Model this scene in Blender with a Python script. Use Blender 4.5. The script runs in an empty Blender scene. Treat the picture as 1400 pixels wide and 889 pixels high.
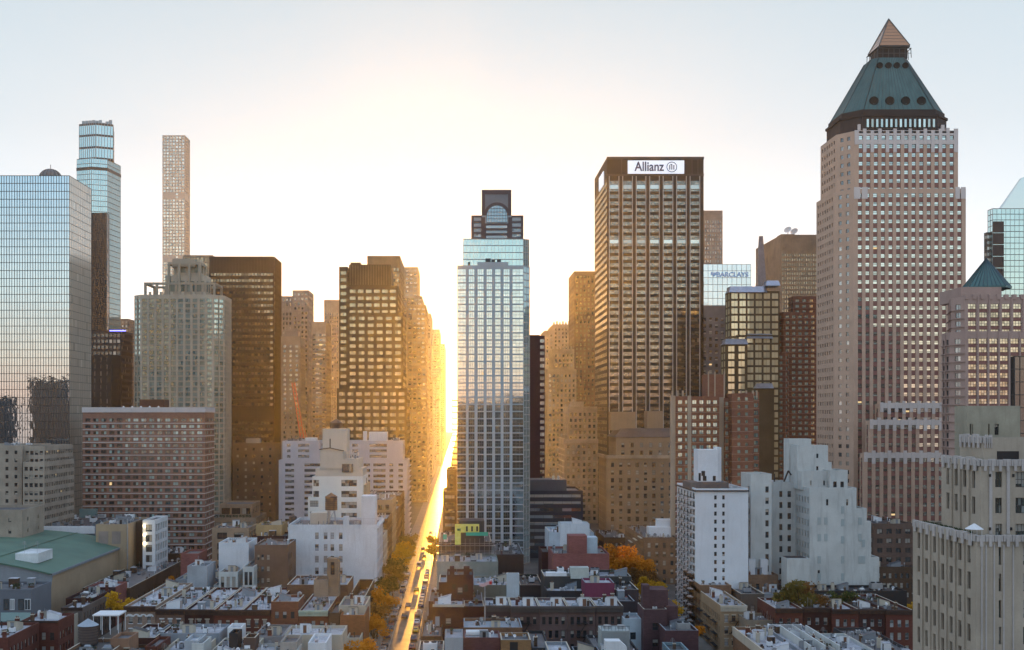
import bpy, math, random
from mathutils import Vector, noise as mnoise
R = math.radians
sc = bpy.context.scene
COL = sc.collection
# ---------------------------------------------------------------- camera
VX, VY, F, H = 628.0, 568.0, 1500.0, 65.0     # vanishing point and focal length of the photo (1400 px wide), eye height
cd = bpy.data.cameras.new('camera'); cam = bpy.data.objects.new('camera', cd); COL.objects.link(cam)
cam.location = (0, 0, H); cam.rotation_euler = (R(90), 0, 0)
cd.sensor_width = 36.0; cd.lens = 36.0 * F / 1400.0
cd.shift_x = (700 - VX) / 1400.0; cd.shift_y = (VY - 444.5) / 1400.0
cd.clip_start = 0.5; cd.clip_end = 20000
sc.camera = cam
# ---------------------------------------------------------------- sky, sun, exposure
SUN_EL, SUN_AZ = R(2.1), math.atan((620 - VX) / F)      # low sun at the end of the street
W = bpy.data.worlds.new('World'); sc.world = W; W.use_nodes = True
wn = W.node_tree; wn.nodes.clear()
out = wn.nodes.new('ShaderNodeOutputWorld'); bg = wn.nodes.new('ShaderNodeBackground')
sky = wn.nodes.new('ShaderNodeTexSky'); sky.sky_type = 'NISHITA'; sky.sun_disc = False
sky.sun_elevation = R(6.0); sky.sun_rotation = SUN_AZ; sky.altitude = 50
sky.air_density = 1.0; sky.dust_density = 0.6; sky.ozone_density = 1.5
# soften the range of the clear sky (thin high veil): darker zenith side is lifted, sun side is tamed
gam = wn.nodes.new('ShaderNodeGamma'); gam.inputs['Gamma'].default_value = 0.42
wn.links.new(sky.outputs[0], gam.inputs[0])
# pale veil near the horizon with the pink band that lies opposite the rising sun
tc = wn.nodes.new('ShaderNodeTexCoord'); sp = wn.nodes.new('ShaderNodeSeparateXYZ')
wn.links.new(tc.outputs['Generated'], sp.inputs[0])
def ramp(nt, stops, interp='LINEAR'):
    r = nt.nodes.new('ShaderNodeValToRGB'); r.color_ramp.interpolation = interp
    e = r.color_ramp.elements
    e[0].position, e[0].color = stops[0][0], (*stops[0][1], 1)
    e[1].position, e[1].color = stops[-1][0], (*stops[-1][1], 1)
    for p, c in stops[1:-1]:
        k = e.new(p); k.color = (*c, 1)
    return r
# veil (elevation ramp) for the side away from the sun
anti = ramp(wn, [(0.0, (.70, .50, .42)), (0.02, (.95, .60, .45)), (0.05, (1.0, .78, .60)), (0.11, (.86, .90, .84)), (0.21, (.50, .70, .84)), (0.5, (.47, .60, .80)), (1.0, (.42, .53, .74))])
sunw = ramp(wn, [(0.0, (1.0, .99, .98)), (0.06, (.88, .94, 1.0)), (0.14, (.67, .76, .84)), (0.24, (.52, .60, .66)), (0.36, (.42, .515, .58)), (0.6, (.44, .55, .72)), (1.0, (.42, .53, .74))])
wn.links.new(sp.outputs['Z'], anti.inputs[0]); wn.links.new(sp.outputs['Z'], sunw.inputs[0])
mr = wn.nodes.new('ShaderNodeMapRange'); mr.interpolation_type = 'SMOOTHSTEP'
mr.inputs['From Min'].default_value = -0.6; mr.inputs['From Max'].default_value = 0.6
wn.links.new(sp.outputs['Y'], mr.inputs['Value'])
vm = wn.nodes.new('ShaderNodeMix'); vm.data_type = 'RGBA'
wn.links.new(mr.outputs[0], vm.inputs[0]); wn.links.new(anti.outputs[0], vm.inputs[6]); wn.links.new(sunw.outputs[0], vm.inputs[7])
sca = wn.nodes.new('ShaderNodeVectorMath'); sca.operation = 'SCALE'; sca.inputs['Scale'].default_value = 5.0
wn.links.new(vm.outputs[2], sca.inputs[0])
mx = wn.nodes.new('ShaderNodeMix'); mx.data_type = 'RGBA'; mx.inputs[0].default_value = 0.86
wn.links.new(gam.outputs[0], mx.inputs[6]); wn.links.new(sca.outputs[0], mx.inputs[7])
wn.links.new(mx.outputs[2], bg.inputs[0]); bg.inputs[1].default_value = 0.15
wn.links.new(bg.outputs[0], out.inputs[0])
sl = bpy.data.lights.new('sun', 'SUN'); sun = bpy.data.objects.new('sun', sl); COL.objects.link(sun)
sl.energy = 2.7; sl.angle = R(0.5); sl.color = (1.0, .44, .06)
sdir = Vector((math.sin(SUN_AZ) * math.cos(SUN_EL), math.cos(SUN_AZ) * math.cos(SUN_EL), math.sin(SUN_EL)))
sun.rotation_euler = sdir.to_track_quat('Z', 'Y').to_euler()
vs = sc.view_settings; vs.view_transform = 'Standard'; vs.look = 'None'; vs.gamma = 1.0; vs.exposure = 1.0
vs.use_curve_mapping = False
sc.render.engine = 'CYCLES'; cy = sc.cycles
cy.use_denoising = True; cy.denoiser = 'OPENIMAGEDENOISE'
try: cy.denoising_input_passes = 'RGB_ALBEDO_NORMAL'
except Exception: pass
cy.max_bounces = 6; cy.diffuse_bounces = 2; cy.glossy_bounces = 3; cy.transmission_bounces = 2; cy.volume_bounces = 0; cy.transparent_max_bounces = 8
cy.sample_clamp_indirect = 4; cy.caustics_reflective = False; cy.caustics_refractive = False
cy.use_adaptive_sampling = False

# ---------------------------------------------------------------- helpers
def WX(px, Y): return (px - VX) * Y / F
def WZ(py, Y): return H - (py - VY) * Y / F

class MB:
    """collects faces, links them as one mesh object"""
    def __init__(s): s.v = []; s.f = []; s.m = []
    def face(s, pts, mi=0):
        n = len(s.v); s.v.extend([tuple(p) for p in pts]); s.f.append(tuple(range(n, n + len(pts)))); s.m.append(mi)
    def box(s, x0, x1, y0, y1, z0, z1, mi=0, top=None, bottom=True):
        n = len(s.v)
        s.v += [(x0,y0,z0),(x1,y0,z0),(x1,y1,z0),(x0,y1,z0),(x0,y0,z1),(x1,y0,z1),(x1,y1,z1),(x0,y1,z1)]
        fs = [(0,1,5,4),(1,2,6,5),(2,3,7,6),(3,0,4,7),(4,5,6,7)] + ([(3,2,1,0)] if bottom else [])
        for k, f in enumerate(fs):
            s.f.append(tuple(n + i for i in f)); s.m.append(top if (k == 4 and top is not None) else mi)
    def prism(s, poly, z0, z1, mi=0, top=None, poly1=None, cap=True):
        n = len(poly); p1 = poly1 or poly; b = len(s.v)
        s.v += [(x, y, z0) for x, y in poly] + [(x, y, z1) for x, y in p1]
        for i in range(n):
            j = (i + 1) % n
            s.f.append((b+i, b+j, b+n+j, b+n+i)); s.m.append(mi)
        if cap:
            s.f.append(tuple(b+n+i for i in range(n))); s.m.append(mi if top is None else top)
    def cyl(s, cx, cy_, z0, z1, r0, r1=None, n=12, mi=0, top=None):
        r1 = r0 if r1 is None else r1
        a = [(cx + r0*math.cos(2*math.pi*k/n), cy_ + r0*math.sin(2*math.pi*k/n)) for k in range(n)]
        c = [(cx + r1*math.cos(2*math.pi*k/n), cy_ + r1*math.sin(2*math.pi*k/n)) for k in range(n)]
        s.prism(a, z0, z1, mi, top, c)
    def bar(s, a, b, r, mi=0, n=4):
        a = Vector(a); b = Vector(b); d = (b - a)
        if d.length < 1e-6: return
        d.normalize(); u = d.cross(Vector((0,0,1)))
        if u.length < .05: u = d.cross(Vector((1,0,0)))
        u.normalize(); w = d.cross(u); k0 = len(s.v)
        for p in (a, b):
            for k in range(n):
                t = 2*math.pi*(k + .5)/n; s.v.append(tuple(p + (u*math.cos(t) + w*math.sin(t))*r))
        for k in range(n):
            j = (k+1) % n; s.f.append((k0+k, k0+j, k0+n+j, k0+n+k)); s.m.append(mi)
        s.f.append(tuple(k0+n+k for k in range(n))); s.m.append(mi)
        s.f.append(tuple(k0+k for k in reversed(range(n)))); s.m.append(mi)
    def build(s, name, mats, parent=None, org=None, smooth=False):
        if not s.f: return None
        if not isinstance(mats, (list, tuple)): mats = [mats]
        o3 = Vector(org) if org is not None else (parent_org(parent) if parent else Vector((0,0,0)))
        me = bpy.data.meshes.new(name)
        me.from_pydata([(x-o3.x, y-o3.y, z-o3.z) for x, y, z in s.v], [], s.f)
        for m in mats: me.materials.append(m)
        if len(mats) > 1: me.polygons.foreach_set('material_index', s.m)
        if smooth: me.polygons.foreach_set('use_smooth', [True]*len(s.f))
        me.update()
        o = bpy.data.objects.new(name, me); COL.objects.link(o)
        if parent is not None: o.parent = parent
        else: o.location = o3
        return o
ORG = {}
def parent_org(p):
    v = Vector((0,0,0))
    while p is not None:
        v = v + Vector(ORG.get(p.name, (0,0,0))); p = p.parent
    return v
def tag(o, label=None, cat=None, group=None, kind=None):
    if label: o['label'] = label
    if cat: o['category'] = cat
    if group: o['group'] = group
    if kind: o['kind'] = kind
    return o
def thing(name, label, cat, loc, group=None):
    o = bpy.data.objects.new(name, None); COL.objects.link(o); o.location = loc
    o.empty_display_size = .5
    ORG[o.name] = Vector(loc)
    return tag(o, label, cat, group)
def struct(name, mb, mat, kind='structure'):
    o = mb.build(name, mat); o['kind'] = kind; return o

# ---------------------------------------------------------------- materials
def new_mat(name):
    m = bpy.data.materials.new(name); m.use_nodes = True
    nt = m.node_tree; b = nt.nodes['Principled BSDF']; return m, nt, b
def lk(nt, a, b): nt.links.new(a, b)
def mixc(nt, fac, a, b, mode='MIX'):
    x = nt.nodes.new('ShaderNodeMix'); x.data_type = 'RGBA'; x.blend_type = mode
    for s_, v in ((0, fac), (6, a), (7, b)):
        if isinstance(v, (int, float)): x.inputs[s_].default_value = v
        elif isinstance(v, tuple): x.inputs[s_].default_value = (*v, 1)
        else: lk(nt, v, x.inputs[s_])
    return x.outputs[2]
def noisef(nt, scale, detail=3, vec=None, rough=.6):
    n = nt.nodes.new('ShaderNodeTexNoise'); n.inputs['Scale'].default_value = scale; n.inputs['Detail'].default_value = detail
    n.inputs['Roughness'].default_value = rough
    if vec is not None: lk(nt, vec, n.inputs['Vector'])
    return n.outputs['Fac']
def mrange(nt, v, a, b, c, d):
    m = nt.nodes.new('ShaderNodeMapRange')
    lk(nt, v, m.inputs['Value']); m.inputs[1].default_value = a; m.inputs[2].default_value = b; m.inputs[3].default_value = c; m.inputs[4].default_value = d
    return m.outputs[0]
_mc = {}
def masonry(col, var=.22, stain=.3, rough=.9, brick=False, key=None, spec=.3):
    """stone, brick, render or paint: patchy tone, vertical weather streaks, optional courses"""
    k = ('m', col, var, stain, rough, brick)
    if k in _mc: return _mc[k]
    m, nt, b = new_mat('masonry'); g = nt.nodes.new('ShaderNodeNewGeometry')
    mp = nt.nodes.new('ShaderNodeMapping'); lk(nt, g.outputs['Position'], mp.inputs[0]); mp.inputs['Scale'].default_value = (1, 1, .12)
    f1 = noisef(nt, .12, 4, g.outputs['Position']); f2 = noisef(nt, .9, 3, mp.outputs[0]); f3 = noisef(nt, 2.5, 2, g.outputs['Position'])
    dark = tuple(c*(1-var*1.3) for c in col); lite = tuple(min(1, c*(1+var)) for c in col)
    c1 = mixc(nt, mrange(nt, f1, .3, .7, 0, 1), dark, lite)
    sd = tuple(c*.45 for c in col)
    c2 = mixc(nt, mrange(nt, f2, .52, .78, 0, stain), c1, sd)
    c3 = mixc(nt, mrange(nt, f3, .35, .65, 0, .25), c2, tuple(c*.75 for c in col))
    if brick:
        bt = nt.nodes.new('ShaderNodeTexBrick'); 
        cmb = nt.nodes.new('ShaderNodeCombineXYZ'); spx = nt.nodes.new('ShaderNodeSeparateXYZ'); lk(nt, g.outputs['Position'], spx.inputs[0])
        ad = nt.nodes.new('ShaderNodeMath'); lk(nt, spx.outputs[0], ad.inputs[0]); lk(nt, spx.outputs[1], ad.inputs[1])
        lk(nt, ad.outputs[0], cmb.inputs[0]); lk(nt, spx.outputs[2], cmb.inputs[1]); lk(nt, cmb.outputs[0], bt.inputs['Vector'])
        bt.inputs['Scale'].default_value = 1.0; bt.inputs['Brick Width'].default_value = .9; bt.inputs['Row Height'].default_value = .3
        bt.inputs['Mortar Size'].default_value = .03
        bt.inputs['Color1'].default_value = (1,1,1,1); bt.inputs['Color2'].default_value = (.7,.68,.66,1); bt.inputs['Mortar'].default_value = (.85,.85,.85,1)
        c3 = mixc(nt, .7, c3, bt.outputs['Color'], 'MULTIPLY')
    lk(nt, c3, b.inputs['Base Color']); b.inputs['Roughness'].default_value = rough
    b.inputs['Specular IOR Level'].default_value = spec
    _mc[k] = m; return m
def metal(col, rough=.45, met=.6):
    k = ('k', col, rough, met)
    if k in _mc: return _mc[k]
    m, nt, b = new_mat('metal'); g = nt.nodes.new('ShaderNodeNewGeometry')
    f = noisef(nt, .7, 3, g.outputs['Position'])
    lk(nt, mixc(nt, mrange(nt, f, .3, .7, 0, 1), tuple(c*.72 for c in col), col), b.inputs['Base Color'])
    b.inputs['Roughness'].default_value = rough; b.inputs['Metallic'].default_value = met
    _mc[k] = m; return m
def roofing(col, var=.35):
    """gravel, felt or silver coated roof: patches, seams, puddle stains"""
    k = ('r', col, var)
    if k in _mc: return _mc[k]
    m, nt, b = new_mat('roofing'); g = nt.nodes.new('ShaderNodeNewGeometry')
    f1 = noisef(nt, .22, 5, g.outputs['Position'], .7); f2 = noisef(nt, 1.7, 4, g.outputs['Position'], .7)
    c1 = mixc(nt, mrange(nt, f1, .35, .62, 0, 1), tuple(c*(1-var) for c in col), tuple(min(1, c*1.15) for c in col))
    c2 = mixc(nt, mrange(nt, f2, .50, .68, 0, .75), c1, tuple(c*.35 for c in col))
    bt = nt.nodes.new('ShaderNodeTexBrick'); lk(nt, g.outputs['Position'], bt.inputs['Vector'])
    bt.inputs['Scale'].default_value = 1; bt.inputs['Brick Width'].default_value = 7; bt.inputs['Row Height'].default_value = 1.1; bt.inputs['Mortar Size'].default_value = .05
    bt.inputs['Color1'].default_value = (1,1,1,1); bt.inputs['Color2'].default_value = (.86,.86,.88,1); bt.inputs['Mortar'].default_value = (.38,.38,.40,1)
    lk(nt, mixc(nt, .8, c2, bt.outputs['Color'], 'MULTIPLY'), b.inputs['Base Color'])
    b.inputs['Roughness'].default_value = .55; _mc[k] = m; return m
def rnd_node(nt):
    """one random number per pane: island of the mesh plus object"""
    g = nt.nodes.new('ShaderNodeNewGeometry'); oi = nt.nodes.new('ShaderNodeObjectInfo')
    a = nt.nodes.new('ShaderNodeMath'); a.operation = 'ADD'; lk(nt, g.outputs['Random Per Island'], a.inputs[0]); lk(nt, oi.outputs['Random'], a.inputs[1])
    f = nt.nodes.new('ShaderNodeMath'); f.operation = 'FRACT'; lk(nt, a.outputs[0], f.inputs[0]); return f.outputs[0]
def pane(dark=(.02,.025,.03), tint=(.75,.82,.85), blind=(.55,.52,.45), p_blind=.35, refl=.35, lit=.0, rough=.06, vary=1.0):
    """window pane: some with blinds down, all mirroring part of the sky, a few lit from inside"""
    k = ('p', dark, tint, blind, p_blind, refl, lit, rough, vary)
    if k in _mc: return _mc[k]
    m, nt, b = new_mat('window_pane'); r = rnd_node(nt)
    st = nt.nodes.new('ShaderNodeMath'); st.operation = 'LESS_THAN'; lk(nt, r, st.inputs[0]); st.inputs[1].default_value = p_blind
    r2 = nt.nodes.new('ShaderNodeMath'); r2.operation = 'MULTIPLY'; lk(nt, r, r2.inputs[0]); r2.inputs[1].default_value = 17.3
    r3 = nt.nodes.new('ShaderNodeMath'); r3.operation = 'FRACT'; lk(nt, r2.outputs[0], r3.inputs[0])
    bl = mixc(nt, r3.outputs[0], tuple(c*.5 for c in blind), blind)
    lk(nt, mixc(nt, st.outputs[0], dark, bl), b.inputs['Base Color'])
    b.inputs['Roughness'].default_value = .5; b.inputs['Specular IOR Level'].default_value = .2
    gl = nt.nodes.new('ShaderNodeBsdfGlossy'); gl.inputs['Roughness'].default_value = rough; gl.inputs['Color'].default_value = (*tint, 1)
    fr = nt.nodes.new('ShaderNodeFresnel'); fr.inputs['IOR'].default_value = 1.5
    rr = mrange(nt, r3.outputs[0], 0, 1, refl*(1-.45*vary), min(1, refl*(1+.3*vary)))
    mxs = nt.nodes.new('ShaderNodeMath'); mxs.operation = 'MAXIMUM'; lk(nt, fr.outputs[0], mxs.inputs[0]); lk(nt, rr, mxs.inputs[1])
    ms = nt.nodes.new('ShaderNodeMixShader'); lk(nt, mxs.outputs[0], ms.inputs[0]); lk(nt, b.outputs[0], ms.inputs[1]); lk(nt, gl.outputs[0], ms.inputs[2])
    # uneven float glass
    g = nt.nodes.new('ShaderNodeNewGeometry'); bp = nt.nodes.new('ShaderNodeBump'); bp.inputs['Strength'].default_value = .025; bp.inputs['Distance'].default_value = .5
    lk(nt, noisef(nt, .35, 2, g.outputs['Position']), bp.inputs['Height']); lk(nt, bp.outputs[0], gl.inputs['Normal'])
    o = nt.nodes['Material Output']
    if lit > 0:
        em = nt.nodes.new('ShaderNodeEmission'); em.inputs[0].default_value = (1, .72, .36, 1); em.inputs[1].default_value = .45
        gt = nt.nodes.new('ShaderNodeMath'); gt.operation = 'GREATER_THAN'; lk(nt, r, gt.inputs[0]); gt.inputs[1].default_value = 1 - lit*.45
        m2 = nt.nodes.new('ShaderNodeMixShader'); lk(nt, gt.outputs[0], m2.inputs[0]); lk(nt, ms.outputs[0], m2.inputs[1]); lk(nt, em.outputs[0], m2.inputs[2])
        lk(nt, m2.outputs[0], o.inputs[0])
    else: lk(nt, ms.outputs[0], o.inputs[0])
    _mc[k] = m; return m
def curtain_glass(base=(.10,.14,.17), tint=(.80,.88,.92), refl=.6, rough=.03, wob=.05, blind=.12):
    k = ('c', base, tint, refl, rough, wob, blind)
    if k in _mc: return _mc[k]
    m = pane(base, tint, tuple(min(1, c*1.3+.02) for c in base), blind, refl, 0, rough, .15)
    _mc[k] = m; return m

# ---------------------------------------------------------------- towers
def rect(px0, px1, Y, L, dx0=0, dx1=0):
    x0, x1 = WX(px0, Y), WX(px1, Y); return [(x0, Y), (x1, Y), (x1, Y+L), (x0, Y+L)]
def cham(px0, px1, Y, L, c, back=True):
    """rectangle with cut corners at the front (and the back)"""
    x0, x1 = WX(px0, Y), WX(px1, Y)
    p = [(x0+c, Y), (x1-c, Y), (x1, Y+c)]
    p += [(x1, Y+L-c), (x1-c, Y+L), (x0+c, Y+L), (x0, Y+L-c)] if back else [(x1, Y+L), (x0, Y+L)]
    return p + [(x0, Y+c)]
def inset(poly, d):
    n = len(poly); res = []
    for i in range(n):
        p0, p1, p2 = Vector(poly[i-1]), Vector(poly[i]), Vector(poly[(i+1) % n])
        a = (p1-p0).normalized(); b = (p2-p1).normalized()
        na, nb = Vector((-a.y, a.x)), Vector((-b.y, b.x))
        s = na + nb; k = 1 + na.dot(nb); s = s / (k if k > .2 else .2)
        res.append((p1.x + s.x*d, p1.y + s.y*d))
    return res
_wm = {}
_BL = {4: .28, 5: .5, 6: .8, 7: .95}
def window_geo(w, h, style, v_=0):
    """list of (pts, material index) in the window's own plane: x right, z up, -y outwards; 0 frame, 1 pane"""
    out_ = []; t = min(.09, w*.06) if style != 'big' else .12
    def q(x0, x1, z0, z1, y, mi): out_.append(([(x0,y,z0),(x1,y,z0),(x1,y,z1),(x0,y,z1)], mi))
    xs = {'plain': 1, 'double': 1, 'pair': 2, 'triple': 3, 'quad': 4, 'big': 2, 'six': 6}[style]
    zs = 2 if style in ('double', 'triple', 'quad') and h > 1.2 else 1
    cw, ch = w/xs, h/zs
    for i in range(xs):
        for j in range(zs):
            x0 = -w/2+i*cw; z0 = -h/2+j*ch
            y = 0.02*(j)
            out_.append(([(x0+t/2,y+.03,z0+t/2),(x0+cw-t/2,y+.03,z0+t/2),(x0+cw-t/2,y+.03,z0+ch-t/2),(x0+t/2,y+.03,z0+ch-t/2)], 1))
    q(-w/2, w/2, -h/2, h/2, .07, 0)
    if v_ in _BL:
        a = _BL[v_]; q(-w/2+t, w/2-t, h/2-t-(h-2*t)*a, h/2-t, .0, 2)
    if style != 'plain':
        for i in range(xs+1):
            x = -w/2+i*cw; a = t/2 if 0 < i < xs else (t if i == 0 else 0); b_ = t/2 if 0 < i < xs else (0 if i == 0 else t)
            xa, xb = (x-t/2, x+t/2) if 0 < i < xs else ((x, x+t) if i == 0 else (x-t, x))
            q(xa, xb, -h/2, h/2, -.02, 0)
        for j in range(zs+1):
            z = -h/2+j*ch
            za, zb = (z-t/2, z+t/2) if 0 < j < zs else ((z, z+t) if j == 0 else (z-t, z))
            q(-w/2, w/2, za, zb, -.025, 0)
    return out_
def window_mesh(w, h, style, fm, gm, v_=0):
    k = (round(w, 2), round(h, 2), style, fm.name, gm.name, v_)
    if k not in _wm:
        mb = MB()
        for pts, mi in window_geo(w, h, style, v_): mb.face(pts, mi)
        me = bpy.data.meshes.new('window'); me.from_pydata(mb.v, [], mb.f); me.materials.append(fm); me.materials.append(gm); me.materials.append(BLIND)
        me.polygons.foreach_set('material_index', mb.m); me.update(); _wm[k] = me
    return _wm[k]
BLIND = masonry((.34,.33,.30), .15, .1); FRAME_DARK = metal((.05,.05,.055), .5, .3); FRAME_WHITE = metal((.6,.6,.58), .5, .1); FRAME_BRONZE = metal((.12,.08,.05), .4, .5)
def spec(bay=3, ww=1.5, wh=1.7, fl=3.3, sill=.9, edge=.6, top=1.2, bot=0, rec=.25, spm=0, spd=0, style='double',
         glass=None, frame=None, skip=None, cols=None, band=None, pier=None, kind='punch', hb=.5, vb=.12, off=0, cap=False, lip=None):
    return dict(locals())
def facade(mb, wins, P, Q, z0, z1, sp_, rs):
    """wall face from plan point P to Q with real openings; windows are recorded, not built"""
    P = Vector(P); Q = Vector(Q); U = (Q-P); Wd = U.length; U.normalize(); N = Vector((U.y, -U.x))
    Ht = z1 - z0
    def pt(u, v, d): return (P.x+U.x*u-N.x*d, P.y+U.y*u-N.y*d, z0+v)
    def quad(u0, u1, v0, v1, mi, d=0):
        if u1-u0 > 1e-4 and v1-v0 > 1e-4: mb.face([pt(u0,v0,d), pt(u1,v0,d), pt(u1,v1,d), pt(u0,v1,d)], mi)
    if sp_ is None: quad(0, Wd, 0, Ht, 0); return
    s = sp_
    if s['cols']: cols = [(a*Wd, b*Wd) for a, b in s['cols']]
    else:
        n = max(1, int(round((Wd-2*s['edge'])/s['bay']))); bw = (Wd-2*s['edge'])/n; ww = min(s['ww'], bw*.94) if s['ww'] > 1e-3 else bw
        cols = [(s['edge']+bw*(i+.5)-ww/2, s['edge']+bw*(i+.5)+ww/2) for i in range(n)]
    rows = []; v = Ht - s['top'] - s['fl']
    while v + s['sill'] > s['bot']:
        rows.append((v+s['sill'], v+s['sill']+s['wh'])); v -= s['fl']
    vb_, vt_ = (rows[-1][0], rows[0][1]) if rows else (0, 0)
    if not rows: quad(0, Wd, 0, Ht, 0); return
    u = 0
    for (a, b) in cols: quad(u, a, 0, Ht, 0); u = b
    quad(u, Wd, 0, Ht, 0)
    ang = math.atan2(U.y, U.x)
    for i, (a, b) in enumerate(cols):
        prev = Ht; d = s['spd']; mi = s['spm']
        for j, (c, e) in enumerate(rows):
            if s['skip'] and s['skip'](i, j, len(cols), len(rows)): continue
            if j == 0 or prev == Ht: quad(a, b, e, prev, 0 if prev == Ht else mi, 0 if prev == Ht else d)
            else: quad(a, b, e, prev, mi, d)
            r = s['rec']
            mb.face([pt(a,c,0), pt(b,c,0), pt(b,c,r), pt(a,c,r)], 0); mb.face([pt(a,e,r), pt(b,e,r), pt(b,e,0), pt(a,e,0)], 0)
            mb.face([pt(a,c,0), pt(a,c,r), pt(a,e,r), pt(a,e,0)], 0); mb.face([pt(b,c,r), pt(b,c,0), pt(b,e,0), pt(b,e,r)], 0)
            ctr = pt((a+b)/2, (c+e)/2, r)
            wins.append((ctr, ang, b-a, e-c, s['style'], s['frame'] or FRAME_DARK, s['glass']))
            prev = c
        quad(a, b, 0, prev, 0 if prev == Ht else mi, 0)
        if d and prev != Ht: pass
    if s['lip']:      # projecting sill courses / balcony slabs / bands, one per floor
        hgt, prj, lm, lo = s['lip']
        for (c, e) in rows:
            za = c + lo; p0, p1, p2, p3 = pt(0,za,-prj), pt(Wd,za,-prj), pt(Wd,za+hgt,-prj), pt(0,za+hgt,-prj)
            b0, b1, b2, b3 = pt(0,za,0), pt(Wd,za,0), pt(Wd,za+hgt,0), pt(0,za+hgt,0)
            mb.face([p0,p1,p2,p3], lm); mb.face([p3,p2,b2,b3], lm); mb.face([b0,b1,p1,p0], lm); mb.face([b0,p0,p3,b3], lm); mb.face([p1,b1,b2,p2], lm)
    if s['pier']:     # projecting piers between the columns
        pw, pd, pm = s['pier']
        cen = [(cols[i][1]+cols[i+1][0])/2 for i in range(len(cols)-1)]
        for u in cen:
            a, b = u-pw/2, u+pw/2
            mb.face([pt(a,0,-pd), pt(b,0,-pd), pt(b,Ht,-pd), pt(a,Ht,-pd)], pm)
            mb.face([pt(a,0,0), pt(a,0,-pd), pt(a,Ht,-pd), pt(a,Ht,0)], pm); mb.face([pt(b,0,-pd), pt(b,0,0), pt(b,Ht,0), pt(b,Ht,-pd)], pm)
            mb.face([pt(a,Ht,-pd), pt(b,Ht,-pd), pt(b,Ht,0), pt(a,Ht,0)], pm)
def curtain(gb, fb, P, Q, z0, z1, s, rs):
    """glass skin of single slightly tilted panels plus a grid of bars standing proud"""
    P = Vector(P); Q = Vector(Q); U = (Q-P); Wd = U.length; U.normalize(); N = Vector((U.y, -U.x)); Ht = z1-z0
    def pt(u, v, d): return (P.x+U.x*u-N.x*d, P.y+U.y*u-N.y*d, z0+v)
    n = max(1, round(Wd/s['bay'])); m = max(1, round(Ht/s['fl'])); bw = Wd/n; fh = Ht/m
    for i in range(n):
        for j in range(m):
            t = [.004*rs.random() for _ in range(3)]
            a, b, c, e = i*bw, (i+1)*bw, j*fh, (j+1)*fh
            gb.face([pt(a,c,.08+t[0]), pt(b,c,.08+t[1]), pt(b,e,.08+t[1]+t[2]-t[0]), pt(a,e,.08+t[2])], s['spm'])
    vb, hb = s['vb'], s['hb']; dp = s['off'] or .1
    if vb > 0:
        for i in range(n+1):
            u = min(max(i*bw, vb/2), Wd-vb/2); a, b = u-vb/2, u+vb/2
            fb.face([pt(a,0,-dp), pt(b,0,-dp), pt(b,Ht,-dp), pt(a,Ht,-dp)], 0)
            fb.face([pt(a,0,.1), pt(a,0,-dp), pt(a,Ht,-dp), pt(a,Ht,.1)], 0); fb.face([pt(b,0,-dp), pt(b,0,.1), pt(b,Ht,.1), pt(b,Ht,-dp)], 0)
    if hb > 0:
        for j in range(m+1):
            v = min(max(j*fh, hb/2), Ht-hb/2); a, b = v-hb/2, v+hb/2
            fb.face([pt(0,a,-dp*.7), pt(Wd,a,-dp*.7), pt(Wd,b,-dp*.7), pt(0,b,-dp*.7)], 1)
            fb.face([pt(0,b,-dp*.7), pt(Wd,b,-dp*.7), pt(Wd,b,.1), pt(0,b,.1)], 1)
def crown(mb, rb, poly, z1, ph=.9, t=.35, cm=0):
    """parapet with coping, and the roof sheet behind it"""
    i = inset(poly, t); n = len(poly)
    for k in range(n):
        j = (k+1) % n
        mb.face([(*poly[k],z1), (*poly[j],z1), (*i[j],z1), (*i[k],z1)], cm)
        mb.face([(*i[k],z1), (*i[j],z1), (*i[j],z1-ph), (*i[k],z1-ph)], 0)
    rb.face([(*p, z1-ph) for p in i], 0)
def faces_cam(P, Q):
    U = Vector(Q)-Vector(P); N = Vector((U.y, -U.x)); M = (Vector(P)+Vector(Q))/2
    return N.dot(-M) > 0
def place_windows(t, wins, indiv=100):
    wins = sorted(wins, key=lambda w: (w[0][1]*.0 + (0 if abs(w[1]) < .1 else 1), -w[2]*w[3]*0 - w[0][2]))
    org = parent_org(t); rv = random.Random(len(wins)*7+3)
    pick = lambda: rv.choice((0,0,0,0,0,0,4,5,6,7)) if len(wins) < 130 and org.y < 600 else 0
    for (c, ang, w, h, st, fm, gm) in wins[:indiv]:
        o = bpy.data.objects.new('window', window_mesh(w, h, st, fm, gm, pick())); COL.objects.link(o)
        o.parent = t; o.location = (c[0]-org.x, c[1]-org.y, c[2]-org.z); o.rotation_euler = (0, 0, ang)
    rest = wins[indiv:]
    if rest:
        mats = []; mb = MB()
        for (c, ang, w, h, st, fm, gm) in rest:
            for m in (fm, gm, BLIND):
                if m not in mats: mats.append(m)
            ca, sa = math.cos(ang), math.sin(ang)
            for pts, mi in window_geo(w, h, st, pick()):
                mb.face([(c[0]+x*ca-y*sa, c[1]+x*sa+y*ca, c[2]+z) for x, y, z in pts], mats.index((fm, gm, BLIND)[mi]))
        o = mb.build('window', mats, t); o['kind'] = 'stuff'
ALLT = {}
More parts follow.
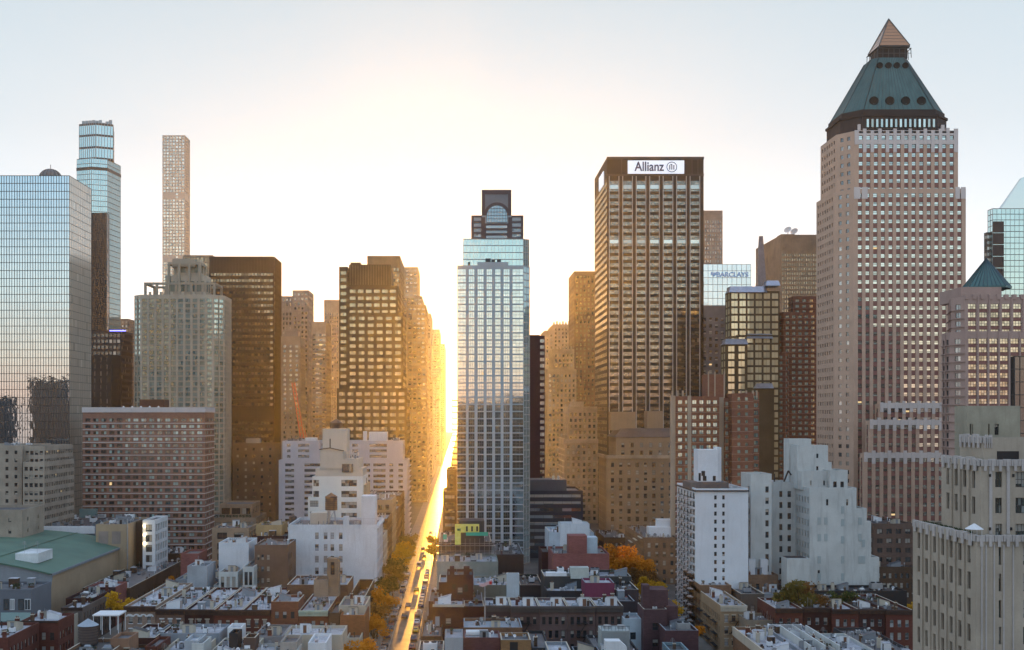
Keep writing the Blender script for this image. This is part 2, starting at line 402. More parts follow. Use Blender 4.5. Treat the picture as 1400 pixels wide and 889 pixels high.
def tower(name, label, cat, tiers, wall, roof=None, group=None, seed=1, extra=None, indiv=100, mats=None, curtain_mats=None, key=None):
    """tiers: list of (poly, z0, z1, spec or dict edge-index->spec). wall: list of materials"""
    rs = random.Random(seed)
    p0 = tiers[0][0]; cx = sum(p[0] for p in p0)/len(p0); cy_ = sum(p[1] for p in p0)/len(p0)
    t = thing(name, label, cat, (cx, cy_, 0), group)
    mb, rb, gb, fb = MB(), MB(), MB(), MB(); wins = []
    walls = wall if isinstance(wall, list) else [wall]
    for tr in tiers:
        poly, z0, z1, s = tr[:4]; o = tr[4] if len(tr) > 4 else {}
        n = len(poly)
        for k in range(n):
            P, Q = poly[k], poly[(k+1) % n]
            se = s.get(k, s.get('all')) if isinstance(s, dict) and 'bay' not in s else s
            if not faces_cam(P, Q) or (Vector(Q)-Vector(P)).length < 1.2: se = None
            if se is not None and se['kind'] == 'curtain': curtain(gb, fb, P, Q, z0, z1, se, rs)
            else: facade(mb, wins, P, Q, z0, z1, se, rs)
        crown(mb, rb, poly, z1, o.get('ph', .9), o.get('t', .4), o.get('cm', 0))
    mb.build('wall', walls, t); rb.build('roof', roof or ROOF_GREY, t)
    if gb.f: gb.build('glass_wall', curtain_mats[0], t)
    if fb.f: fb.build('mullion_grid', [curtain_mats[1], curtain_mats[2]], t)
    if wins: place_windows(t, wins, indiv)
    if key: ALLT[key] = t
    return t
ROOF_GREY = roofing((.11,.115,.13)); ROOF_SILVER = roofing((.36,.39,.44), .35); ROOF_DARK = roofing((.035,.036,.042))
def part_box(t, name, mat, x0, x1, y0, y1, z0, z1):
    mb = MB(); mb.box(x0, x1, y0, y1, z0, z1); return mb.build(name, mat, t)
# ---------------------------------------------------------------- ground
g = MB(); g.face([(-2500,-700,0),(2500,-700,0),(2500,4200,0),(-2500,4200,0)])
struct('ground', g, masonry((.09,.085,.08), .3, .2))

G_CREAM = pane(tint=(.80,.86,.80), blind=(.6,.58,.45), p_blind=.3, refl=.62, lit=.006)
G_MINT = pane(dark=(.18,.24,.20), tint=(.75,.95,.90), blind=(.48,.62,.55), p_blind=.55, refl=.5, lit=.002, vary=.5)
G_DARK = pane(p_blind=.12, refl=.12, lit=.006)
G_DIM = pane(p_blind=.3, refl=.28, lit=.008)
G_GOLD = pane(dark=(.16,.13,.07), tint=(.92,.84,.60), blind=(.50,.44,.26), p_blind=.35, refl=.5, vary=.4)
G_BRONZE = pane(dark=(.03,.022,.015), tint=(.80,.68,.50), blind=(.2,.16,.11), p_blind=.25, refl=.30)
MUL_D = metal((.05,.055,.06), .5, .4); MUL_G = metal((.28,.31,.33), .4, .6); MUL_W = metal((.55,.6,.62), .45, .2)
CG_BLUE = curtain_glass((.09,.13,.17), (.74,.87,.95), .80)
CG_TEAL = curtain_glass((.08,.14,.15), (.70,.92,.93), .70)
CG_DARK = curtain_glass((.02,.02,.022), (.5,.5,.5), .25, .08)
CG_SIDE = curtain_glass((.42,.39,.33), (.9,.9,.85), .35, .12)  # pale base colour paints in the bright sky this side face would mirror
CG_PALE = curtain_glass((.15,.18,.18), (.85,.93,.93), .72)

def crown_box(t, name, mat, px0, px1, pyt, pyb, Y, L, lip=None):
    return part_box(t, name, mat, WX(px0,Y), WX(px1,Y), Y, Y+L, WZ(pyb,Y), WZ(pyt,Y))

# ---- glass office slab, far left
Y = 480
sA = spec(kind='curtain', bay=1.15, fl=3.45, vb=.16, hb=.22)
t = tower('glass_office_tower', 'wide mirror-glass office slab at the left edge of the photo, fine grid of dark bars', 'office tower',
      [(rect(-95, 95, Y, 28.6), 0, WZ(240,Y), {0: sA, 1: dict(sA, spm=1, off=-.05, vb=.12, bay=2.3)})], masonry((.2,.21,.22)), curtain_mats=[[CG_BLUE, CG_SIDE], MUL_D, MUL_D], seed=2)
for k in range(5): part_box(t, 'cooling_unit', MUL_G, WX(-60+k*26,Y), WX(-50+k*26,Y), Y+12, Y+18, WZ(240,Y)-.9, WZ(240,Y)+.1+.2*k)
# ---- domed block behind it
Y = 700
t = tower('domed_building', 'building mostly hidden behind the left glass slab, only its ribbed grey dome peeking above', 'building',
      [(rect(30, 95, Y, 30), 0, WZ(246,Y), spec(bay=3,ww=1.5,glass=G_DIM,top=3,style='plain'))], masonry((.3,.28,.26)))
d = MB(); r0 = 7.0; cx, cyy, cz = WX(62,Y), Y+9, WZ(240,Y)
d.cyl(cx, cyy, cz-6, cz, r0, r0, 16)
for a in range(6):
    t0, t1 = a/6*math.pi/2, (a+1)/6*math.pi/2
    d.cyl(cx, cyy, cz+r0*.85*math.sin(t0), cz+r0*.85*math.sin(t1), r0*math.cos(t0), max(.05, r0*math.cos(t1)), 16)
do = d.build('dome', metal((.16,.17,.17), .5, .3), t)
rb = MB()
for k in range(16):
    th = 2*math.pi*k/16
    pr = None
    for a in range(7):
        e = a/6*math.pi/2; p = (cx+(r0+.1)*math.cos(e)*math.cos(th), cyy+(r0+.1)*math.cos(e)*math.sin(th), cz+r0*.85*math.sin(e)+.08)
        if pr: rb.bar(pr, p, .16)
        pr = p
rb.bar((cx,cyy,cz+r0*.85), (cx,cyy,cz+r0*.85+3), .2)
rb.build('rib_cage', metal((.07,.07,.07), .6, .3), do)

# ---- slim blue tower with recessed crown
Y = 800
def pf(px, dy=0): return (WX(px, Y+dy), Y+dy)
low = [pf(105,4), pf(125,0), pf(147,4), pf(165,26), pf(163,40), pf(112,40)]
upp = [pf(108,8), pf(131,4), pf(155,9), pf(156,34), pf(116,34)]
sB = spec(kind='curtain', bay=1.7, fl=3.9, vb=.22, hb=.35)
sB2 = spec(kind='curtain', bay=1.9, fl=10.5, vb=.35, hb=1.5)
tower('slim_glass_tower', 'tall slim pale-blue glass tower with a narrower dark-banded crown, behind the left slab', 'skyscraper',
      [(low, 0, WZ(216,Y), sB), (upp, WZ(216,Y), WZ(166,Y), sB2)], masonry((.3,.33,.35)), curtain_mats=[CG_TEAL, MUL_G, MUL_D], seed=3)
t = [o for o in COL.objects if o.name == 'slim_glass_tower'][0]
b_ = MB()
for k in range(len(low)):
    b_.face([(*inset(low,-.3)[k], WZ(232,Y)), (*inset(low,-.3)[(k+1)%6], WZ(232,Y)), (*inset(low,-.3)[(k+1)%6], WZ(228,Y)), (*inset(low,-.3)[k], WZ(228,Y))])
b_.build('dark_band', MUL_D, t)
rr = random.Random(5); b_ = MB()
for k in range(9):
    x = WX(112+k*4.6, Y+8); b_.box(x, x+2.2, Y+8, Y+9, WZ(166,Y), WZ(166,Y)+rr.uniform(1,3.2))
b_.build('crown_screen', metal((.25,.33,.38), .3, .5), t)
# ---- dark glass slab with rippled reflections
Y = 760
def ripple_glass():
    m, nt, b = new_mat('rippled_glass'); g = nt.nodes.new('ShaderNodeNewGeometry')
    mp = nt.nodes.new('ShaderNodeMapping'); lk(nt, g.outputs['Position'], mp.inputs[0]); mp.inputs['Scale'].default_value = (.30, .30, .10)
    b.inputs['Base Color'].default_value = (.05,.055,.06,1); b.inputs['Metallic'].default_value = .75; b.inputs['Roughness'].default_value = .04
    lk(nt, mixc(nt, .5, (.10,.11,.12), (.25,.25,.25)), b.inputs['Base Color'])
    bp = nt.nodes.new('ShaderNodeBump'); bp.inputs['Strength'].default_value = .45; bp.inputs['Distance'].default_value = 1.0
    lk(nt, noisef(nt, 1.0, 2, mp.outputs[0]), bp.inputs['Height']); lk(nt, bp.outputs[0], b.inputs['Normal']); return m
CG_RIP = ripple_glass()
tower('dark_glass_slab', 'narrow dark glass slab with rippling silvery reflections, in front of the slim blue tower', 'office tower',
      [(rect(112, 146, Y, 5), 0, WZ(291,Y), spec(kind='curtain', bay=2.1, fl=3.9, vb=.1, hb=.12))], masonry((.06,.06,.065)),
      curtain_mats=[CG_RIP, MUL_D, MUL_D], seed=4)
Y = 700
t = tower('dark_office_block', 'dark office block with a strip of blue light along its roof edge', 'office block',
      [(rect(120, 166, Y, 24), 0, WZ(452,Y), spec(bay=2.4,ww=1.8,wh=2.2,fl=3.8,style='plain',glass=G_DARK,spm=0))], masonry((.035,.035,.04), .2, .1), seed=5)
le, nt, b = new_mat('blue_light'); b.inputs['Emission Color'].default_value = (.12,.12,1,1); b.inputs['Emission Strength'].default_value = 2.5
part_box(t, 'light_strip', le, WX(150,Y), WX(172,Y), Y-.35, Y-.1, WZ(453,Y), WZ(451.6,Y))
Y = 620
tower('black_mechanical_block', 'plain near-black block at the foot of the dark glass slab', 'building',
      [(rect(124, 152, Y, 18), 0, WZ(485,Y), spec(bay=4,ww=.4,wh=2.6,fl=3.9,style='plain',glass=G_DARK))], masonry((.04,.037,.035), .2, .1), seed=6)
Y = 900
tower('sliver_tower', 'thin brown tower sliver just left of the beige stepped tower', 'tower',
      [(rect(150, 176, Y, 25), 0, WZ(436,Y), spec(bay=3,ww=1.4,glass=G_DIM,style='plain'))], masonry((.2,.17,.15)), seed=7)

# ---- pencil tower
Y = 1500
sq = spec(bay=4.2, ww=2.9, wh=2.9, fl=4.3, sill=.7, edge=.7, top=.9, rec=.5, style='plain', glass=G_CREAM, skip=lambda i,j,n,m: (j % 20) in (18,19) and i % 9 != 4)
tower('pencil_tower', 'very tall thin square white-grid tower rising behind the beige stepped tower', 'skyscraper',
      [({'a':0} and rect(222, 253, Y, 28), 0, WZ(185,Y), sq)], masonry((.42,.40,.37), .08, .1), seed=8)

# ---- beige stepped tower
Y = 620
BEIGE = masonry((.46,.43,.35), .1, .15); BEIGE_D = masonry((.33,.31,.25), .1, .1)
sb = spec(bay=3.9, ww=2.7, wh=1.9, fl=2.95, sill=.55, edge=.3, top=1.8, rec=.2, spm=1, style='pair', glass=G_MINT, pier=(.5,.35,0))
P4 = cham(180, 304, Y, 30, 5.0)
ins = lambda a,b,dy,L: [(WX(a,Y), Y+dy), (WX(b,Y), Y+dy), (WX(b,Y), Y+dy+L), (WX(a,Y), Y+dy+L)]
t = tower('stepped_beige_tower', 'beige apartment tower with green-tinted windows and a stepped crown of open frames', 'apartment tower',
      [(P4, 0, WZ(403,Y), sb),
       (ins(220,277,9,12), WZ(403,Y), WZ(374,Y), spec(bay=6,ww=4.4,wh=6,fl=12,sill=3,top=.2,edge=.5,style='pair',glass=G_MINT)),
       (ins(231,268,11,9), WZ(374,Y), WZ(352,Y), spec(bay=9,ww=5,wh=5,fl=9,sill=2,top=.2,edge=.5,style='pair',glass=G_MINT))],
      [BEIGE, BEIGE_D], seed=9)
# open frame rings of the crown
def frame_ring(t, x0, x1, y0, y1, z0, z1, bw, nx, mat, name='crown_frame'):
    m = MB(); m.box(x0, x1, y0, y0+bw, z1-bw, z1); m.box(x0, x1, y1-bw, y1, z1-bw, z1); m.box(x0, x0+bw, y0+bw, y1-bw, z1-bw, z1); m.box(x1-bw, x1, y0+bw, y1-bw, z1-bw, z1)
    for k in range(nx+1):
        x = x0+(x1-x0-bw)*k/nx
        m.box(x, x+bw, y0, y0+bw, z0, z1-bw); m.box(x, x+bw, y1-bw, y1, z0, z1-bw)
    return m.build(name, mat, t)
frame_ring(t, WX(194,Y), WX(292,Y), Y+4, Y+24, WZ(403,Y)-.9, WZ(385,Y), 1.3, 6, BEIGE_D)
frame_ring(t, WX(224,Y), WX(270,Y), Y+7.5, Y+22, WZ(385,Y), WZ(356,Y), 1.4, 3, BEIGE_D)
part_box(t, 'crown_band', BEIGE_D, WX(230,Y), WX(262,Y), Y+8, Y+10.9, WZ(362,Y), WZ(351,Y))
for k in range(6): part_box(t, 'finial', BEIGE, WX(203+k*15,Y), WX(206+k*15,Y), Y+.2, Y+1.6, WZ(408,Y), WZ(399,Y))
# ---- light-edged slab behind (orange lit)
Y = 760
tower('amber_edged_slab', 'brown slab behind the beige crown whose right edge glows amber in the low sun', 'office tower',
      [(rect(250, 291, Y, 40), 0, WZ(349,Y), spec(bay=3,ww=2,wh=2.6,fl=3.9,style='plain',glass=G_BRONZE))], masonry((.32,.25,.18)), seed=10)
# ---- dark slab
Y = 700
t = tower('dark_bronze_slab', 'big dark bronze office slab with rows of small cream windows, right of the beige tower', 'office tower',
      [(rect(286, 375, Y, 29), 0, WZ(351,Y), spec(bay=1.95, ww=1.55, wh=1.7, fl=3.95, sill=1.3, edge=.8, top=9.5, rec=.2, style='plain', glass=G_BRONZE, frame=FRAME_BRONZE,
        pier=(.22,.25,0), skip=lambda i,j,n,m: j in (22,23)))], masonry((.05,.036,.027), .2, .1), seed=11, indiv=100)
part_box(t, 'roof_rail', MUL_D, WX(290,Y), WX(372,Y), Y+4, Y+20, WZ(351,Y)-.9, WZ(349.6,Y))
Y = 640
t = tower('dark_brick_podium', 'low dark brick block with scattered lit windows at the foot of the bronze slab', 'building',
      [(rect(318, 376, Y, 20), 0, WZ(606,Y), spec(bay=5,ww=1.3,wh=1.5,fl=4,style='plain',glass=G_DIM))], masonry((.12,.08,.055)), seed=12)
part_box(t, 'penthouse', masonry((.3,.28,.25)), WX(335,Y), WX(353,Y), Y+3, Y+10, WZ(606,Y)-.9, WZ(600,Y))

# ---- grey-brown pair
GREYB = masonry((.27,.24,.22), .12, .2); GREYB2 = masonry((.30,.25,.20), .12, .2)
Y = 860
tower('grey_brown_tower', 'grey-brown office tower with a notched flat top, behind the tan balcony tower', 'office tower',
      [(rect(380, 400, Y, 30), 0, WZ(405,Y), spec(bay=2.4,ww=1.2,wh=2.2,fl=3.7,style='plain',glass=G_DIM,pier=(.4,.4,0))),
       (rect(400, 422, Y, 30), 0, WZ(397,Y), spec(bay=2.6,ww=1.4,wh=1.9,fl=3.7,style='plain',glass=G_DIM))], GREYB, seed=13)
Y = 690
t = tower('balcony_tower', 'tan apartment tower with stacked balconies, behind the red crane', 'apartment tower',
      [(rect(384, 411, Y, 22), 0, WZ(460,Y), spec(bay=3.3,ww=1.7,wh=1.7,fl=3.0,style='pair',glass=G_DIM,top=5,lip=(.2,.5,0,-.3)))], GREYB2, seed=14)
part_box(t, 'penthouse', GREYB, WX(388,Y), WX(407,Y), Y+3, Y+12, WZ(460,Y)-.9, WZ(452,Y))
# ---- pair right of it
Y = 800
tower('striped_office_tower', 'narrow beige office tower with close horizontal bands, left of the bronze grid tower', 'office tower',
      [(rect(426, 446, Y, 30), 0, WZ(440,Y), spec(bay=2.5,ww=2.1,wh=1.6,fl=3.5,style='plain',glass=G_DIM,top=8,lip=(.5,.3,0,-.7)))], masonry((.36,.31,.26)), seed=15)
Y = 980
tower('pinstriped_tower', 'pale ribbed tower peeking between the banded tower and the bronze grid tower', 'tower',
      [(rect(443, 470, Y, 30), 0, WZ(410,Y), spec(bay=2,ww=1,wh=2.2,fl=3.6,style='plain',glass=G_DIM,top=11,pier=(.3,.4,0)))], masonry((.36,.31,.27)), seed=16)

# ---- bronze grid tower, stepped
Y = 650
BRZ = masonry((.085,.062,.04), .15, .1)
sg = spec(bay=5.0, ww=3.5, wh=2.1, fl=4.12, sill=.9, edge=.5, top=1.2, rec=.35, style='pair', glass=pane(dark=(.08,.065,.035), tint=(.9,.82,.58), blind=(.38,.33,.2), p_blind=.4, refl=.38, vary=.6), frame=FRAME_BRONZE)
def gt(a, b, dy, L, py, top=1.2):
    s = dict(sg); s['top'] = top
    return ([(WX(a,Y), Y+dy), (WX(b,Y), Y+dy), (WX(b,Y), Y+dy+L), (WX(a,Y), Y+dy+L)], 0, WZ(py,Y), s)
t = tower('bronze_grid_tower', 'stepped dark bronze tower with a bold grid of cream double windows, beside the glowing street', 'office tower',
      [gt(460.5,556,0,44,531), gt(462,474,6,30,363,1.5), gt(474,551,3,38,427), gt(474,543,6,34,389), (  [(WX(475,Y),Y+9),(WX(533,Y),Y+9),(WX(533,Y),Y+36),(WX(475,Y),Y+36)], WZ(389,Y), WZ(359,Y), None)],
      BRZ, seed=17)
m = MB()
for k in range(16): m.box(WX(476+k*3.6,Y), WX(477.2+k*3.6,Y), Y+8.6, Y+9, WZ(387,Y), WZ(360,Y))
m.build('louvre_screen', masonry((.13,.10,.07)), t)
part_box(t, 'antenna_base', BRZ, WX(476,Y), WX(490,Y), Y+14, Y+22, WZ(359,Y)-.9, WZ(354.5,Y))
# ---- brown slab behind
Y = 790
tower('sunlit_brown_slab', 'plain golden-brown slab rising just behind the bronze grid tower', 'office tower',
      [(rect(502, 547, Y, 60), 0, WZ(350,Y), spec(bay=2.3,ww=1.4,wh=2.4,fl=3.9,style='plain',glass=G_BRONZE,top=8))], masonry((.22,.16,.10)), seed=18)
canyon = [
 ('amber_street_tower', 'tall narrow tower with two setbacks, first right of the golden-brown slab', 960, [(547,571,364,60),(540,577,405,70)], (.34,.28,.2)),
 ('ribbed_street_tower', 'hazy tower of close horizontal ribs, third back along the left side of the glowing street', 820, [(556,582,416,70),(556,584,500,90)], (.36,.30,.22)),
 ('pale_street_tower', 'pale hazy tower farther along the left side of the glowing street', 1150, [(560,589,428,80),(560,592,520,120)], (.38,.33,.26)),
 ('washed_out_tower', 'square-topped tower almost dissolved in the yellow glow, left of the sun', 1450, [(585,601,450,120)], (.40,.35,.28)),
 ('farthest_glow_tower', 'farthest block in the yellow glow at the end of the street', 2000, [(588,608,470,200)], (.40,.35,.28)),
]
for i, (nm, lb, Y, trs, c) in enumerate(canyon):
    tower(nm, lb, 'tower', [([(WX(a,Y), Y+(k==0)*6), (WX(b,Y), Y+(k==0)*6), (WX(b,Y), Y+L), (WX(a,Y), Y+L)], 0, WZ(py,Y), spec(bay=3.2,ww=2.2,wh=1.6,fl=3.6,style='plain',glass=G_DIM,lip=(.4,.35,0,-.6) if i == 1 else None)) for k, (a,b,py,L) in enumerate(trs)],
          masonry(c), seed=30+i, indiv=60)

# ---- centre glass tower
Y = 480
MAR = masonry((.12,.085,.085), .12, .1); MAR2 = masonry((.22,.23,.25), .1, .1)
CW = masonry((.40,.46,.50), .06, .08)
G_CT = pane(dark=(.03,.04,.045), tint=(.82,.95,.95), blind=(.4,.45,.45), p_blind=.06, refl=.72, lit=.002, vary=.25)
sm = spec(cols=[(.0,.134),(.172,.262),(.305,.40),(.44,.528),(.57,.655),(.695,.79),(.83,.995)], ww=2.5, wh=2.7, fl=3.13, sill=.4, edge=.2, top=1.5, rec=.3, spm=0, style='triple', glass=G_CT, frame=metal((.22,.25,.27),.45,.4))
sc_ = spec(kind='curtain', bay=1.4, fl=3.13, vb=.12, hb=.45)
x0, x1, xc = WX(625,Y), WX(716,Y), WX(725,Y)
L = 28
body = [(x0,Y),(x1,Y),(xc,Y+4.5),(xc,Y+L),(x0,Y+L)]
up1 = [(WX(633,Y),Y+3),(x1,Y+3),(xc-.15,Y+5.5),(xc-.15,Y+L-2),(WX(633,Y),Y+L-2)]
CROWNG = pane(dark=(.05,.06,.07), tint=(.6,.68,.75), p_blind=.2, refl=.4)
sd = dict(sm); 
t = tower('central_glass_tower', 'slender pale glass tower in the centre, white piers, stepped crown with an arched window', 'skyscraper',
      [(body, 0, WZ(363,Y), {0: sm, 1: sc_, 'all': None}),
       (up1, WZ(363,Y), WZ(325,Y), {0: spec(kind='curtain',bay=1.6,fl=3.13,vb=.1,hb=.35), 1: sc_}),
       ([(WX(645,Y),Y+5),(WX(716,Y),Y+5),(WX(716,Y),Y+23),(WX(645,Y),Y+23)], WZ(325,Y), WZ(292,Y),
          spec(cols=[(.04,.22),(.78,.96)],wh=1.5,fl=3.0,sill=.7,top=1.4,rec=.2,style='quad',glass=CROWNG)),
       ([(WX(660,Y),Y+6),(WX(699,Y),Y+6),(WX(699,Y),Y+20),(WX(660,Y),Y+20)], WZ(292,Y), WZ(256,Y), None)],
      [CW, MAR], curtain_mats=[CG_TEAL, MUL_W, MUL_G], seed=20)
# crown dressing: maroon skins, arch
def skin(name, mat, a, b, pt_, pb, dy, th=.25, parent=t):
    return part_box(parent, name, mat, WX(a,Y), WX(b,Y), Y+dy-th, Y+dy-.003, WZ(pb,Y), WZ(pt_,Y))
skin('crown_surround', MAR, 659, 700, 256, 262, 6, .35); skin('crown_surround', MAR, 659, 663.5, 262, 292, 6, .35); skin('crown_surround', MAR, 695.5, 700, 262, 292, 6, .35)
skin('crown_surround', MAR, 644.5, 659, 292, 294.5, 5, .35); skin('crown_surround', MAR, 700, 716.5, 292, 294.5, 5, .35)
for a, b in ((644.5,648),(713,716.5),(658,663.5),(695.5,701)): skin('crown_pier', MAR, a, b, 294.5, 325, 5, .3)
for yy in (300,307.5,315,322): skin('crown_band', MAR, 648, 658, yy, yy+2.2, 5, .28); skin('crown_band', MAR, 701, 713, yy, yy+2.2, 5, .28)
skin('crown_panel', MAR2, 663.5, 695.5, 262, 292, 6, .1)
ax, az, ar = WX(680,Y), WZ(292,Y), 14*Y/F
m = MB(); n = 14
for k in range(n):
    a0, a1 = math.pi*k/n, math.pi*(k+1)/n; r2 = ar*1.28
    P = [(ax+r*math.cos(a), Y+4.45, az+r*math.sin(a)) for r, a in ((ar,a0),(r2,a0),(r2,a1),(ar,a1))]
    B = [(x, Y+5.9, z) for x, y, z in P]
    m.face(P[::-1]); m.face([P[1],P[2],B[2],B[1]]); m.face([P[0],B[0],B[3],P[3]])
m.build('arch', MAR, t)
m = MB(); ov = []
for k in range(n+1): a = math.pi*k/n; ov.append((ax+ar*math.cos(a), Y+4.8, az+ar*math.sin(a)))
m.face(ov[::-1], 0)
m.face([(ax-ar,Y+4.75,az-3.2),(ax+ar,Y+4.75,az-3.2),(ax+ar,Y+4.75,az),(ax-ar,Y+4.75,az)], 0)
for k in range(-3,4):
    x = ax+k*ar/3.5; h_ = math.sqrt(max(0, ar*ar-(k*ar/3.5)**2)); m.box(x-.07, x+.07, Y+4.6, Y+4.7, az-3.2, az+h_, 1)
for z in (-3.1,-1.5,0,1.5,3): 
    hw = math.sqrt(max(0, ar*ar-max(0,z)**2)); m.box(ax-hw, ax+hw, Y+4.62, Y+4.72, az+z-.07, az+z+.07, 1)
m.build('arched_window', [curtain_glass((.05,.07,.09),(.6,.75,.85),.4), MAR], t)
part_box(t, 'crown_lower_face', MAR, WX(663.5,Y), WX(695.5,Y), Y+4.8, Y+5-.003, WZ(325,Y), WZ(303,Y))
for yy in (306,313,320): skin('crown_glazing', CROWNG, 665, 694, yy, yy+3.5, 4.8, .08)
# rooftop plant on the shoulder, stepped white parapet
part_box(t, 'shoulder_parapet', CW, WX(653,Y), WX(695,Y), Y-.1, Y+.5, WZ(363,Y), WZ(358.5,Y))
for a, b, h_ in ((664,671,353),(672,677,355),(680,685,354),(640,643,358)): part_box(t, 'roof_unit', MUL_D, WX(a,Y), WX(b,Y), Y+1, Y+2.6, WZ(363,Y)-.9, WZ(h_,Y))
# balconies on the street side
m = MB()
for k in range(13):
    z = WZ(548+k*8.2, Y); m.box(x0-2.3, x0-.01, Y+5, Y+20, z, z+.35); m.box(x0-2.3, x0-2.15, Y+5, Y+20, z+.35, z+1.4)
m.build('balcony_stack', masonry((.07,.06,.06)), t)
# low wings of the central tower
Y = 484
DKB = masonry((.055,.045,.05), .2, .15, brick=True)
tower('street_side_wing', 'narrow dark banded block at the left foot of the central tower, right beside the street', 'building',
      [([(WX(605.5,Y),Y),(WX(624.2,Y),Y),(WX(624.2,Y),Y+26),(WX(605.5,Y),Y+26)], 0, WZ(672,Y), spec(bay=5,ww=4.4,wh=1.5,fl=3.1,style='triple',glass=G_DIM,top=1,edge=.2)),
       ([(WX(610.5,Y),Y+1),(WX(624.2,Y),Y+1),(WX(624.2,Y),Y+24),(WX(610.5,Y),Y+24)], WZ(672,Y)-.9, WZ(642,Y), spec(bay=6,ww=1.5,wh=1.5,fl=4,style='plain',glass=G_DIM,top=1,edge=.2))], DKB, seed=21)
Y = 545
tower('maroon_slab', 'dark maroon slab tower with blue-grey edge windows, right behind the central tower', 'tower',
      [(rect(700, 738, Y, 28), 0, WZ(458,Y), None), ([(WX(738,Y),Y+.5),(WX(745,Y),Y+.5),(WX(745,Y),Y+28),(WX(738,Y),Y+28)], 0, WZ(459,Y), spec(cols=[(.05,.95)],wh=1.9,fl=3.1,sill=.6,style='pair',glass=G_DIM,top=1))],
      masonry((.055,.025,.032), .12, .1, brick=True), seed=22)
Y = 500
GB = masonry((.10,.105,.12), .1, .15); 
t = tower('banded_office_block', 'low blue-grey office block of alternating glass and maroon bands, right foot of central tower', 'office block',
      [(rect(715, 797, Y, 30), 0, WZ(671,Y), spec(bay=26.9,ww=26.4,wh=1.5,fl=3.15,sill=.9,edge=.1,top=.9,rec=.15,style='six',glass=pane(dark=(.06,.07,.08), tint=(.6,.7,.78), p_blind=.55, blind=(.38,.44,.48), refl=.35), spm=0))],
      masonry((.05,.05,.062), .12, .1), seed=23)
part_box(t, 'penthouse', GB, WX(726,Y), WX(776,Y), Y+5, Y+20, WZ(671,Y)-.9, WZ(657,Y))
for a in (757, 764): part_box(t, 'roof_vent', MUL_W, WX(a,Y), WX(a+3,Y), Y+7, Y+8.5, WZ(657,Y), WZ(652,Y))

# ---- towers between the centre and the signed tower
for i, (nm, lb, Y, trs, c, pw) in enumerate([
 ('comb_top_tower', 'hazy golden tower with a comb-like ribbed top, just right of the maroon slab', 1000, [(745,757,452,50),(757,788,443,60)], (.38,.32,.25), 1),
 ('stepped_golden_tower', 'stepped ornate golden tower standing in the haze below the comb-topped one', 800, [(748,788,505,40),(757,786,477,30)], (.36,.29,.20), 1),
 ('old_corner_building', 'ornate old stone building with cornices and a cluttered top, below the stepped golden tower', 660, [(772,832,600,40),(777,818,556,30)], (.33,.28,.22), 0),
 ('blank_brown_slab', 'brown slab with a lit glazed edge, immediately left of the signed tower', 880, [(785,830,371,45)], (.17,.11,.07), 2)]):
    s = spec(bay=3.0,ww=1.5,wh=2.0,fl=3.6,style='plain',glass=G_GOLD if pw == 2 else G_DIM,pier=(.5,.6,0) if pw == 1 else None,top=3, lip=(.3,.4,0,-1.0) if pw == 0 else None)
    ts = [([(WX(a,Y), Y+k*4), (WX(b,Y), Y+k*4), (WX(b,Y), Y+L+k*4), (WX(a,Y), Y+L+k*4)], 0 if k == 0 else WZ(trs[0][2],Y)-.9 if nm != 'comb_top_tower' else 0, WZ(py,Y), s) for k, (a,b,py,L) in enumerate(trs)]
    t = tower(nm, lb, 'tower', ts, masonry(c), seed=40+i, indiv=80)
    if i == 0:
        for k in range(8): part_box(t, 'crown_fin', masonry(c), WX(757+k*4.1,Y), WX(759.2+k*4.1,Y), Y+4.3, Y+7, WZ(443,Y), WZ(440,Y)+k%2)
    if i == 1:
        for k in range(6): part_box(t, 'crown_fin', masonry(c), WX(759+k*4.4,Y), WX(761+k*4.4,Y), Y+4.3, Y+6, WZ(477,Y), WZ(473,Y))
    if i == 2:
        part_box(t, 'penthouse', masonry((.35,.31,.26)), WX(783,Y), WX(800,Y), Y+8, Y+16, WZ(556,Y)-.9, WZ(549,Y))
        part_box(t, 'cornice', masonry((.36,.31,.26)), WX(771,Y), WX(832,Y), Y-.9, Y-.003, WZ(606,Y), WZ(601,Y))

# ---- signed dark tower
Y = 620; L = 57
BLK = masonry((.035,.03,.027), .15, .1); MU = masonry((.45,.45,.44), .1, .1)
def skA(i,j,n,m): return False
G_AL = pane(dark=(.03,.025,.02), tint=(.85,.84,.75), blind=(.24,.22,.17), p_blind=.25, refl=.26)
G_AL2 = pane(dark=(.02,.02,.02), tint=(.8,.8,.8), blind=(.18,.17,.15), p_blind=.5, refl=.10)
sa = spec(cols=[(.022+.1395*k, .022+.1395*k+.100) for k in range(7)], wh=2.2, fl=3.87, sill=1.0, top=12.6, rec=.35, spm=0, style='quad', glass=G_AL, frame=FRAME_BRONZE)
sas = spec(bay=3.6, ww=2.9, wh=2.0, fl=3.87, sill=1.0, top=12.6, edge=.8, rec=.03, style='pair', glass=G_GOLD, frame=FRAME_BRONZE)
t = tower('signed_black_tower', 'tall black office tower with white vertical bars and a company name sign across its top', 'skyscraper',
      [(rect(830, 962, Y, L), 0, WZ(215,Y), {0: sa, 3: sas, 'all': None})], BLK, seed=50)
xa, xb = WX(830,Y), WX(962,Y); wd = xb-xa
for k in range(7):       # bright vertical bars
    for u in (.022+.1395*k, .022+.1395*k+.100):
        x = xa+u*wd; m = MB(); m.box(x-.2, x+.2, Y-.5, Y-.005, WZ(745,Y), WZ(241,Y)); m.build('facade_bar', MU, t)
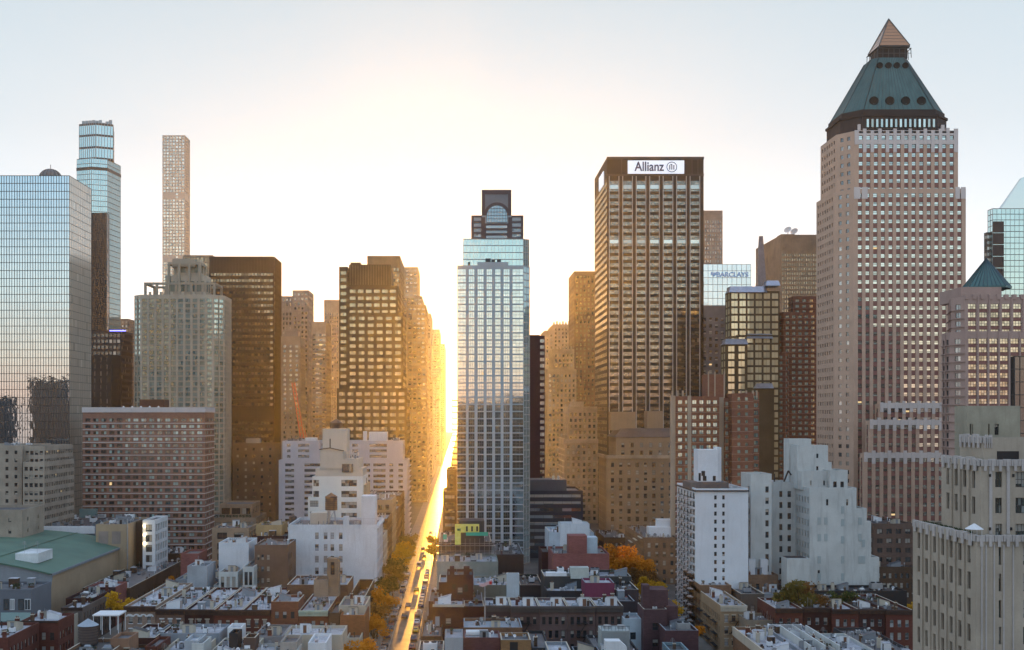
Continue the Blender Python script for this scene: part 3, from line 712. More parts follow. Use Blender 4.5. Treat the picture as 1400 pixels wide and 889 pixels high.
# bright floor bands: sky-mirroring spandrels
SPB = pane(dark=(.2,.22,.2), tint=(.85,.92,.88), blind=(.5,.52,.48), p_blind=.5, refl=.55)
for py0, py1 in ((253,258.5),(328,333)):
    for k in range(7):
        u = .022+.1395*k
        part_box(t, 'spandrel_glass', SPB, xa+u*wd+.3, xa+(u+.100)*wd-.3, Y-.2, Y-.005, WZ(py1,Y), WZ(py0,Y))
m = MB(); m.box(xa-.2, xb+.2, Y-.35, Y-.005, WZ(218,Y), WZ(214.6,Y)); m.box(xa-.2, xb+.2, Y-.3, Y-.005, WZ(240.5,Y), WZ(238,Y)); m.build('top_band', masonry((.07,.065,.06)), t)
for u in (.15,.73,.79,.88,.94): 
    x = xa+u*wd; part_box(t, 'top_pier', masonry((.07,.065,.06)), x-.25, x+.25, Y-.25, Y-.005, WZ(238,Y), WZ(218,Y))
# the sign
def text_obj(txt, size, mat, name, parent, loc, ext=.15, rot=(R(90),0,0), width=None, kind=None, bold=0.0):
    c = bpy.data.curves.new('lettering', 'FONT'); c.body = txt; c.size = size; c.extrude = ext; c.offset = bold; c.align_x = 'LEFT'; c.align_y = 'BOTTOM_BASELINE'
    to = bpy.data.objects.new('tmp', c); COL.objects.link(to)
    dg = bpy.context.evaluated_depsgraph_get(); me = bpy.data.meshes.new_from_object(to.evaluated_get(dg))
    bpy.data.objects.remove(to)
    xs = [v.co.x for v in me.vertices]; w = max(xs)-min(xs); k = (width/w) if width else 1
    for v in me.vertices: v.co.x = (v.co.x-min(xs))*k
    me.materials.clear(); me.materials.append(mat); o = bpy.data.objects.new(name, me); COL.objects.link(o); o.parent = parent
    og = parent_org(parent); o.location = (loc[0]-og.x, loc[1]-og.y, loc[2]-og.z); o.rotation_euler = rot; return o
def sign_mat(col, e=0):
    m, nt, b = new_mat('sign_face'); b.inputs['Base Color'].default_value = (*col,1); b.inputs['Roughness'].default_value = .5
    if e: b.inputs['Emission Color'].default_value = (*col,1); b.inputs['Emission Strength'].default_value = e
    return m
S_WH = sign_mat((.80,.85,.92), .30); S_NV = sign_mat((.03,.05,.13))
sg_o = part_box(t, 'sign_board', S_WH, WX(858,Y), WX(935,Y), Y-.9, Y-.36, WZ(238,Y), WZ(220,Y))
text_obj('Allianz', 7.4, S_NV, 'lettering', sg_o, (WX(867,Y), Y-1.0, WZ(234.2,Y)), .08, width=WX(907.5,Y)-WX(867,Y), bold=.14)
ex, ez, er = WX(918,Y), WZ(229,Y), 3.0
m = MB(); n = 28
for k in range(n):
    a0, a1 = 2*math.pi*k/n, 2*math.pi*(k+1)/n
    m.face([(ex+r*math.cos(a), Y-1.02, ez+r*math.sin(a)) for r, a in ((er*.86,a0),(er*.86,a1),(er,a1),(er,a0))])
for dx, lo, hi in ((-1.15,-1.5,.9),(0,-1.5,1.7),(1.15,-1.5,.9)):
    m.box(ex+dx-.28, ex+dx+.28, Y-1.05, Y-1.0, ez+lo, ez+hi)
m.box(ex-.75, ex-.28, Y-1.05, Y-1.0, ez+1.25, ez+1.7); m.box(ex-1.43, ex-.87, Y-1.05, Y-1.0, ez+.9, ez+1.2); m.box(ex+.87, ex+1.5, Y-1.05, Y-1.0, ez+.6, ez+1.1)
m.build('emblem', S_NV, sg_o)
sx = xa
part_box(t, 'sign_board', S_WH, sx-.5, sx-.005, Y+13, Y+33, WZ(246,Y), WZ(227,Y))
m = MB()
m.bar((WX(879,Y),Y+8,WZ(215,Y)-1), (WX(879,Y),Y+8,WZ(209,Y)), .15); m.bar((WX(887,Y),Y+8,WZ(215,Y)-1), (WX(887,Y),Y+8,WZ(209,Y)), .15); m.bar((WX(879,Y),Y+8,WZ(212,Y)), (WX(887,Y),Y+8,WZ(212,Y)), .12)
m.build('antenna', MUL_W, t)

# ---- behind, right of the signed tower
Y = 950
tower('ribbed_grey_tower', 'tall narrow grey ribbed tower directly behind the right edge of the signed tower', 'tower',
      [(rect(955, 988, Y, 30), 0, WZ(288,Y), spec(bay=2.2,ww=1.0,wh=2.4,fl=3.8,style='plain',glass=G_DIM,top=8,pier=(.5,.5,0)))], masonry((.26,.22,.20)), seed=51)
Y = 740
t = tower('bank_glass_tower', 'pale blue glass office building with a faint blue bank name along its top', 'office tower',
      [(rect(955, 1027, Y, 30), 0, WZ(361,Y), spec(kind='curtain',bay=3.2,fl=4.6,vb=.2,hb=.3))], masonry((.3,.33,.36)), curtain_mats=[CG_BLUE, MUL_G, MUL_G], seed=52)
S_BL = sign_mat((.25,.42,.68), .12)
text_obj('BARCLAYS', 4.4, S_BL, 'lettering', t, (WX(980,Y), Y-.5, WZ(378.5,Y)), .15, width=WX(1023,Y)-WX(980,Y), bold=.08)
m = MB(); ex, ez = WX(976,Y), WZ(375.5,Y)      # eagle-like emblem: body and two spread wings
m.face([(ex,Y-.5,ez-1.6),(ex+.7,Y-.5,ez-.4),(ex+.5,Y-.5,ez+1.2),(ex,Y-.5,ez+1.6),(ex-.5,Y-.5,ez+1.2),(ex-.7,Y-.5,ez-.4)])
for s_ in (-1,1): m.face([(ex+s_*.5,Y-.52,ez+1.0),(ex+s_*2,Y-.52,ez+1.9),(ex+s_*1.9,Y-.52,ez-.1),(ex+s_*.7,Y-.52,ez-.8)][::s_])
m.build('emblem', S_BL, t)
Y = 620
tower('grey_window_block', 'grey block wedged between the signed black tower and the gold-windowed stepped tower', 'building',
      [(rect(958, 993, Y, 20), 0, WZ(418,Y), spec(bay=3.1,ww=1.7,wh=2,fl=3.7,style='double',glass=G_DIM,top=6))], masonry((.16,.14,.13)), seed=53)
# gold-glass stepped tower
Y = 545
GF = masonry((.10,.075,.045)); SLV = metal((.42,.45,.52), .3, .7)
so = spec(bay=4.15, ww=3.3, wh=2.9, fl=3.75, sill=.35, edge=.3, top=.6, rec=.12, style='pair', glass=pane(dark=(.62,.54,.32), tint=(1,.93,.70), blind=(.80,.72,.46), p_blind=.75, refl=.35, vary=.4), frame=FRAME_BRONZE)
def sb_(a,b,dy,L,py): return ([(WX(a,Y+dy),Y+dy),(WX(b,Y+dy),Y+dy),(WX(b,Y+dy),Y+dy+L),(WX(a,Y+dy),Y+dy+L)], 0, WZ(py,Y+dy), so)
t = tower('gold_glass_tower', 'stepped tower of square gold windows with sloped silver skirts and a thin grey spire', 'office tower',
      [sb_(1008,1066,5,10,458), sb_(992,1022,3,10,470), sb_(998,1066,8,10,398)], GF, seed=54)
def skirt(a,b,pt_,pb,dy,t=t):
    m = MB(); x0_,x1_,z1_,z0_ = WX(a,Y+dy),WX(b,Y+dy),WZ(pt_,Y+dy),WZ(pb,Y+dy); y_=Y+dy-.01
    m.face([(x0_-.8,y_-1.4,z0_),(x1_,y_-1.4,z0_),(x1_,y_+2,z1_),(x0_+.8,y_+2,z1_)]); m.face([(x0_-.8,y_-1.4,z0_),(x0_+.8,y_+2,z1_),(x0_-.8,y_+8,z0_)]); m.face([(x1_,y_-1.4,z0_),(x1_,y_+2,z0_),(x1_,y_+2,z1_)])
    m.face([(x0_-.8,y_-1.4,z0_),(x0_-.8,y_,z0_),(x1_,y_,z0_),(x1_,y_-1.4,z0_)])
    m.box(x0_+.8,x1_,y_+2,y_+10,z0_,z1_); m.build('sloped_skirt', SLV, t)
skirt(998,1048,391,400,8); skirt(992,1022,463,471,3); skirt(1022,1056,456,463,5); skirt(1048,1066,383,391,8)
skirt(1034,1057,524,531,2)
part_box(t, 'lower_block', GF, WX(1022,Y), WX(1060,Y), Y+2, Y+8-.01, 0, WZ(531,Y))
m = MB(); cx = WX(1054,Y); w0, w1 = 2.4, .9
m.prism([(cx-w0,Y+16),(cx+w0,Y+16),(cx+w0,Y+20),(cx-w0,Y+20)], WZ(391,Y), WZ(315,Y), poly1=[(cx-w1,Y+17.3),(cx+w1,Y+17.3),(cx+w1,Y+18.7),(cx-w1,Y+18.7)])
m.build('spire', metal((.24,.25,.28), .45, .4), t)
# brown slab with dishes
Y = 900
t = tower('dish_topped_tower', 'broad brown ribbed tower with white satellite dishes on top, behind the thin grey spire', 'office tower',
      [([(WX(1068,Y),Y),(WX(1125,Y),Y),(WX(1125,Y),Y+77),(WX(1068,Y),Y+77)], 0, WZ(321,Y), {0: spec(bay=1.9,ww=1.0,wh=2.3,fl=3.8,style='plain',glass=G_BRONZE,top=15,pier=(.45,.45,0)), 'all': None})], masonry((.24,.17,.12)), seed=55)
part_box(t, 'penthouse', masonry((.22,.16,.12)), WX(1072,Y), WX(1090,Y), Y+8, Y+20, WZ(321,Y)-.9, WZ(318,Y))
for px, py in ((1083,311),(1092,313)):
    m = MB(); c = Vector((WX(px,Y), Y+12, WZ(py,Y))); n = 14; ax_ = Vector((-.5,-.6,.5)).normalized(); u = ax_.cross(Vector((0,0,1))).normalized(); v = ax_.cross(u)
    rings = [(0,-1.0),(1.6,-.7),(3.2,.2)]
    for (ra,da),(rb_,db) in zip(rings, rings[1:]):
        for k in range(n):
            a0, a1 = 2*math.pi*k/n, 2*math.pi*(k+1)/n
            f = lambda r,d_,a: c+ax_*d_+(u*math.cos(a)+v*math.sin(a))*r
            m.face([f(ra,da,a0),f(rb_,db,a0),f(rb_,db,a1),f(ra,da,a1)])
    m.bar(c-ax_, (c.x, c.y, WZ(320,Y)), .35); m.bar(c-ax_, c+ax_*2.4, .12)
    m.build('satellite_dish', masonry((.6,.6,.6)), t)
# red-brown apartment tower
Y = 560
RB = masonry((.20,.095,.065), .15, .2, brick=True)
srb = spec(bay=3.4,ww=1.9,wh=1.5,fl=2.85,sill=.8,top=1,edge=.5,rec=.25,style='pair',glass=G_MINT,lip=(.2,.35,1,-.35))
tower('red_brown_apartment_tower', 'stepped red-brown brick apartment tower left of the green-roofed skyscraper', 'apartment tower',
      [(cham(1063,1125,Y,12,3), 0, WZ(427,Y), srb), (rect(1084,1125,Y+3,8), WZ(427,Y)-1, WZ(405,Y+3), srb), (cham(1055,1080,Y-5,9,2.5), 0, WZ(483,Y), srb)], [RB, masonry((.30,.2,.16))], seed=56)
Y = 600
tower('glass_fronted_block', 'grey block with a white band, between the orange brick apartments and red-brown tower', 'building',
      [(rect(1036,1056,Y,20), 0, WZ(568,Y), spec(bay=3,ww=2,wh=2,fl=3.5,style='plain',glass=G_DIM,top=6))], masonry((.12,.085,.06)), seed=57)

# ---- green-roofed skyscraper
Y = 475
PK = masonry((.57,.40,.30), .08, .15); PKD = masonry((.27,.13,.11), .1, .1); PALE = masonry((.66,.60,.57), .08, .1)
G_WP = pane(dark=(.05,.06,.055), tint=(.9,.98,.92), blind=(.55,.6,.5), p_blind=.4, refl=.55, lit=.004)
def skw(i,j,n,m): return False
fw = 3.75
swf = spec(bay=3.32, ww=1.75, wh=1.75, fl=fw, sill=1.0, edge=1.1, top=1.0, rec=.3, spm=1, spd=.12, style='double', glass=G_WP)
sws = spec(bay=3.32, ww=1.5, wh=1.75, fl=fw, sill=1.0, edge=1.1, top=1.0, rec=.3, spm=0, style='plain', glass=pane(p_blind=.3,refl=.25))
def wz(py): return WZ(py,Y)
def wp(a, b, dy, L, c=5.5): return cham(a, b, Y+dy, L, c)
t = tower('green_roofed_skyscraper', 'massive pink-beige brick skyscraper with a green copper pyramid roof and glass tip', 'skyscraper',
      [([(WX(1167,Y),Y),(WX(1320.5,Y),Y),(WX(1320.5,Y),Y+31),(WX(1148,Y),Y+31),(WX(1148,Y),Y+7)], 0, wz(258), {0: swf, 4: sws, 3: sws}),
       ([(WX(1170,Y),Y+1.5),(WX(1312,Y),Y+1.5),(WX(1312,Y),Y+29),(WX(1152,Y),Y+29),(WX(1152,Y),Y+8)], wz(258)-1, wz(178), {0: swf, 4: sws, 3: sws})], [PK, PKD, PALE], seed=60, indiv=100)
# pale upper stone storeys with a toothed lower edge, and merlons along the top
def pale_band(pz0, pz1, a, b, dy, teeth, seed):
    m = MB(); rs = random.Random(seed); x0_, x1_ = WX(a,Y), WX(b,Y); n = max(1, int((x1_-x0_)/1.66)); w = (x1_-x0_)/n
    return n, w, x0_
def cap_strip(name, a, b, pz0, pz1, dy, mat=PALE, th=.22, par=None):
    """pale stone between the windows: narrow strips so that the openings stay open"""
    m = MB(); x0_, x1_ = WX(a,Y), WX(b,Y)
    z0_, z1_ = wz(pz1), wz(pz0)
    return x0_, x1_, z0_, z1_
WPX = WX(1170,Y); WPW = WX(1312,Y)-WPX; nb = int(round((WPW-2.2)/3.32)); bw = (WPW-2.2)/nb
m = MB(); yy = Y+1.5
for i in range(nb+1):        # strips on the piers: down to different heights
    u = WPX+1.1+i*bw; half = (bw-1.75)/2
    a = u-half+.02; b = u+half-.02
    if i == 0: a = WPX+.02
    if i == nb: b = WPX+WPW-.02
    depth = 2.2 if i % 3 else 1.3
    m.box(a, b, yy-.2, yy-.004, wz(178)-fw*depth-1, wz(178)+ (1.0 if i % 2 else .3))
for i in range(nb):
    u0 = WPX+1.1+i*bw+(bw-1.75)/2; u1 = u0+1.75
    for j in range(2): m.box(u0+.02, u1-.02, yy-.16, yy-.004, wz(178)-1.0-(j+1)*fw+1.0+1.8, wz(178)-1.0-j*fw+.9)
    m.box(u0+.02, u1-.02, yy-.16, yy-.004, wz(178)-.95, wz(178)+.2)
m.build('pale_crown_stone', PALE, t)
for px, z in ((1176,164),(1195,166),(1212,162),(1233,162),(1252,162),(1270,163),(1290,165)):
    for k in range(2): part_box(t, 'merlon', PALE, WX(px+k*7,Y), WX(px+k*7+4.5,Y), Y+2.2, Y+4, wz(178), wz(z+4+k*4))
# shoulders: pale tops at the first setback
m = MB()
for a, b in ((1167.5,1176),(1178,1186),(1306,1312),(1313.5,1320)):
    m.box(WX(a,Y), WX(b,Y), Y-.2, Y-.004, wz(272), wz(256))
m.build('pale_shoulder_stone', PALE, t)
# roof base, drum with louvres and windows
cxr = WX(1218,Y+16); czr = Y+28
def octa(hw, hd, c, cx=None, cy=None):
    cx = cx if cx is not None else WPC; cy = cy if cy is not None else Y+17.8
    return [(cx-hw+c,cy-hd),(cx+hw-c,cy-hd),(cx+hw,cy-hd+c),(cx+hw,cy+hd-c),(cx+hw-c,cy+hd),(cx-hw+c,cy+hd),(cx-hw,cy+hd-c),(cx-hw,cy-hd+c)]
WPC = WX(1217.5, Y+12)
Yr = Y+1.5
zr = lambda py: H-(py-VY)*Yr/F
m = MB(); m.prism(octa(23.4,16,7), wz(180), zr(159)); drum = m.build('roof_drum', masonry((.05,.04,.04)), t)
m = MB(); m.prism(octa(24.0,16.4,7.2), zr(159), zr(156)); m.prism(octa(22.8,15.6,7), zr(156), zr(149)); m.build('roof_ledge', masonry((.035,.03,.03)), t)
m = MB()
for k in range(15): m.box(WPC-14.5+k*2.05, WPC-13.6+k*2.05, Y+1.3, Y+1.75, zr(174), zr(163))
m.build('drum_window', G_WP, drum)
BLACKM = masonry((.012,.014,.014),.1,.1)
COPPER, nt, b = new_mat('copper_roof'); g = nt.nodes.new('ShaderNodeNewGeometry')
mp = nt.nodes.new('ShaderNodeMapping'); lk(nt, g.outputs['Position'], mp.inputs[0]); mp.inputs['Scale'].default_value = (1,1,.15)
f = noisef(nt, .35, 4, mp.outputs[0]); c_ = mixc(nt, mrange(nt, f, .3, .7, 0, 1), (.035,.10,.10), (.06,.15,.15)); lk(nt, c_, b.inputs['Base Color']); b.inputs['Roughness'].default_value = .55; b.inputs['Metallic'].default_value = .25
lo_, hi_ = octa(22.2,15.2,6.8), octa(8.4,6.4,2.6)
hi_ = [(WX(1215,Y+14)+(x-WPC)*.95, y) for x, y in hi_]
Yt = Y+11.6; ztop = H-(79-VY)*Yt/F
m = MB(); m.prism(lo_, zr(149), ztop, poly1=hi_); pyr = m.build('copper_roof', COPPER, t)
m = MB()
for k in range(8):           # standing seams
    A0, A1 = Vector(lo_[k]), Vector(lo_[(k+1)%8]); B0, B1 = Vector(hi_[k]), Vector(hi_[(k+1)%8]); n = 16 if (A1-A0).length > 20 else 7
    for q in range(n+1):
        a, b2 = A0.lerp(A1, q/n), B0.lerp(B1, q/n); m.bar((a.x,a.y,zr(149)), (b2.x,b2.y,ztop), .13 if 0 < q < n else .3, 0, 3)
m.build('standing_seam', metal((.05,.10,.105), .5, .3), pyr)
def on_face(u, v):           # point on the front slope: u along, v up
    A = Vector(lo_[0]).lerp(Vector(lo_[1]), u); B_ = Vector(hi_[0]).lerp(Vector(hi_[1]), u); p = A.lerp(B_, v); return p.x, p.y, zr(149)+(ztop-zr(149))*v
for us, v, r_ in (([.12,.37,.62,.87],.16,1.55),([.1,.37,.63,.9],.84,1.1)):
    for u in us:
        x, y_, z = on_face(u, v); m = MB(); n = 14
        for k in range(n):
            a0, a1 = 2*math.pi*k/n, 2*math.pi*(k+1)/n
            f1 = lambda r,a,d_: (x+r*math.cos(a), y_-d_, z+r*math.sin(a))
            m.face([f1(r_,a0,.7),f1(r_*1.25,a0,.7),f1(r_*1.25,a1,.7),f1(r_,a1,.7)][::-1]); m.face([f1(r_*1.25,a0,.7),f1(r_*1.25,a0,-1.5),f1(r_*1.25,a1,-1.5),f1(r_*1.25,a1,.7)])
        m.face([f1(r_,2*math.pi*k/n,.45) for k in range(n)][::-1], 1)
        m.build('round_dormer', [BLACKM, BLACKM], pyr)
m = MB()                      # lantern gallery and glass tip
cx, cyy = WX(1215,Y+17.8), Y+17.8
m.prism([(cx-6.4,cyy-5),(cx+6.4,cyy-5),(cx+6.4,cyy+5),(cx-6.4,cyy+5)], ztop, ztop+4.6)
lan = m.build('lantern', masonry((.045,.04,.04)), t)
m = MB()
for sx_ in (-7.6,-5,-2.5,0,2.5,5,7.6): m.bar((cx+sx_,cyy-6.2,ztop), (cx+sx_*.97,cyy-6.1,ztop+4.2), .18)
m.bar((cx-7.6,cyy-6.2,ztop+4.2), (cx+7.6,cyy-6.2,ztop+4.2), .2); m.bar((cx-7.6,cyy-6.2,ztop+2), (cx+7.6,cyy-6.2,ztop+2), .15); m.bar((cx-7.6,cyy-6.2,ztop+4.2), (cx-7.6,cyy+6.2,ztop+4.2), .2)
for sx_ in (-7.6,7.6):
    for k in range(5): m.bar((cx+sx_,cyy-6.2+k*3.1,ztop), (cx+sx_*.97,cyy-6.2+k*3.1,ztop+4.2), .16)
    m.bar((cx+sx_,cyy-6.2,ztop+4.2), (cx+sx_,cyy+6.2,ztop+4.2), .2)
m.build('gallery_rail', metal((.06,.06,.06),.5,.3), t)
TIP, nt, b = new_mat('glass_tip'); b.inputs['Base Color'].default_value = (.42,.22,.12,1); b.inputs['Metallic'].default_value = .6; b.inputs['Roughness'].default_value = .25

m = MB(); q = 6.8; zt = H-(27-VY)*(Y+17.8)/F
P = [(cx-q,cyy-q),(cx+q,cyy-q),(cx+q,cyy+q),(cx-q,cyy+q)]
m.prism(P, ztop+4.6, ztop+5.4, 0)
m.build('tip_base', masonry((.06,.06,.06)), t)
m = MB(); zb = ztop+5.4
for k in range(4):
    a, b2 = P[k], P[(k+1)%4]; N_ = 8
    for i in range(N_):
        for j in range(N_-i):
            def pp(u, v): 
                s1 = 1-v/N_; x = cx+((a[0]+(b2[0]-a[0])*u/N_/(s1 if s1 else 1))-cx)*s1 if s1 > 0 else cx
                y_ = cyy+((a[1]+(b2[1]-a[1])*u/N_/(s1 if s1 else 1))-cyy)*s1 if s1 > 0 else cyy
                return (x, y_, zb+(zt-zb)*v/N_)
            m.face([pp(i,j),pp(i+1,j),pp(i,j+1)] if j == N_-i-1 else [pp(i,j),pp(i+1,j),pp(i+1,j+1),pp(i,j+1)])
tip = m.build('glass_tip', TIP, t)
m = MB()
for k in range(4): m.bar((*P[k], zb), (cx,cyy,zt+.4), .25)
for k in range(1,8):
    s1 = 1-k/8
    for c in range(4):
        a, b2 = P[c], P[(c+1)%4]; m.bar((cx+(a[0]-cx)*s1, cyy+(a[1]-cyy)*s1, zb+(zt-zb)*k/8), (cx+(b2[0]-cx)*s1, cyy+(b2[1]-cyy)*s1, zb+(zt-zb)*k/8), .1)
m.build('tip_bar', metal((.10,.10,.10),.4,.5), tip)
# stepped annex at the foot with pale toothed tops
for (nm, lb, a, b, py, dy) in (('upper_annex','pale-topped brick annex stepping out of the green-roofed skyscraper, upper one',1202,1290,552,-5),
                                ('middle_annex','pale-topped brick annex of the green-roofed skyscraper, middle step',1188,1300,575,-9),
                                ('lower_annex','pale-topped brick annex of the green-roofed skyscraper, lowest and widest step',1180,1306,620,-13)):
    s_ = dict(swf); s_['glass'] = G_WP if dy != -5 else pane(p_blind=.2,refl=.3,lit=.12)
    Y2 = Y+dy; zz = WZ(py,Y2)
    an = tower(nm, lb, 'building', [([(WX(a,Y2),Y2),(WX(b,Y2),Y2),(WX(b,Y2),Y2+ (4 if dy!=-5 else 5)-.01),(WX(a,Y2),Y2+(4 if dy!=-5 else 5)-.01)], 0, zz, s_)], [PK, PKD], seed=61-dy)
    n = int(round((WX(b,Y2)-WX(a,Y2)-2.2)/3.32)); bw2 = (WX(b,Y2)-WX(a,Y2)-2.2)/n; m = MB()
    for i in range(n+1):
        u = WX(a,Y2)+1.1+i*bw2; hf = (bw2-1.75)/2-.02; m.box(max(u-hf, WX(a,Y2)+.02), min(u+hf, WX(b,Y2)-.02), Y2-.2, Y2-.004, zz-3.6-(i%2)*.8, zz+.5+(i%2)*.7)
    for i in range(n): u0 = WX(a,Y2)+1.1+i*bw2+(bw2-1.75)/2; m.box(u0+.02, u0+1.73, Y2-.15, Y2-.004, zz-1.95+.0, zz+.3)
    m.build('pale_crown_stone', PALE, an)

# ---- pyramid-roofed apartment tower at the right edge
Y = 395
PK2 = masonry((.42,.30,.26), .1, .15)
s2 = spec(bay=3.9, ww=2.9, wh=1.9, fl=3.1, sill=.6, edge=.6, top=2.0, rec=.25, spm=1, spd=.1, style='triple', glass=pane(dark=(.05,.05,.04), tint=(.95,.92,.75), blind=(.6,.58,.45), p_blind=.5, refl=.45), pier=(.5,.3,0))
s2s = spec(bay=3.9, ww=2.2, wh=1.9, fl=3.1, sill=.6, edge=.6, top=2.0, rec=.25, spm=0, style='pair', glass=G_DIM, pier=(.5,.3,0), lip=(.25,.5,0,-.4))
t = tower('pyramid_roofed_apartments', 'pink-beige apartment tower with a small teal pyramid roof, at the right edge', 'apartment tower',
      [([(WX(1320,Y),Y),(WX(1440,Y),Y),(WX(1440,Y),Y+26),(WX(1332,Y),Y+26),(WX(1309,Y),Y+13),(WX(1307,Y),Y+5)], 0, WZ(453,Y), {0: s2, 5: s2s, 4: s2s}),
       ([(WX(1326,Y),Y+4),(WX(1440,Y),Y+4),(WX(1440,Y),Y+25),(WX(1338,Y),Y+25),(WX(1316,Y),Y+9)], WZ(453,Y)-.9, WZ(404,Y), {0: s2, 4: s2s, 3: s2s})], [PK2, PKD], seed=70)
for k in range(10): part_box(t, 'merlon', PK2, WX(1326+k*11,Y), WX(1331+k*11,Y), Y+3.6, Y+5, WZ(404,Y)-1, WZ(401,Y))
part_box(t, 'penthouse', PK2, WX(1328,Y), WX(1384,Y), Y+8, Y+26, WZ(404,Y)-.9, WZ(389,Y))
m = MB(); cx = WX(1352,Y+14); cyy = Y+16; P = [(cx+8.6*math.cos(math.pi*(k+.5)/4), cyy+8.6*math.sin(math.pi*(k+.5)/4)) for k in range(8)]
m.prism(P, WZ(389,Y), WZ(389,Y)+.6); 
m.prism(P, WZ(389,Y)+.6, WZ(349,Y)+1.0, poly1=[(cx+(x-cx)*.02, cyy+(y-cyy)*.02) for x, y in P])
pr_ = m.build('pyramid_roof', COPPER, t)
m = MB()
for k in range(8):
    for q in range(4):
        a = Vector(P[k]).lerp(Vector(P[(k+1)%8]), q/4); m.bar((a.x,a.y,WZ(389,Y)+.6), (cx,cyy,WZ(349,Y)+1.2), .16, 0, 3)
m.build('roof_ridge', metal((.03,.07,.09),.5,.3), pr_)
# teal glass tower at the right edge behind
Y = 760
t = tower('teal_glass_tower', 'teal and dark glass tower with a slanted top, cut off by the right edge', 'office tower',
      [([(WX(1357,Y),Y),(WX(1430,Y),Y),(WX(1430,Y),Y+7),(WX(1357,Y),Y+7)], 0, WZ(285,Y), spec(kind='curtain',bay=3,fl=4,vb=.15,hb=.4)),
       ([(WX(1351,Y),Y+2),(WX(1357,Y),Y+2),(WX(1357,Y),Y+6),(WX(1351,Y),Y+6)], 0, WZ(317,Y), spec(cols=[(.02,.98)],wh=2.2,fl=4,style='plain',glass=G_DIM)),], masonry((.07,.06,.055)), curtain_mats=[CG_TEAL, MUL_G, MUL_D], seed=71)
m = MB(); z0_ = WZ(285,Y); z1_ = WZ(242,Y)
m.face([(WX(1370,Y),Y+1,z0_),(WX(1440,Y),Y+1,z0_),(WX(1440,Y),Y+1,z1_+6),(WX(1400,Y),Y+1,z1_),(WX(1396,Y),Y+1,z1_-2)]); m.face([(WX(1370,Y),Y+1,z0_),(WX(1396,Y),Y+1,z1_-2),(WX(1400,Y),Y+1,z1_),(WX(1400,Y),Y+6,z1_),(WX(1370,Y),Y+6,z0_)])
m.build('slanted_top', CG_PALE, t)
for k in range(6): part_box(t, 'dark_balcony_stack', masonry((.05,.04,.04)), WX(1357.5,Y), WX(1372,Y), Y-.6, Y-.12, WZ(318+k*16,Y), WZ(303+k*16,Y))
# ---------------------------------------------------------------- rooftop pieces (parts, shared meshes)
BRK = masonry((.13,.045,.035), .2, .25, brick=True); BRK_D = masonry((.06,.025,.024), .2, .25, brick=True); BRK_T = masonry((.22,.12,.07), .2, .25, brick=True)
BRN = masonry((.10,.065,.045), .2, .25, brick=True); TAN = masonry((.36,.28,.19), .12, .2); CREAM = masonry((.48,.44,.36), .1, .25); GREYP = masonry((.24,.27,.30), .12, .25)
WHT = masonry((.62,.66,.70), .08, .3); PALEG = masonry((.52,.55,.54), .12, .5); DK = masonry((.05,.05,.055), .2, .15); PINKB = masonry((.26,.10,.09), .15, .2, brick=True)
TARW = roofing((.46,.49,.54), .45); GALV = metal((.42,.45,.48), .4, .6); RUST = metal((.20,.10,.06), .8, .1); WHM = masonry((.70,.72,.74), .08, .2); BLKM = masonry((.03,.03,.032), .2, .1)
WOOD = masonry((.13,.085,.065), .3, .4); CEDAR = masonry((.10,.08,.075), .25, .3)
_tpl = {}
def tpl(name, fn, mats, key=None):
    k = key or name
    if k not in _tpl:
        mb = MB(); fn(mb); me = bpy.data.meshes.new(name); me.from_pydata(mb.v, [], mb.f)
        for m in mats: me.materials.append(m)
        me.polygons.foreach_set('material_index', mb.m); me.update(); _tpl[k] = me
    return _tpl[k]
def put(name, me, parent, loc, rz=0, sc_=1):
    o = bpy.data.objects.new(name, me); COL.objects.link(o); o.parent = parent; og = parent_org(parent)
    o.location = (loc[0]-og.x, loc[1]-og.y, loc[2]-og.z); o.rotation_euler = (0,0,rz)
    o.scale = sc_ if isinstance(sc_, tuple) else (sc_,)*3; return o
def f_ac(m):
    m.box(-.6,.6,-.45,.45,.25,1.15,0); m.cyl(0,0,1.15,1.3,.36,.36,10,1,1)
    for x in (-.5,.5): m.box(x-.05,x+.05,-.4,.4,0,.25,1)
    for k in range(5): m.box(-.5,.5,-.47,-.45,.35+k*.15,.42+k*.15,1)
def f_bigac(m):
    m.box(-1.6,1.6,-1.1,1.1,.4,2.0,0)
    for x in (-.85,.85): m.cyl(x,0,2.0,2.25,.62,.62,12,1,1)
    for x in (-1.4,1.4): m.box(x-.08,x+.08,-1,1,0,.4,1)
    for k in range(6): m.box(-1.5,1.5,-1.13,-1.1,.6+k*.22,.7+k*.22,1)
def f_pipe(m): m.cyl(0,0,0,1.3,.13,.13,8,0); m.cyl(0,0,1.25,1.55,.28,.05,8,0)
def f_goose(m):
    m.cyl(0,0,0,1.0,.25,.25,8,0); m.bar((0,0,1.0),(.1,0,1.35),.26,0,8); m.bar((.1,0,1.35),(.6,0,1.35),.26,0,8); m.bar((.6,0,1.35),(.7,0,1.0),.28,0,8)
def f_chim(m):
    m.box(-.45,.45,-.35,.35,0,2.0,0); m.box(-.52,.52,-.42,.42,2.0,2.15,1)
    for x in (-.2,.2): m.cyl(x,0,2.15,2.55,.13,.11,7,2)
def f_sky(m):
    m.box(-1,1,-.7,.7,0,.35,0); a=[(-.95,-.65),(.95,-.65),(.95,.65),(-.95,.65)]; b=[(-.6,-.03),(.6,-.03),(.6,.03),(-.6,.03)]; m.prism(a,.35,.85,1,None,b)
    for x in (-.45,0,.45): m.bar((x,-.62,.38),(x*.7,0,.87),.035,0)
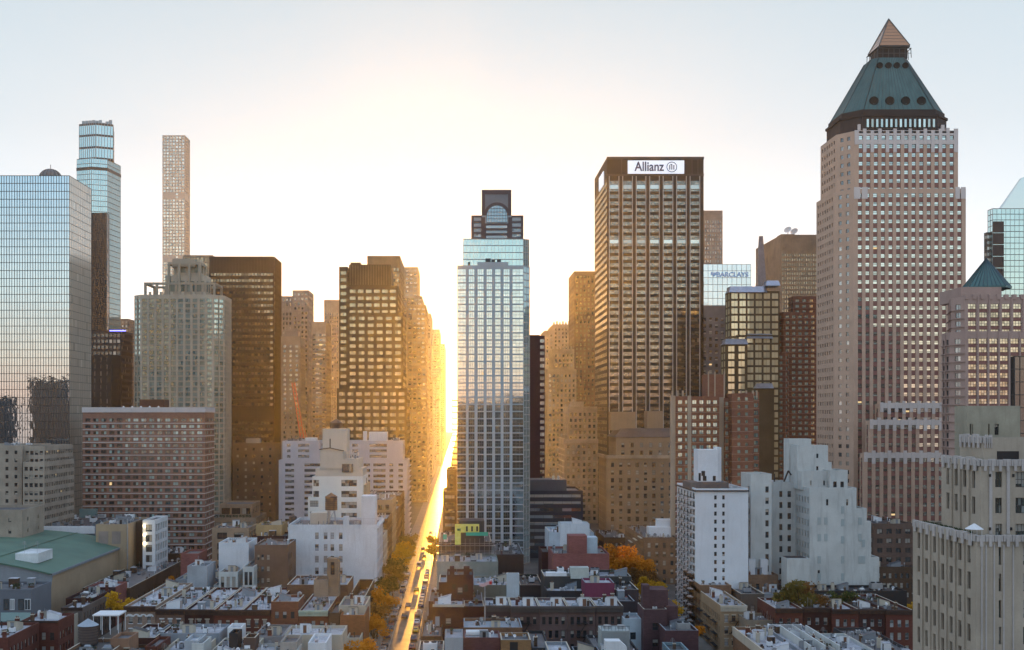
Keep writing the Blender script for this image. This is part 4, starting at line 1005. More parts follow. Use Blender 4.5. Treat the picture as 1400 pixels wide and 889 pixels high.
def f_bulk(m):     # stair house with sloping roof and door
    x0,x1,y0,y1=-1.3,1.3,-1.9,1.9
    P=[(x0,y0),(x1,y0),(x1,y1),(x0,y1)]; h=[2.6,2.6,1.5,1.5]
    for k in range(4): j=(k+1)%4; m.face([(*P[k],0),(*P[j],0),(*P[j],h[j]),(*P[k],h[k])],0)
    m.face([(x0-.1,y0-.15,2.68),(x1+.1,y0-.15,2.68),(x1+.1,y1+.1,1.55),(x0-.1,y1+.1,1.55)],1); m.face([(x0-.1,y0-.15,2.55),(x1+.1,y0-.15,2.55),(x1+.1,y0-.15,2.68),(x0-.1,y0-.15,2.68)],1)
    m.box(-.45,.45,y0-.05,y0-.005,.05,2.1,2); m.box(-.52,.52,y0-.08,y0-.05,2.1,2.2,1)
def f_duct(m):
    m.box(-2.2,2.2,-.3,.3,.4,1.0,0); m.box(1.6,2.2,-.3,.3,1.0,1.7,0); m.box(1.6,2.2,-1.6,-.3,1.1,1.7,0)
    for x in (-1.8,-.6,.6,1.8): m.box(x-.05,x+.05,-.28,.28,0,.4,1); m.box(x-.04,x+.04,-.34,.34,.36,1.04,1)
def f_ant(m):
    m.bar((0,0,0),(0,0,3.0),.04,0,3)
    for k in range(4): m.bar((-.7+k*.1,0,2.1+k*.25),(.7-k*.1,0,2.1+k*.25),.03,0,3)
def f_dish(m):
    m.bar((0,0,0),(0,0,.9),.05,1,4); n=10
    c=Vector((0,-.1,1.1)); ax=Vector((.2,-.85,.5)).normalized(); u=ax.cross(Vector((0,0,1))).normalized(); v=ax.cross(u)
    f=lambda r,d,a: c+ax*d+(u*math.cos(a)+v*math.sin(a))*r
    for (ra,da),(rb,db) in (((0,-.12),(.25,-.08)),((.25,-.08),(.48,.06))):
        for k in range(n): a0,a1=2*math.pi*k/n,2*math.pi*(k+1)/n; m.face([f(ra,da,a0),f(rb,db,a0),f(rb,db,a1),f(ra,da,a1)],0)
    m.bar(c,c+ax*.5,.03,1,3)
def f_shed(m): m.box(-1.1,1.1,-.9,.9,0,2.1,0,1); m.box(-1.2,1.2,-1.0,1.0,2.1,2.22,1); m.box(.1,.8,-.93,-.905,.1,1.9,2)
def f_planter(m):
    m.box(-.9,.9,-.3,.3,0,.5,0); rs=random.Random(3)
    for k in range(60):
        x,y,z=rs.uniform(-.9,.9),rs.uniform(-.35,.35),rs.uniform(.45,1.3); a=rs.uniform(0,6.28); d=.16
        m.face([(x-d*math.cos(a),y-d*math.sin(a),z),(x+d*math.cos(a),y+d*math.sin(a),z+.05),(x,y,z+.25)],1)
def f_mush(m): m.cyl(0,0,0,.7,.35,.35,9,0); m.cyl(0,0,.7,.85,.35,.62,9,0); m.cyl(0,0,.85,1.15,.62,.1,9,0)
LEAFD = masonry((.05,.07,.03), .3, .1)
def f_rail(m):
    for x in (-1.6,-.8,0,.8,1.6): m.bar((x,0,0),(x,0,1.1),.035,0,3)
    for z in (.55,1.1): m.bar((-1.6,0,z),(1.6,0,z),.03,0,3)
def f_crate(m): m.box(-.5,.5,-.35,.35,0,.55,0); m.box(-.2,.3,-.2,.25,.55,.9,1); m.bar((-.5,-.5,0),(.7,-.5,.12),.06,1)
def TP(n, v=0):
    W_ = [GALV, WHM, GREYP][v % 3]
    return {'ac': ('air_conditioner', f_ac, [W_, BLKM]), 'bigac': ('cooling_unit', f_bigac, [W_, BLKM]), 'pipe': ('vent_pipe', f_pipe, [[GALV,BLKM,WHM][v%3]]),
     'goose': ('gooseneck_vent', f_goose, [[GALV,WHM,GALV][v%3]]), 'chim': ('chimney', f_chim, [[BRK,BRN,CREAM][v%3], CREAM, RUST]),
     'sky': ('skylight', f_sky, [GALV, G_DIM]), 'bulk': ('stair_bulkhead', f_bulk, [[WHM,GREYP,CREAM][v%3], [TARW,ROOF_GREY,ROOF_DARK][v%3], [RUST,BLKM,GREYP][v%3]]),
     'duct': ('air_duct', f_duct, [GALV, BLKM]), 'ant': ('aerial', f_ant, [GALV]), 'dish': ('satellite_dish', f_dish, [WHM, GALV]),
     'shed': ('roof_shed', f_shed, [[WHM,BRN,GREYP][v%3], TARW, BLKM]), 'plant': ('planter', f_planter, [WOOD, LEAFD]), 'mush': ('roof_fan', f_mush, [GALV]), 'rail': ('roof_railing', f_rail, [BLKM]), 'crate': ('storage_box', f_crate, [[WOOD,RUST,GREYP][v%3], [BLKM,CREAM,PINKB][v%3]])}[n]
def clutter(t, x0, x1, y0, y1, z, rs, dens=1.0, kinds=None, big=True):
    w, l = x1-x0, y1-y0
    if w < 2 or l < 2: return
    taken = []
    def free(x, y, r): return all(abs(x-a) > r+b or abs(y-c) > r+b for a, c, b in taken)
    def add(n, x, y, v, rz, s=1):
        nm, fn, ms = TP(n, v); put(nm, tpl(nm, fn, ms, (n, v % 3)), t, (x, y, z), rz, s)
    if big and w > 4.5 and l > 6:
        for _ in range(1 + (w*l > 250)):
            x, y = rs.uniform(x0+1.8, x1-1.8), rs.uniform(y0+2.4, y1-2.4)
            if free(x, y, 2.2): v = rs.randrange(3); add('bulk', x, y, v, rs.choice((0,0,math.pi/2,-math.pi/2)), rs.uniform(.7,.95)); taken.append((x, y, 2.2))
    pool = kinds or ['ac','ac','ac','pipe','pipe','pipe','goose','chim','chim','sky','mush','mush','duct','dish','ant','shed','plant','bigac','ac','rail','crate','crate','plant','rail','pipe','ant']
    n = int(w*l/6*dens)+2
    for _ in range(min(n, 62)):
        k = rs.choice(pool); r = {'bigac':1.7,'duct':2.2,'shed':1.3,'sky':1.1,'plant':.9,'rail':1.2}.get(k, .55)
        if w < 2*r+.6 or l < 2*r+.6: continue
        x, y = rs.uniform(x0+r, x1-r), rs.uniform(y0+r, y1-r)
        if not free(x, y, r): continue
        taken.append((x, y, r)); add(k, x, y, rs.randrange(3), rs.choice((0, math.pi/2, math.pi, -math.pi/2)), rs.uniform(.6, 1.1))
def low(name, label, px0, px1, yf, yb, z, wall, roof=None, s=None, seed=0, dens=1.0, cat='house', ph=.7, cop=None, group=None, cornice=None, kinds=None, zb=0, L=None, lint=None, big=True, win=True, fe=0, x0m=None, x1m=None):
    """low building given by its front roof line and back roof line in the photo and its real roof height"""
    rs = random.Random(seed*7+13)
    Y0 = (H-z)*F/(yf-VY); Y1 = (H-z)*F/(yb-VY) if L is None else Y0+L
    x0 = WX(px0, Y0) if x0m is None else x0m; x1 = WX(px1, Y0) if x1m is None else x1m
    if s is None: s = spec(bay=2.1, ww=1.0, wh=1.75, fl=3.3, sill=.8, edge=.4, top=1.5, rec=.18, style='double', glass=G_DIM)
    if win is False: s = None
    poly = [(x0,Y0),(x1,Y0),(x1,Y1),(x0,Y1)]
    t = tower(name, label, cat, [(poly, zb, z, s, {'ph': ph, 't': .3, 'cm': 1})], [wall, cop or wall], roof or ROOF_GREY, group=group, seed=seed)
    if cornice:
        m = MB(); ch, cd_, cm = cornice
        m.box(x0-.05, x1+.05, Y0-cd_, Y0-.004, z-ch*.35, z+.06); m.box(x0, x1, Y0-cd_*.6, Y0-.006, z-ch, z-ch*.35)
        n = max(2, int((x1-x0)/1.1))
        for k in range(n+1):
            x = x0+.1+(x1-x0-.35)*k/n; m.box(x, x+.2, Y0-cd_*.85, Y0-cd_*.6-.004, z-ch*.95, z-ch*.35-.004)
        m.build('cornice', cm, t)
    if lint and s:
        lm = lint; m = MB(); n = max(1, int(round((x1-x0-2*s['edge'])/s['bay']))); bw = (x1-x0-2*s['edge'])/n; ww = min(s['ww'], bw*.94)
        v = z-s['top']-s['fl']; fcount = 0
        while v > 0 and fcount < 6:
            for i in range(n):
                c = x0+s['edge']+bw*(i+.5)
                m.box(c-ww/2-.15, c+ww/2+.15, Y0-.12, Y0-.004, v+s['sill']+s['wh']+.02, v+s['sill']+s['wh']+.3); m.box(c-ww/2-.12, c+ww/2+.12, Y0-.16, Y0-.004, v+s['sill']-.18, v+s['sill']-.02)
            v -= s['fl']; fcount += 1
        m.build('window_trim', lm, t)
    if fe:
        m = MB(); xa = x0+(x1-x0)*.3; xb = x0+(x1-x0)*.72; v = z-1.5-3.3; k = 0
        while v > 2 and k < 4:
            m.box(xa, xb, Y0-1.1, Y0-.2, v+.62, v+.68); m.bar((xa,Y0-1.1,v+1.5),(xb,Y0-1.1,v+1.5),.035); m.bar((xa,Y0-1.1,v+1.1),(xb,Y0-1.1,v+1.1),.03)
            for q in range(9): x = xa+(xb-xa)*q/8; m.bar((x,Y0-1.1,v+.65),(x,Y0-1.1,v+1.5),.025,0,3)
            if k: m.bar((xa+.5,Y0-.8,v+.65),(xb-.5,Y0-.8,v+3.9),.07); m.bar((xa+.5,Y0-.5,v+.65),(xb-.5,Y0-.5,v+3.9),.07)
            v -= 3.3; k += 1
        m.build('fire_escape', BLKM, t)
    if dens > 0: clutter(t, x0+.5, x1-.5, Y0+.5, Y1-.5, z-ph, rs, dens, kinds, big)
    return t, x0, x1, Y0, Y1
def sub(t, name, mat, x0, x1, y0, y1, z0, z1, **k): return part_box(t, name, mat, x0, x1, y0, y1, z0, z1)
def water_tank(name, label, cx, cy_, zbase, leg, r, h, wood=WOOD, roofm=None):
    t = thing(name, label, 'water tank', (cx, cy_, zbase))
    m = MB(); m.cyl(cx, cy_, zbase+leg, zbase+leg+h, r, r*.97, 20)
    m.build('barrel', wood, t)
    m = MB()
    for k in range(7): z = zbase+leg+.2+k*(h-.4)/6; m.cyl(cx, cy_, z, z+.07, r*1.012, r*1.012, 20)
    m.build('hoop', BLKM, t)
    m = MB(); m.cyl(cx, cy_, zbase+leg+h, zbase+leg+h+r*.7, r*1.1, .05, 20); m.build('conical_roof', roofm or wood, t)
    if leg > .3:
        for k in range(4):
            a = math.pi/4+k*math.pi/2; m = MB(); m.bar((cx+r*1.05*math.cos(a), cy_+r*1.05*math.sin(a), zbase), (cx+r*.7*math.cos(a), cy_+r*.7*math.sin(a), zbase+leg), .12); m.build('leg', GALV, t)
        m = MB()
        for k in range(4):
            a, b = math.pi/4+k*math.pi/2, math.pi/4+(k+1)*math.pi/2; f = lambda a, s_, z: (cx+r*s_*math.cos(a), cy_+r*s_*math.sin(a), z)
            m.bar(f(a,1.05,zbase), f(b,.8,zbase+leg), .05, 0, 3); m.bar(f(b,1.05,zbase), f(a,.8,zbase+leg), .05, 0, 3); m.bar(f(a,.9,zbase+leg*.5), f(b,.9,zbase+leg*.5), .06, 0, 3)
        m.cyl(cx, cy_, zbase+leg-.25, zbase+leg, r*.95, r*.95, 12); m.build('brace', GALV, t)
    return t

# ---------------------------------------------------------------- mid-height buildings
# beige office, far left
Y = 420
t = tower('beige_corner_office', 'beige office building with dark windows and roof tanks, in front of the mirror-glass slab', 'office building',
   [([(WX(-60,Y),Y),(WX(30,Y),Y),(WX(30,Y),Y+30),(WX(-60,Y),Y+30)], 0, WZ(609,Y), spec(bay=3.6,ww=1.1,wh=1.4,fl=3.1,sill=.9,style='double',glass=G_DARK,skip=lambda i,j,n,m:i%3==1)),
    ([(WX(30,Y),Y+2),(WX(58,Y),Y+2),(WX(62,Y),Y+30),(WX(30,Y),Y+30)], 0, WZ(609,Y)-.3, spec(bay=1.7,ww=1.25,wh=1.5,fl=3.1,sill=.9,style='double',glass=G_DIM,edge=.3)),
    ([(WX(37,Y),Y-4),(WX(66,Y),Y-4),(WX(69,Y),Y+26),(WX(37,Y),Y+26)], 0, WZ(631,Y), spec(bay=1.7,ww=1.25,wh=1.5,fl=3.1,sill=.9,style='double',glass=G_DIM,edge=.3))], masonry((.34,.30,.25)), seed=80)
clutter(t, WX(-8,Y), WX(28,Y), Y+2, Y+20, WZ(609,Y)-.9, random.Random(4), 1.6, ['bigac','duct','goose','mush','ant','bigac'])
Y = 380
t = tower('beige_annex', 'lower beige block in front of the beige corner office, roof railing, left edge', 'building',
   [(rect(-60,30,Y,20), 0, WZ(697,Y), spec(bay=8,ww=1,wh=1.3,fl=4,style='plain',glass=G_DARK))], masonry((.33,.29,.24)), seed=81)
# banded brick apartments
Y = 470
SB = masonry((.27,.155,.12), .12, .15, brick=True); SW = masonry((.52,.50,.50), .06, .2)
G_AP = pane(dark=(.035,.03,.03), tint=(.7,.9,.95), blind=(.42,.60,.58), p_blind=.35, refl=.22, lit=.003)
st = spec(bay=3.45, ww=2.25, wh=1.4, fl=2.73, sill=.75, edge=.5, top=2.3, rec=.2, style='pair', glass=G_AP, lip=(.30,.25,1,-.85))
t = tower('banded_brick_apartments', 'wide red-brown brick apartment block with white floor bands and a white roof edge', 'apartment block',
   [(rect(113,280,Y,18), 0, WZ(563,Y), st)], [SB, SW], seed=82)
m = MB(); x0,x1 = WX(113,Y),WX(280,Y); m.box(x0-.2,x1+.2,Y-.4,Y-.005,WZ(564,Y),WZ(557,Y)); m.box(x1+.005,x1+.4,Y,Y+18.2,WZ(564,Y),WZ(557,Y)); m.build('white_roof_edge', SW, t)
part_box(t, 'penthouse', masonry((.14,.07,.05),brick=True), WX(187,Y), WX(221,Y), Y+4, Y+12, WZ(563,Y)-.9, WZ(546,Y))
rs = random.Random(9)
for k in range(5): put('vent_pipe', tpl('vent_pipe', f_pipe, [WHM], ('pipe',2)), t, (WX(166+k*12,Y), Y+3, WZ(563,Y)-.9), 0, 2.2)
put('planter', tpl('planter', f_planter, [WOOD, LEAFD], ('plant',0)), t, (WX(140,Y), Y+2, WZ(563,Y)-.9), 0, 1.5)
# big tan podium right of it (terraces at the foot of the beige stepped tower)
Y = 560
t = tower('tan_terraced_podium', 'tan podium of square openings and planted terraces at the foot of the beige stepped tower', 'building',
   [(rect(270,350,Y,30), 0, WZ(708,Y), spec(bay=6,ww=4.6,wh=3.4,fl=5,sill=.7,style='big',glass=G_DARK,rec=.6,top=1.5)),
    (rect(300,345,Y+4,22), WZ(708,Y)-.9, WZ(690,Y), spec(bay=6,ww=4.4,wh=3.2,fl=5,sill=.7,style='big',glass=G_DARK,rec=.6,top=1))], masonry((.34,.26,.19)), seed=83)
for k in range(8): put('planter', tpl('planter', f_planter, [WOOD, LEAFD], ('plant',0)), t, (WX(276+k*9,Y), Y+1.5, WZ(708,Y)-.9), 0, 1.6)

# grey-white apartments
Y = 560
sg2 = spec(cols=[(.05,.12),(.2,.33),(.385,.43),(.47,.53),(.56,.60),(.66,.71),(.735,.83),(.86,.89),(.93,.965)], wh=1.45, fl=2.83, sill=.8, top=1.2, rec=.2, style='triple', glass=G_DIM)
sg3 = spec(cols=[(.12,.22),(.42,.72)], wh=1.45, fl=2.83, sill=.8, top=1.0, rec=.2, style='triple', glass=G_DIM)
GA = masonry((.52,.52,.56), .07, .12)
t = tower('grey_apartment_block', 'wide pale grey apartment block with stepped top floors, behind the white stepped loft', 'apartment block',
   [(rect(381,557,Y,26), 0, WZ(629,Y), {0: sg2, 'all': spec(bay=3.5,ww=1.8,wh=1.45,fl=2.83,sill=.8,style='pair',glass=G_DIM,lip=(.15,1.0,0,-.3))}),
    (rect(386,437,Y+2.5,20), WZ(629,Y)-.9, WZ(603,Y), sg3), (rect(472,551,Y+2.5,20), WZ(629,Y)-.9, WZ(603,Y), sg3)], GA, seed=84)
part_box(t, 'penthouse', WHM, WX(503,Y), WX(528,Y), Y+6, Y+14, WZ(603,Y)-.9, WZ(591,Y)); part_box(t, 'penthouse', WHM, WX(495,Y), WX(500,Y), Y+6, Y+9, WZ(603,Y)-.9, WZ(590,Y)); part_box(t, 'penthouse', WHM, WX(415,Y), WX(430,Y), Y+6, Y+12, WZ(603,Y)-.9, WZ(599,Y))
clutter(t, WX(388,Y), WX(435,Y), Y+4, Y+20, WZ(603,Y)-.9, rs, .5, ['bigac','pipe','ant'], False); clutter(t, WX(530,Y), WX(550,Y), Y+4, Y+20, WZ(603,Y)-.9, rs, .8, ['bigac','pipe','ant'], False)

# art deco white building with penthouse
Y = 400
WB = masonry((.66,.67,.64), .05, .12); BB = masonry((.50,.46,.40), .06, .15)
sw = spec(cols=[(.07,.36),(.93,.99)], wh=2.6, fl=3.95, sill=.7, top=4.0, rec=.25, style='quad', glass=G_DIM)
def bx(a,b,dy,L,): return [(WX(a,Y),Y+dy),(WX(b,Y),Y+dy),(WX(b,Y),Y+dy+L),(WX(a,Y),Y+dy+L)]
t = tower('white_stepped_loft', 'white stepped loft building, beige upper floors, dark domed tank on its highest block', 'loft building',
   [(bx(427,496.5,0,22), 0, WZ(651.5,Y), spec(cols=[(.02,.13),(.57,.875)], wh=2.3, fl=4.0, sill=.9, top=.5, rec=.25, style='quad', glass=G_DIM)),
    (bx(421.5,447,-.8,10), 0, WZ(679.5,Y), spec(cols=[(.1,.55)], wh=2.2, fl=4.0, sill=.9, top=.4, rec=.25, style='quad', glass=G_DIM))], WB, seed=85)
m2 = MB(); w2 = []
facade(m2, w2, (WX(431,Y),Y+.3), (WX(496,Y),Y+.3), WZ(651.5,Y), WZ(641,Y), None, rs)
P = [(WX(437,Y),Y+.2),(WX(468,Y),Y+.2),(WX(468,Y),Y+18),(WX(437,Y),Y+18)]
part_box(t, 'beige_upper_block', BB, WX(431,Y), WX(495.5,Y), Y+.6, Y+19, WZ(652,Y), WZ(641,Y))
m = MB(); x0,x1,zl,zr_ = WX(437.5,Y),WX(469,Y),WZ(615,Y),WZ(617,Y)
xm = WX(451,Y); zb_ = WZ(641,Y); zp = WZ(613,Y)
f_ = [(x0,zb_),(x1,zb_),(x1,zr_),(xm,zp),(x0,zl)]
m.face([(x,Y+.3,z) for x,z in f_]); m.face([(x,Y+17,z) for x,z in f_][::-1])
for k in range(5): a,b = f_[k],f_[(k+1)%5]; m.face([(a[0],Y+.3,a[1]),(a[0],Y+17,a[1]),(b[0],Y+17,b[1]),(b[0],Y+.3,b[1])])
gb_ = m.build('gabled_block', BB, t)
m = MB(); m.bar((x0-.3,Y+.1,zl+.1),(xm,Y+.1,zp+.1),.22); m.bar((xm,Y+.1,zp+.1),(x1+.3,Y+.1,zr_+.1),.22); m.build('dark_coping', DK, t)
part_box(t, 'beige_wing', BB, WX(469.1,Y), WX(491,Y), Y+.5, Y+17, WZ(641,Y), WZ(627.5,Y))
fr = part_box(t, 'window', FRAME_DARK, WX(467.5,Y), WX(482.5,Y), Y+.15, Y+.48, WZ(646,Y), WZ(634.5,Y))
m = MB()
for k in range(6): a = WX(468.1+k*2.38,Y); m.face([(a,Y+.1,WZ(645.5,Y)),(a+.52,Y+.1,WZ(645.5,Y)),(a+.52,Y+.1,WZ(635,Y)),(a,Y+.1,WZ(635,Y))])
m.build('pane', G_DIM, fr)
part_box(t, 'highest_block', BB, WX(439,Y), WX(472.5,Y), Y+4, Y+15, WZ(641,Y), WZ(586.7,Y))
m = MB()
for k in range(7): m.bar((WX(469,Y)+k*.95,Y+.7,WZ(627.5,Y)),(WX(469,Y)+k*.95,Y+.7,WZ(617,Y)),.1)
m.bar((WX(469,Y),Y+.7,WZ(617,Y)),(WX(491,Y),Y+.7,WZ(617,Y)),.12); m.bar((WX(469,Y),Y+.7,WZ(622,Y)),(WX(491,Y),Y+.7,WZ(622,Y)),.08); m.build('roof_frame', GALV, t)
clutter(t, WX(473,Y), WX(490,Y), Y+3, Y+16, WZ(627.5,Y), rs, 1.0, ['ac','bigac','pipe'], False)
part_box(t, 'side_wing', masonry((.42,.33,.22)), WX(496.6,Y), WX(500,Y), Y+2, Y+20, 0, WZ(664,Y))
water_tank('domed_roof_tank', 'dark grey squat roof tank on the highest block of the white stepped loft', WX(456,Y), Y+9, WZ(586.7,Y), .2, 2.4, 1.9, CEDAR)
# spire-like flue on the gable
sub(t, 'flue', DK, WX(450.3,Y), WX(451.8,Y), Y+.5, Y+.9, WZ(616,Y), WZ(600,Y))

# white foreground building
Y = 361
WBL = masonry((.58,.64,.69), .12, .45)
xw1 = -27.0
sww = spec(cols=[(.302,.342),(.40,.44),(.475,.515),(.57,.61)], wh=2.15, fl=3.85, sill=1.0, top=1.9, rec=.22, style='double', glass=pane(dark=(.05,.055,.06),p_blind=.6,refl=.3,blind=(.5,.52,.55)))
t = tower('white_party_wall_building', 'white-painted loft with four columns of small windows and a wooden water tank, beside the street', 'loft building',
   [([(WX(394,Y),Y),(xw1,Y),(xw1,Y+26),(WX(394,Y),Y+26)], 0, WZ(717.5,Y), {0: sww, 1: spec(bay=3.4,ww=1.7,wh=2.2,fl=3.85,sill=.9,style='pair',glass=G_DIM,lip=(.2,.2,0,-.3))}, {'ph': 1.0})], WBL, seed=86)
part_box(t, 'roof_block', WBL, WX(491,Y), WX(519,Y)-2, Y+8, Y+16, WZ(717.5,Y)-1, WZ(681,Y)); part_box(t, 'roof_block', BB, WX(417,Y), WX(442,Y), Y+12, Y+20, WZ(717.5,Y)-1, WZ(706,Y))
part_box(t, 'parapet_step', WBL, WX(469,Y), WX(477,Y), Y-.003, Y+1.2, WZ(718,Y), WZ(706,Y))
m = MB()
for a,b in ((478,491),(491,514)):
    for k in range(9): x = WX(a+(b-a)*k/8,Y); m.bar((x,Y+1.5,WZ(717.5,Y)-1),(x,Y+1.5,WZ(710,Y)),.04,0,3)
    m.bar((WX(a,Y),Y+1.5,WZ(710,Y)),(WX(b,Y),Y+1.5,WZ(710,Y)),.05,0,3)
m.build('roof_rail', GALV, t)
clutter(t, WX(396,Y), WX(488,Y), Y+2, Y+12, WZ(717.5,Y)-1, rs, .4, ['pipe','ac','chim','mush'], False)
water_tank('wooden_water_tank', 'brown wooden water tank high on steel legs on the white loft roof', WX(450,Y), Y+6, WZ(717.5,Y)-1, 5.4, 2.05, 4.3)
water_tank('small_dark_tank', 'small dark hooped tank with pointed roof, left of the white loft water tank', WX(400.5,Y+36), Y+36, 22, 3.2, 1.4, 3.0, CEDAR)
part_box(t, 'big_flat_cornice', WBL, xw1+.005, xw1+.6, Y, Y+26, WZ(717.5,Y)-1.2, WZ(717.5,Y)-.4)

# left side of the street beyond it
north = [('white_street_loft','sunlit pale loft on the left side of the glowing street, just beyond the white loft',390,412,22,CREAM),
         ('brown_street_walkup','brown walk-up on the left side of the glowing street, second beyond the white loft',413,440,26,BRN),
         ('tall_street_loft','taller tan loft on the left side of the street, below the grey apartments',441,470,31,TAN),
         ('brick_street_loft','brick loft on the left side of the street, in front of the grey apartments corner',471,505,24,BRK_T),
         ('corner_street_loft','last low loft on the left side of the street before the avenue',506,540,28,BRN)]
for i,(nm,lb,ya,yb_,z,wm) in enumerate(north):
    t = tower(nm, lb, 'loft building', [([(-27-24,ya),(-27,ya),(-27,yb_),(-27-24,yb_)],0,z,spec(bay=3,ww=1.6,wh=2,fl=3.7,style='double',glass=G_DIM,lip=(.2,.3,0,-.4)))], wm, [ROOF_GREY,ROOF_SILVER][i%2], seed=90+i)
    clutter(t, -50, -28, ya+1, yb_-1, z-.9, random.Random(i), .5)
Y2s = [(600,660,34),(700,760,45),(775,850,50),(880,1000,60),(1020,1150,70)]

# brown stone hotel right of centre
Y = 545
HT = masonry((.30,.22,.15), .1, .2)
sh = spec(bay=4.3, ww=1.6, wh=2.2, fl=3.85, sill=.9, edge=1, top=2.0, rec=.3, style='double', glass=G_DIM, lip=(.18,.15,0,-.2))
x0h, x1h = WX(829,Y), WX(925,Y)
t = tower('brown_stone_hotel', 'old brown stone hotel with cornice and dark mansard roof, in front of the signed tower', 'hotel',
   [([(x0h,Y),(x1h,Y),(x1h,Y+30),(x0h,Y+30)],0,WZ(625,Y),sh), ([(x0h+5,Y+1),(x1h,Y+1),(x1h,Y+28),(x0h+5,Y+28)],WZ(625,Y)-.9,WZ(598,Y),sh)], HT, seed=100)
m = MB(); m.box(x0h-.9,x1h,Y-.9,Y-.005,WZ(627,Y),WZ(622.5,Y)); m.box(x0h-.9,x0h-.005,Y-.9,Y+30,WZ(627,Y),WZ(622.5,Y)); m.build('cornice', masonry((.38,.30,.22)), t)
m = MB(); a = [(x0h+4,Y+.5),(x1h,Y+.5),(x1h,Y+28),(x0h+4,Y+28)]; m.prism(a, WZ(598,Y), WZ(586,Y), poly1=[(x0h+8,Y+5),(x1h,Y+5),(x1h,Y+24),(x0h+8,Y+24)]); m.build('mansard_roof', masonry((.10,.085,.08)), t)
part_box(t,'roof_house',HT,WX(838,Y),WX(872,Y),Y+7,Y+16,WZ(586,Y)-1,WZ(563,Y)); part_box(t,'roof_house',HT,WX(888,Y),WX(910,Y),Y+7,Y+16,WZ(586,Y)-1,WZ(562,Y))
# low glazed corner and lamps of the avenue in haze
# orange-brick apartments
Y = 430
OB = masonry((.24,.105,.07), .12, .15, brick=True); OT = masonry((.38,.31,.24), .1, .15)
so1 = spec(bay=2.85, ww=1.7, wh=1.6, fl=2.95, sill=.7, edge=.3, top=.8, rec=.2, style='pair', glass=G_MINT, lip=(.12,.25,1,-.45))
so2 = spec(bay=3.3, ww=1.2, wh=1.3, fl=2.95, sill=.9, edge=1.2, top=.8, rec=.2, style='plain', glass=G_MINT, lip=(.12,.1,1,-.35))
def ob(a,b,dy,L,py,s,z0=0): return ([(WX(a,Y),Y+dy),(WX(b,Y),Y+dy),(WX(b,Y),Y+dy+L),(WX(a,Y),Y+dy+L)], z0, WZ(py,Y), s)
t = tower('orange_brick_apartments', 'orange-brick and tan apartment block with a notched middle, behind the white balconied building', 'apartment block',
   [ob(924,965,0,5,542,so1), ob(965,985,2,18,542,so1), ob(994,1000.5,4,14,544,so1), ob(1001,1030,0,20,538,so2), ob(1030,1038.5,.7,18,536,so1)], [OB, OT], seed=101)
part_box(t,'tan_corner',OT,WX(918,Y),WX(924,Y)-.01,Y+.5,Y+3,0,WZ(541,Y)); part_box(t,'tan_strip',OT,WX(940,Y),WX(945,Y),Y-.16,Y-.005,0,WZ(541,Y)); part_box(t,'tan_core',OT,WX(985.1,Y),WX(993.9,Y),Y+5,Y+15,0,WZ(543,Y))
part_box(t,'roof_tower',OB,WX(972,Y),WX(998,Y),Y+8,Y+16,WZ(543,Y)-1,WZ(511,Y))
for a in (974,983,996): part_box(t,'roof_tower_pier',OT,WX(a,Y),WX(a+1.6,Y),Y+7.7,Y+7.99,WZ(543,Y)-1,WZ(507,Y))
for a in (919,926,933,1002,1012,1020,1029,1034): part_box(t,'finial',OT,WX(a,Y),WX(a+2,Y),Y+.3,Y+1.2,WZ(543,Y)-.2,WZ(534,Y))

# white balconied building
Y = 330
WB2 = masonry((.66,.70,.74), .06, .2)
sq_ = spec(cols=[(.355,.405),(.508,.556)], wh=1.25, fl=2.43, sill=.7, top=1.6, rec=.25, style='double', glass=G_DARK)
x0b, x1b = 71.0, WX(1023,Y)
t = tower('white_balconied_building', 'bright white apartment building with two columns of square windows and curved balconies on its side', 'apartment building',
   [([(x0b,Y),(x1b,Y),(x1b,Y+28),(x0b,Y+28)],0,WZ(668,Y),{0: sq_, 3: spec(bay=4.6,ww=3.2,wh=1.9,fl=2.43,sill=.2,style='triple',glass=G_DIM,edge=.3)},{'ph':1.0})], WB2, seed=102)
m = MB(); m.box(x0b-.4,x1b+.1,Y-.5,Y-.005,WZ(668,Y)-.9,WZ(668,Y)-.5); m.box(x0b-.5,x0b-.005,Y-.5,Y+28,WZ(668,Y)-.9,WZ(668,Y)-.5); m.build('roof_lip', DK, t)
part_box(t,'roof_house',WB2,WX(963,Y),WX(991,Y),Y+9,Y+15,WZ(668,Y)-1,WZ(616,Y)); ph_ = part_box(t,'terrace_roof',masonry((.12,.11,.11)),WX(940,Y)+2,WX(1002,Y),Y+5,Y+17,WZ(668,Y)-1,WZ(661,Y))
for a,b,c,d in ((968,973,646,653),(964,967,649,660),(970,975,653,660),(984,988,653,660)): part_box(t,'dark_opening',BLKM,WX(a,Y),WX(b,Y),Y+8.9,Y+8.995,WZ(d,Y),WZ(c,Y))
part_box(t,'roof_house',masonry((.6,.64,.68)),WX(991.1,Y),WX(997,Y),Y+10,Y+15,WZ(668,Y)-1,WZ(613,Y))
k = 0; zf = WZ(668,Y)-1.6-2.43
while zf > 2 and k < 24:
    for q,yc in enumerate((Y+4.6,Y+10.6,Y+16.6,Y+22.6)):
        if q == 0: me = tpl('balcony', lambda m: (m.cyl(0,0,0,.16,1.9,1.9,14,0), [m.bar((1.82*math.cos(a),1.82*math.sin(a),.16),(1.82*math.cos(a),1.82*math.sin(a),1.15),.03,1,3) for a in [math.pi/2+math.pi*i/12 for i in range(13)]], [m.bar((1.82*math.cos(a),1.82*math.sin(a),1.15),(1.82*math.cos(a+math.pi/12),1.82*math.sin(a+math.pi/12),1.15),.06,1,3) for a in [math.pi/2+math.pi*i/12 for i in range(12)]]), [SW, BLKM])
        put('balcony', me, t, (x0b+.3, yc, zf-.05))
    zf -= 2.43; k += 1
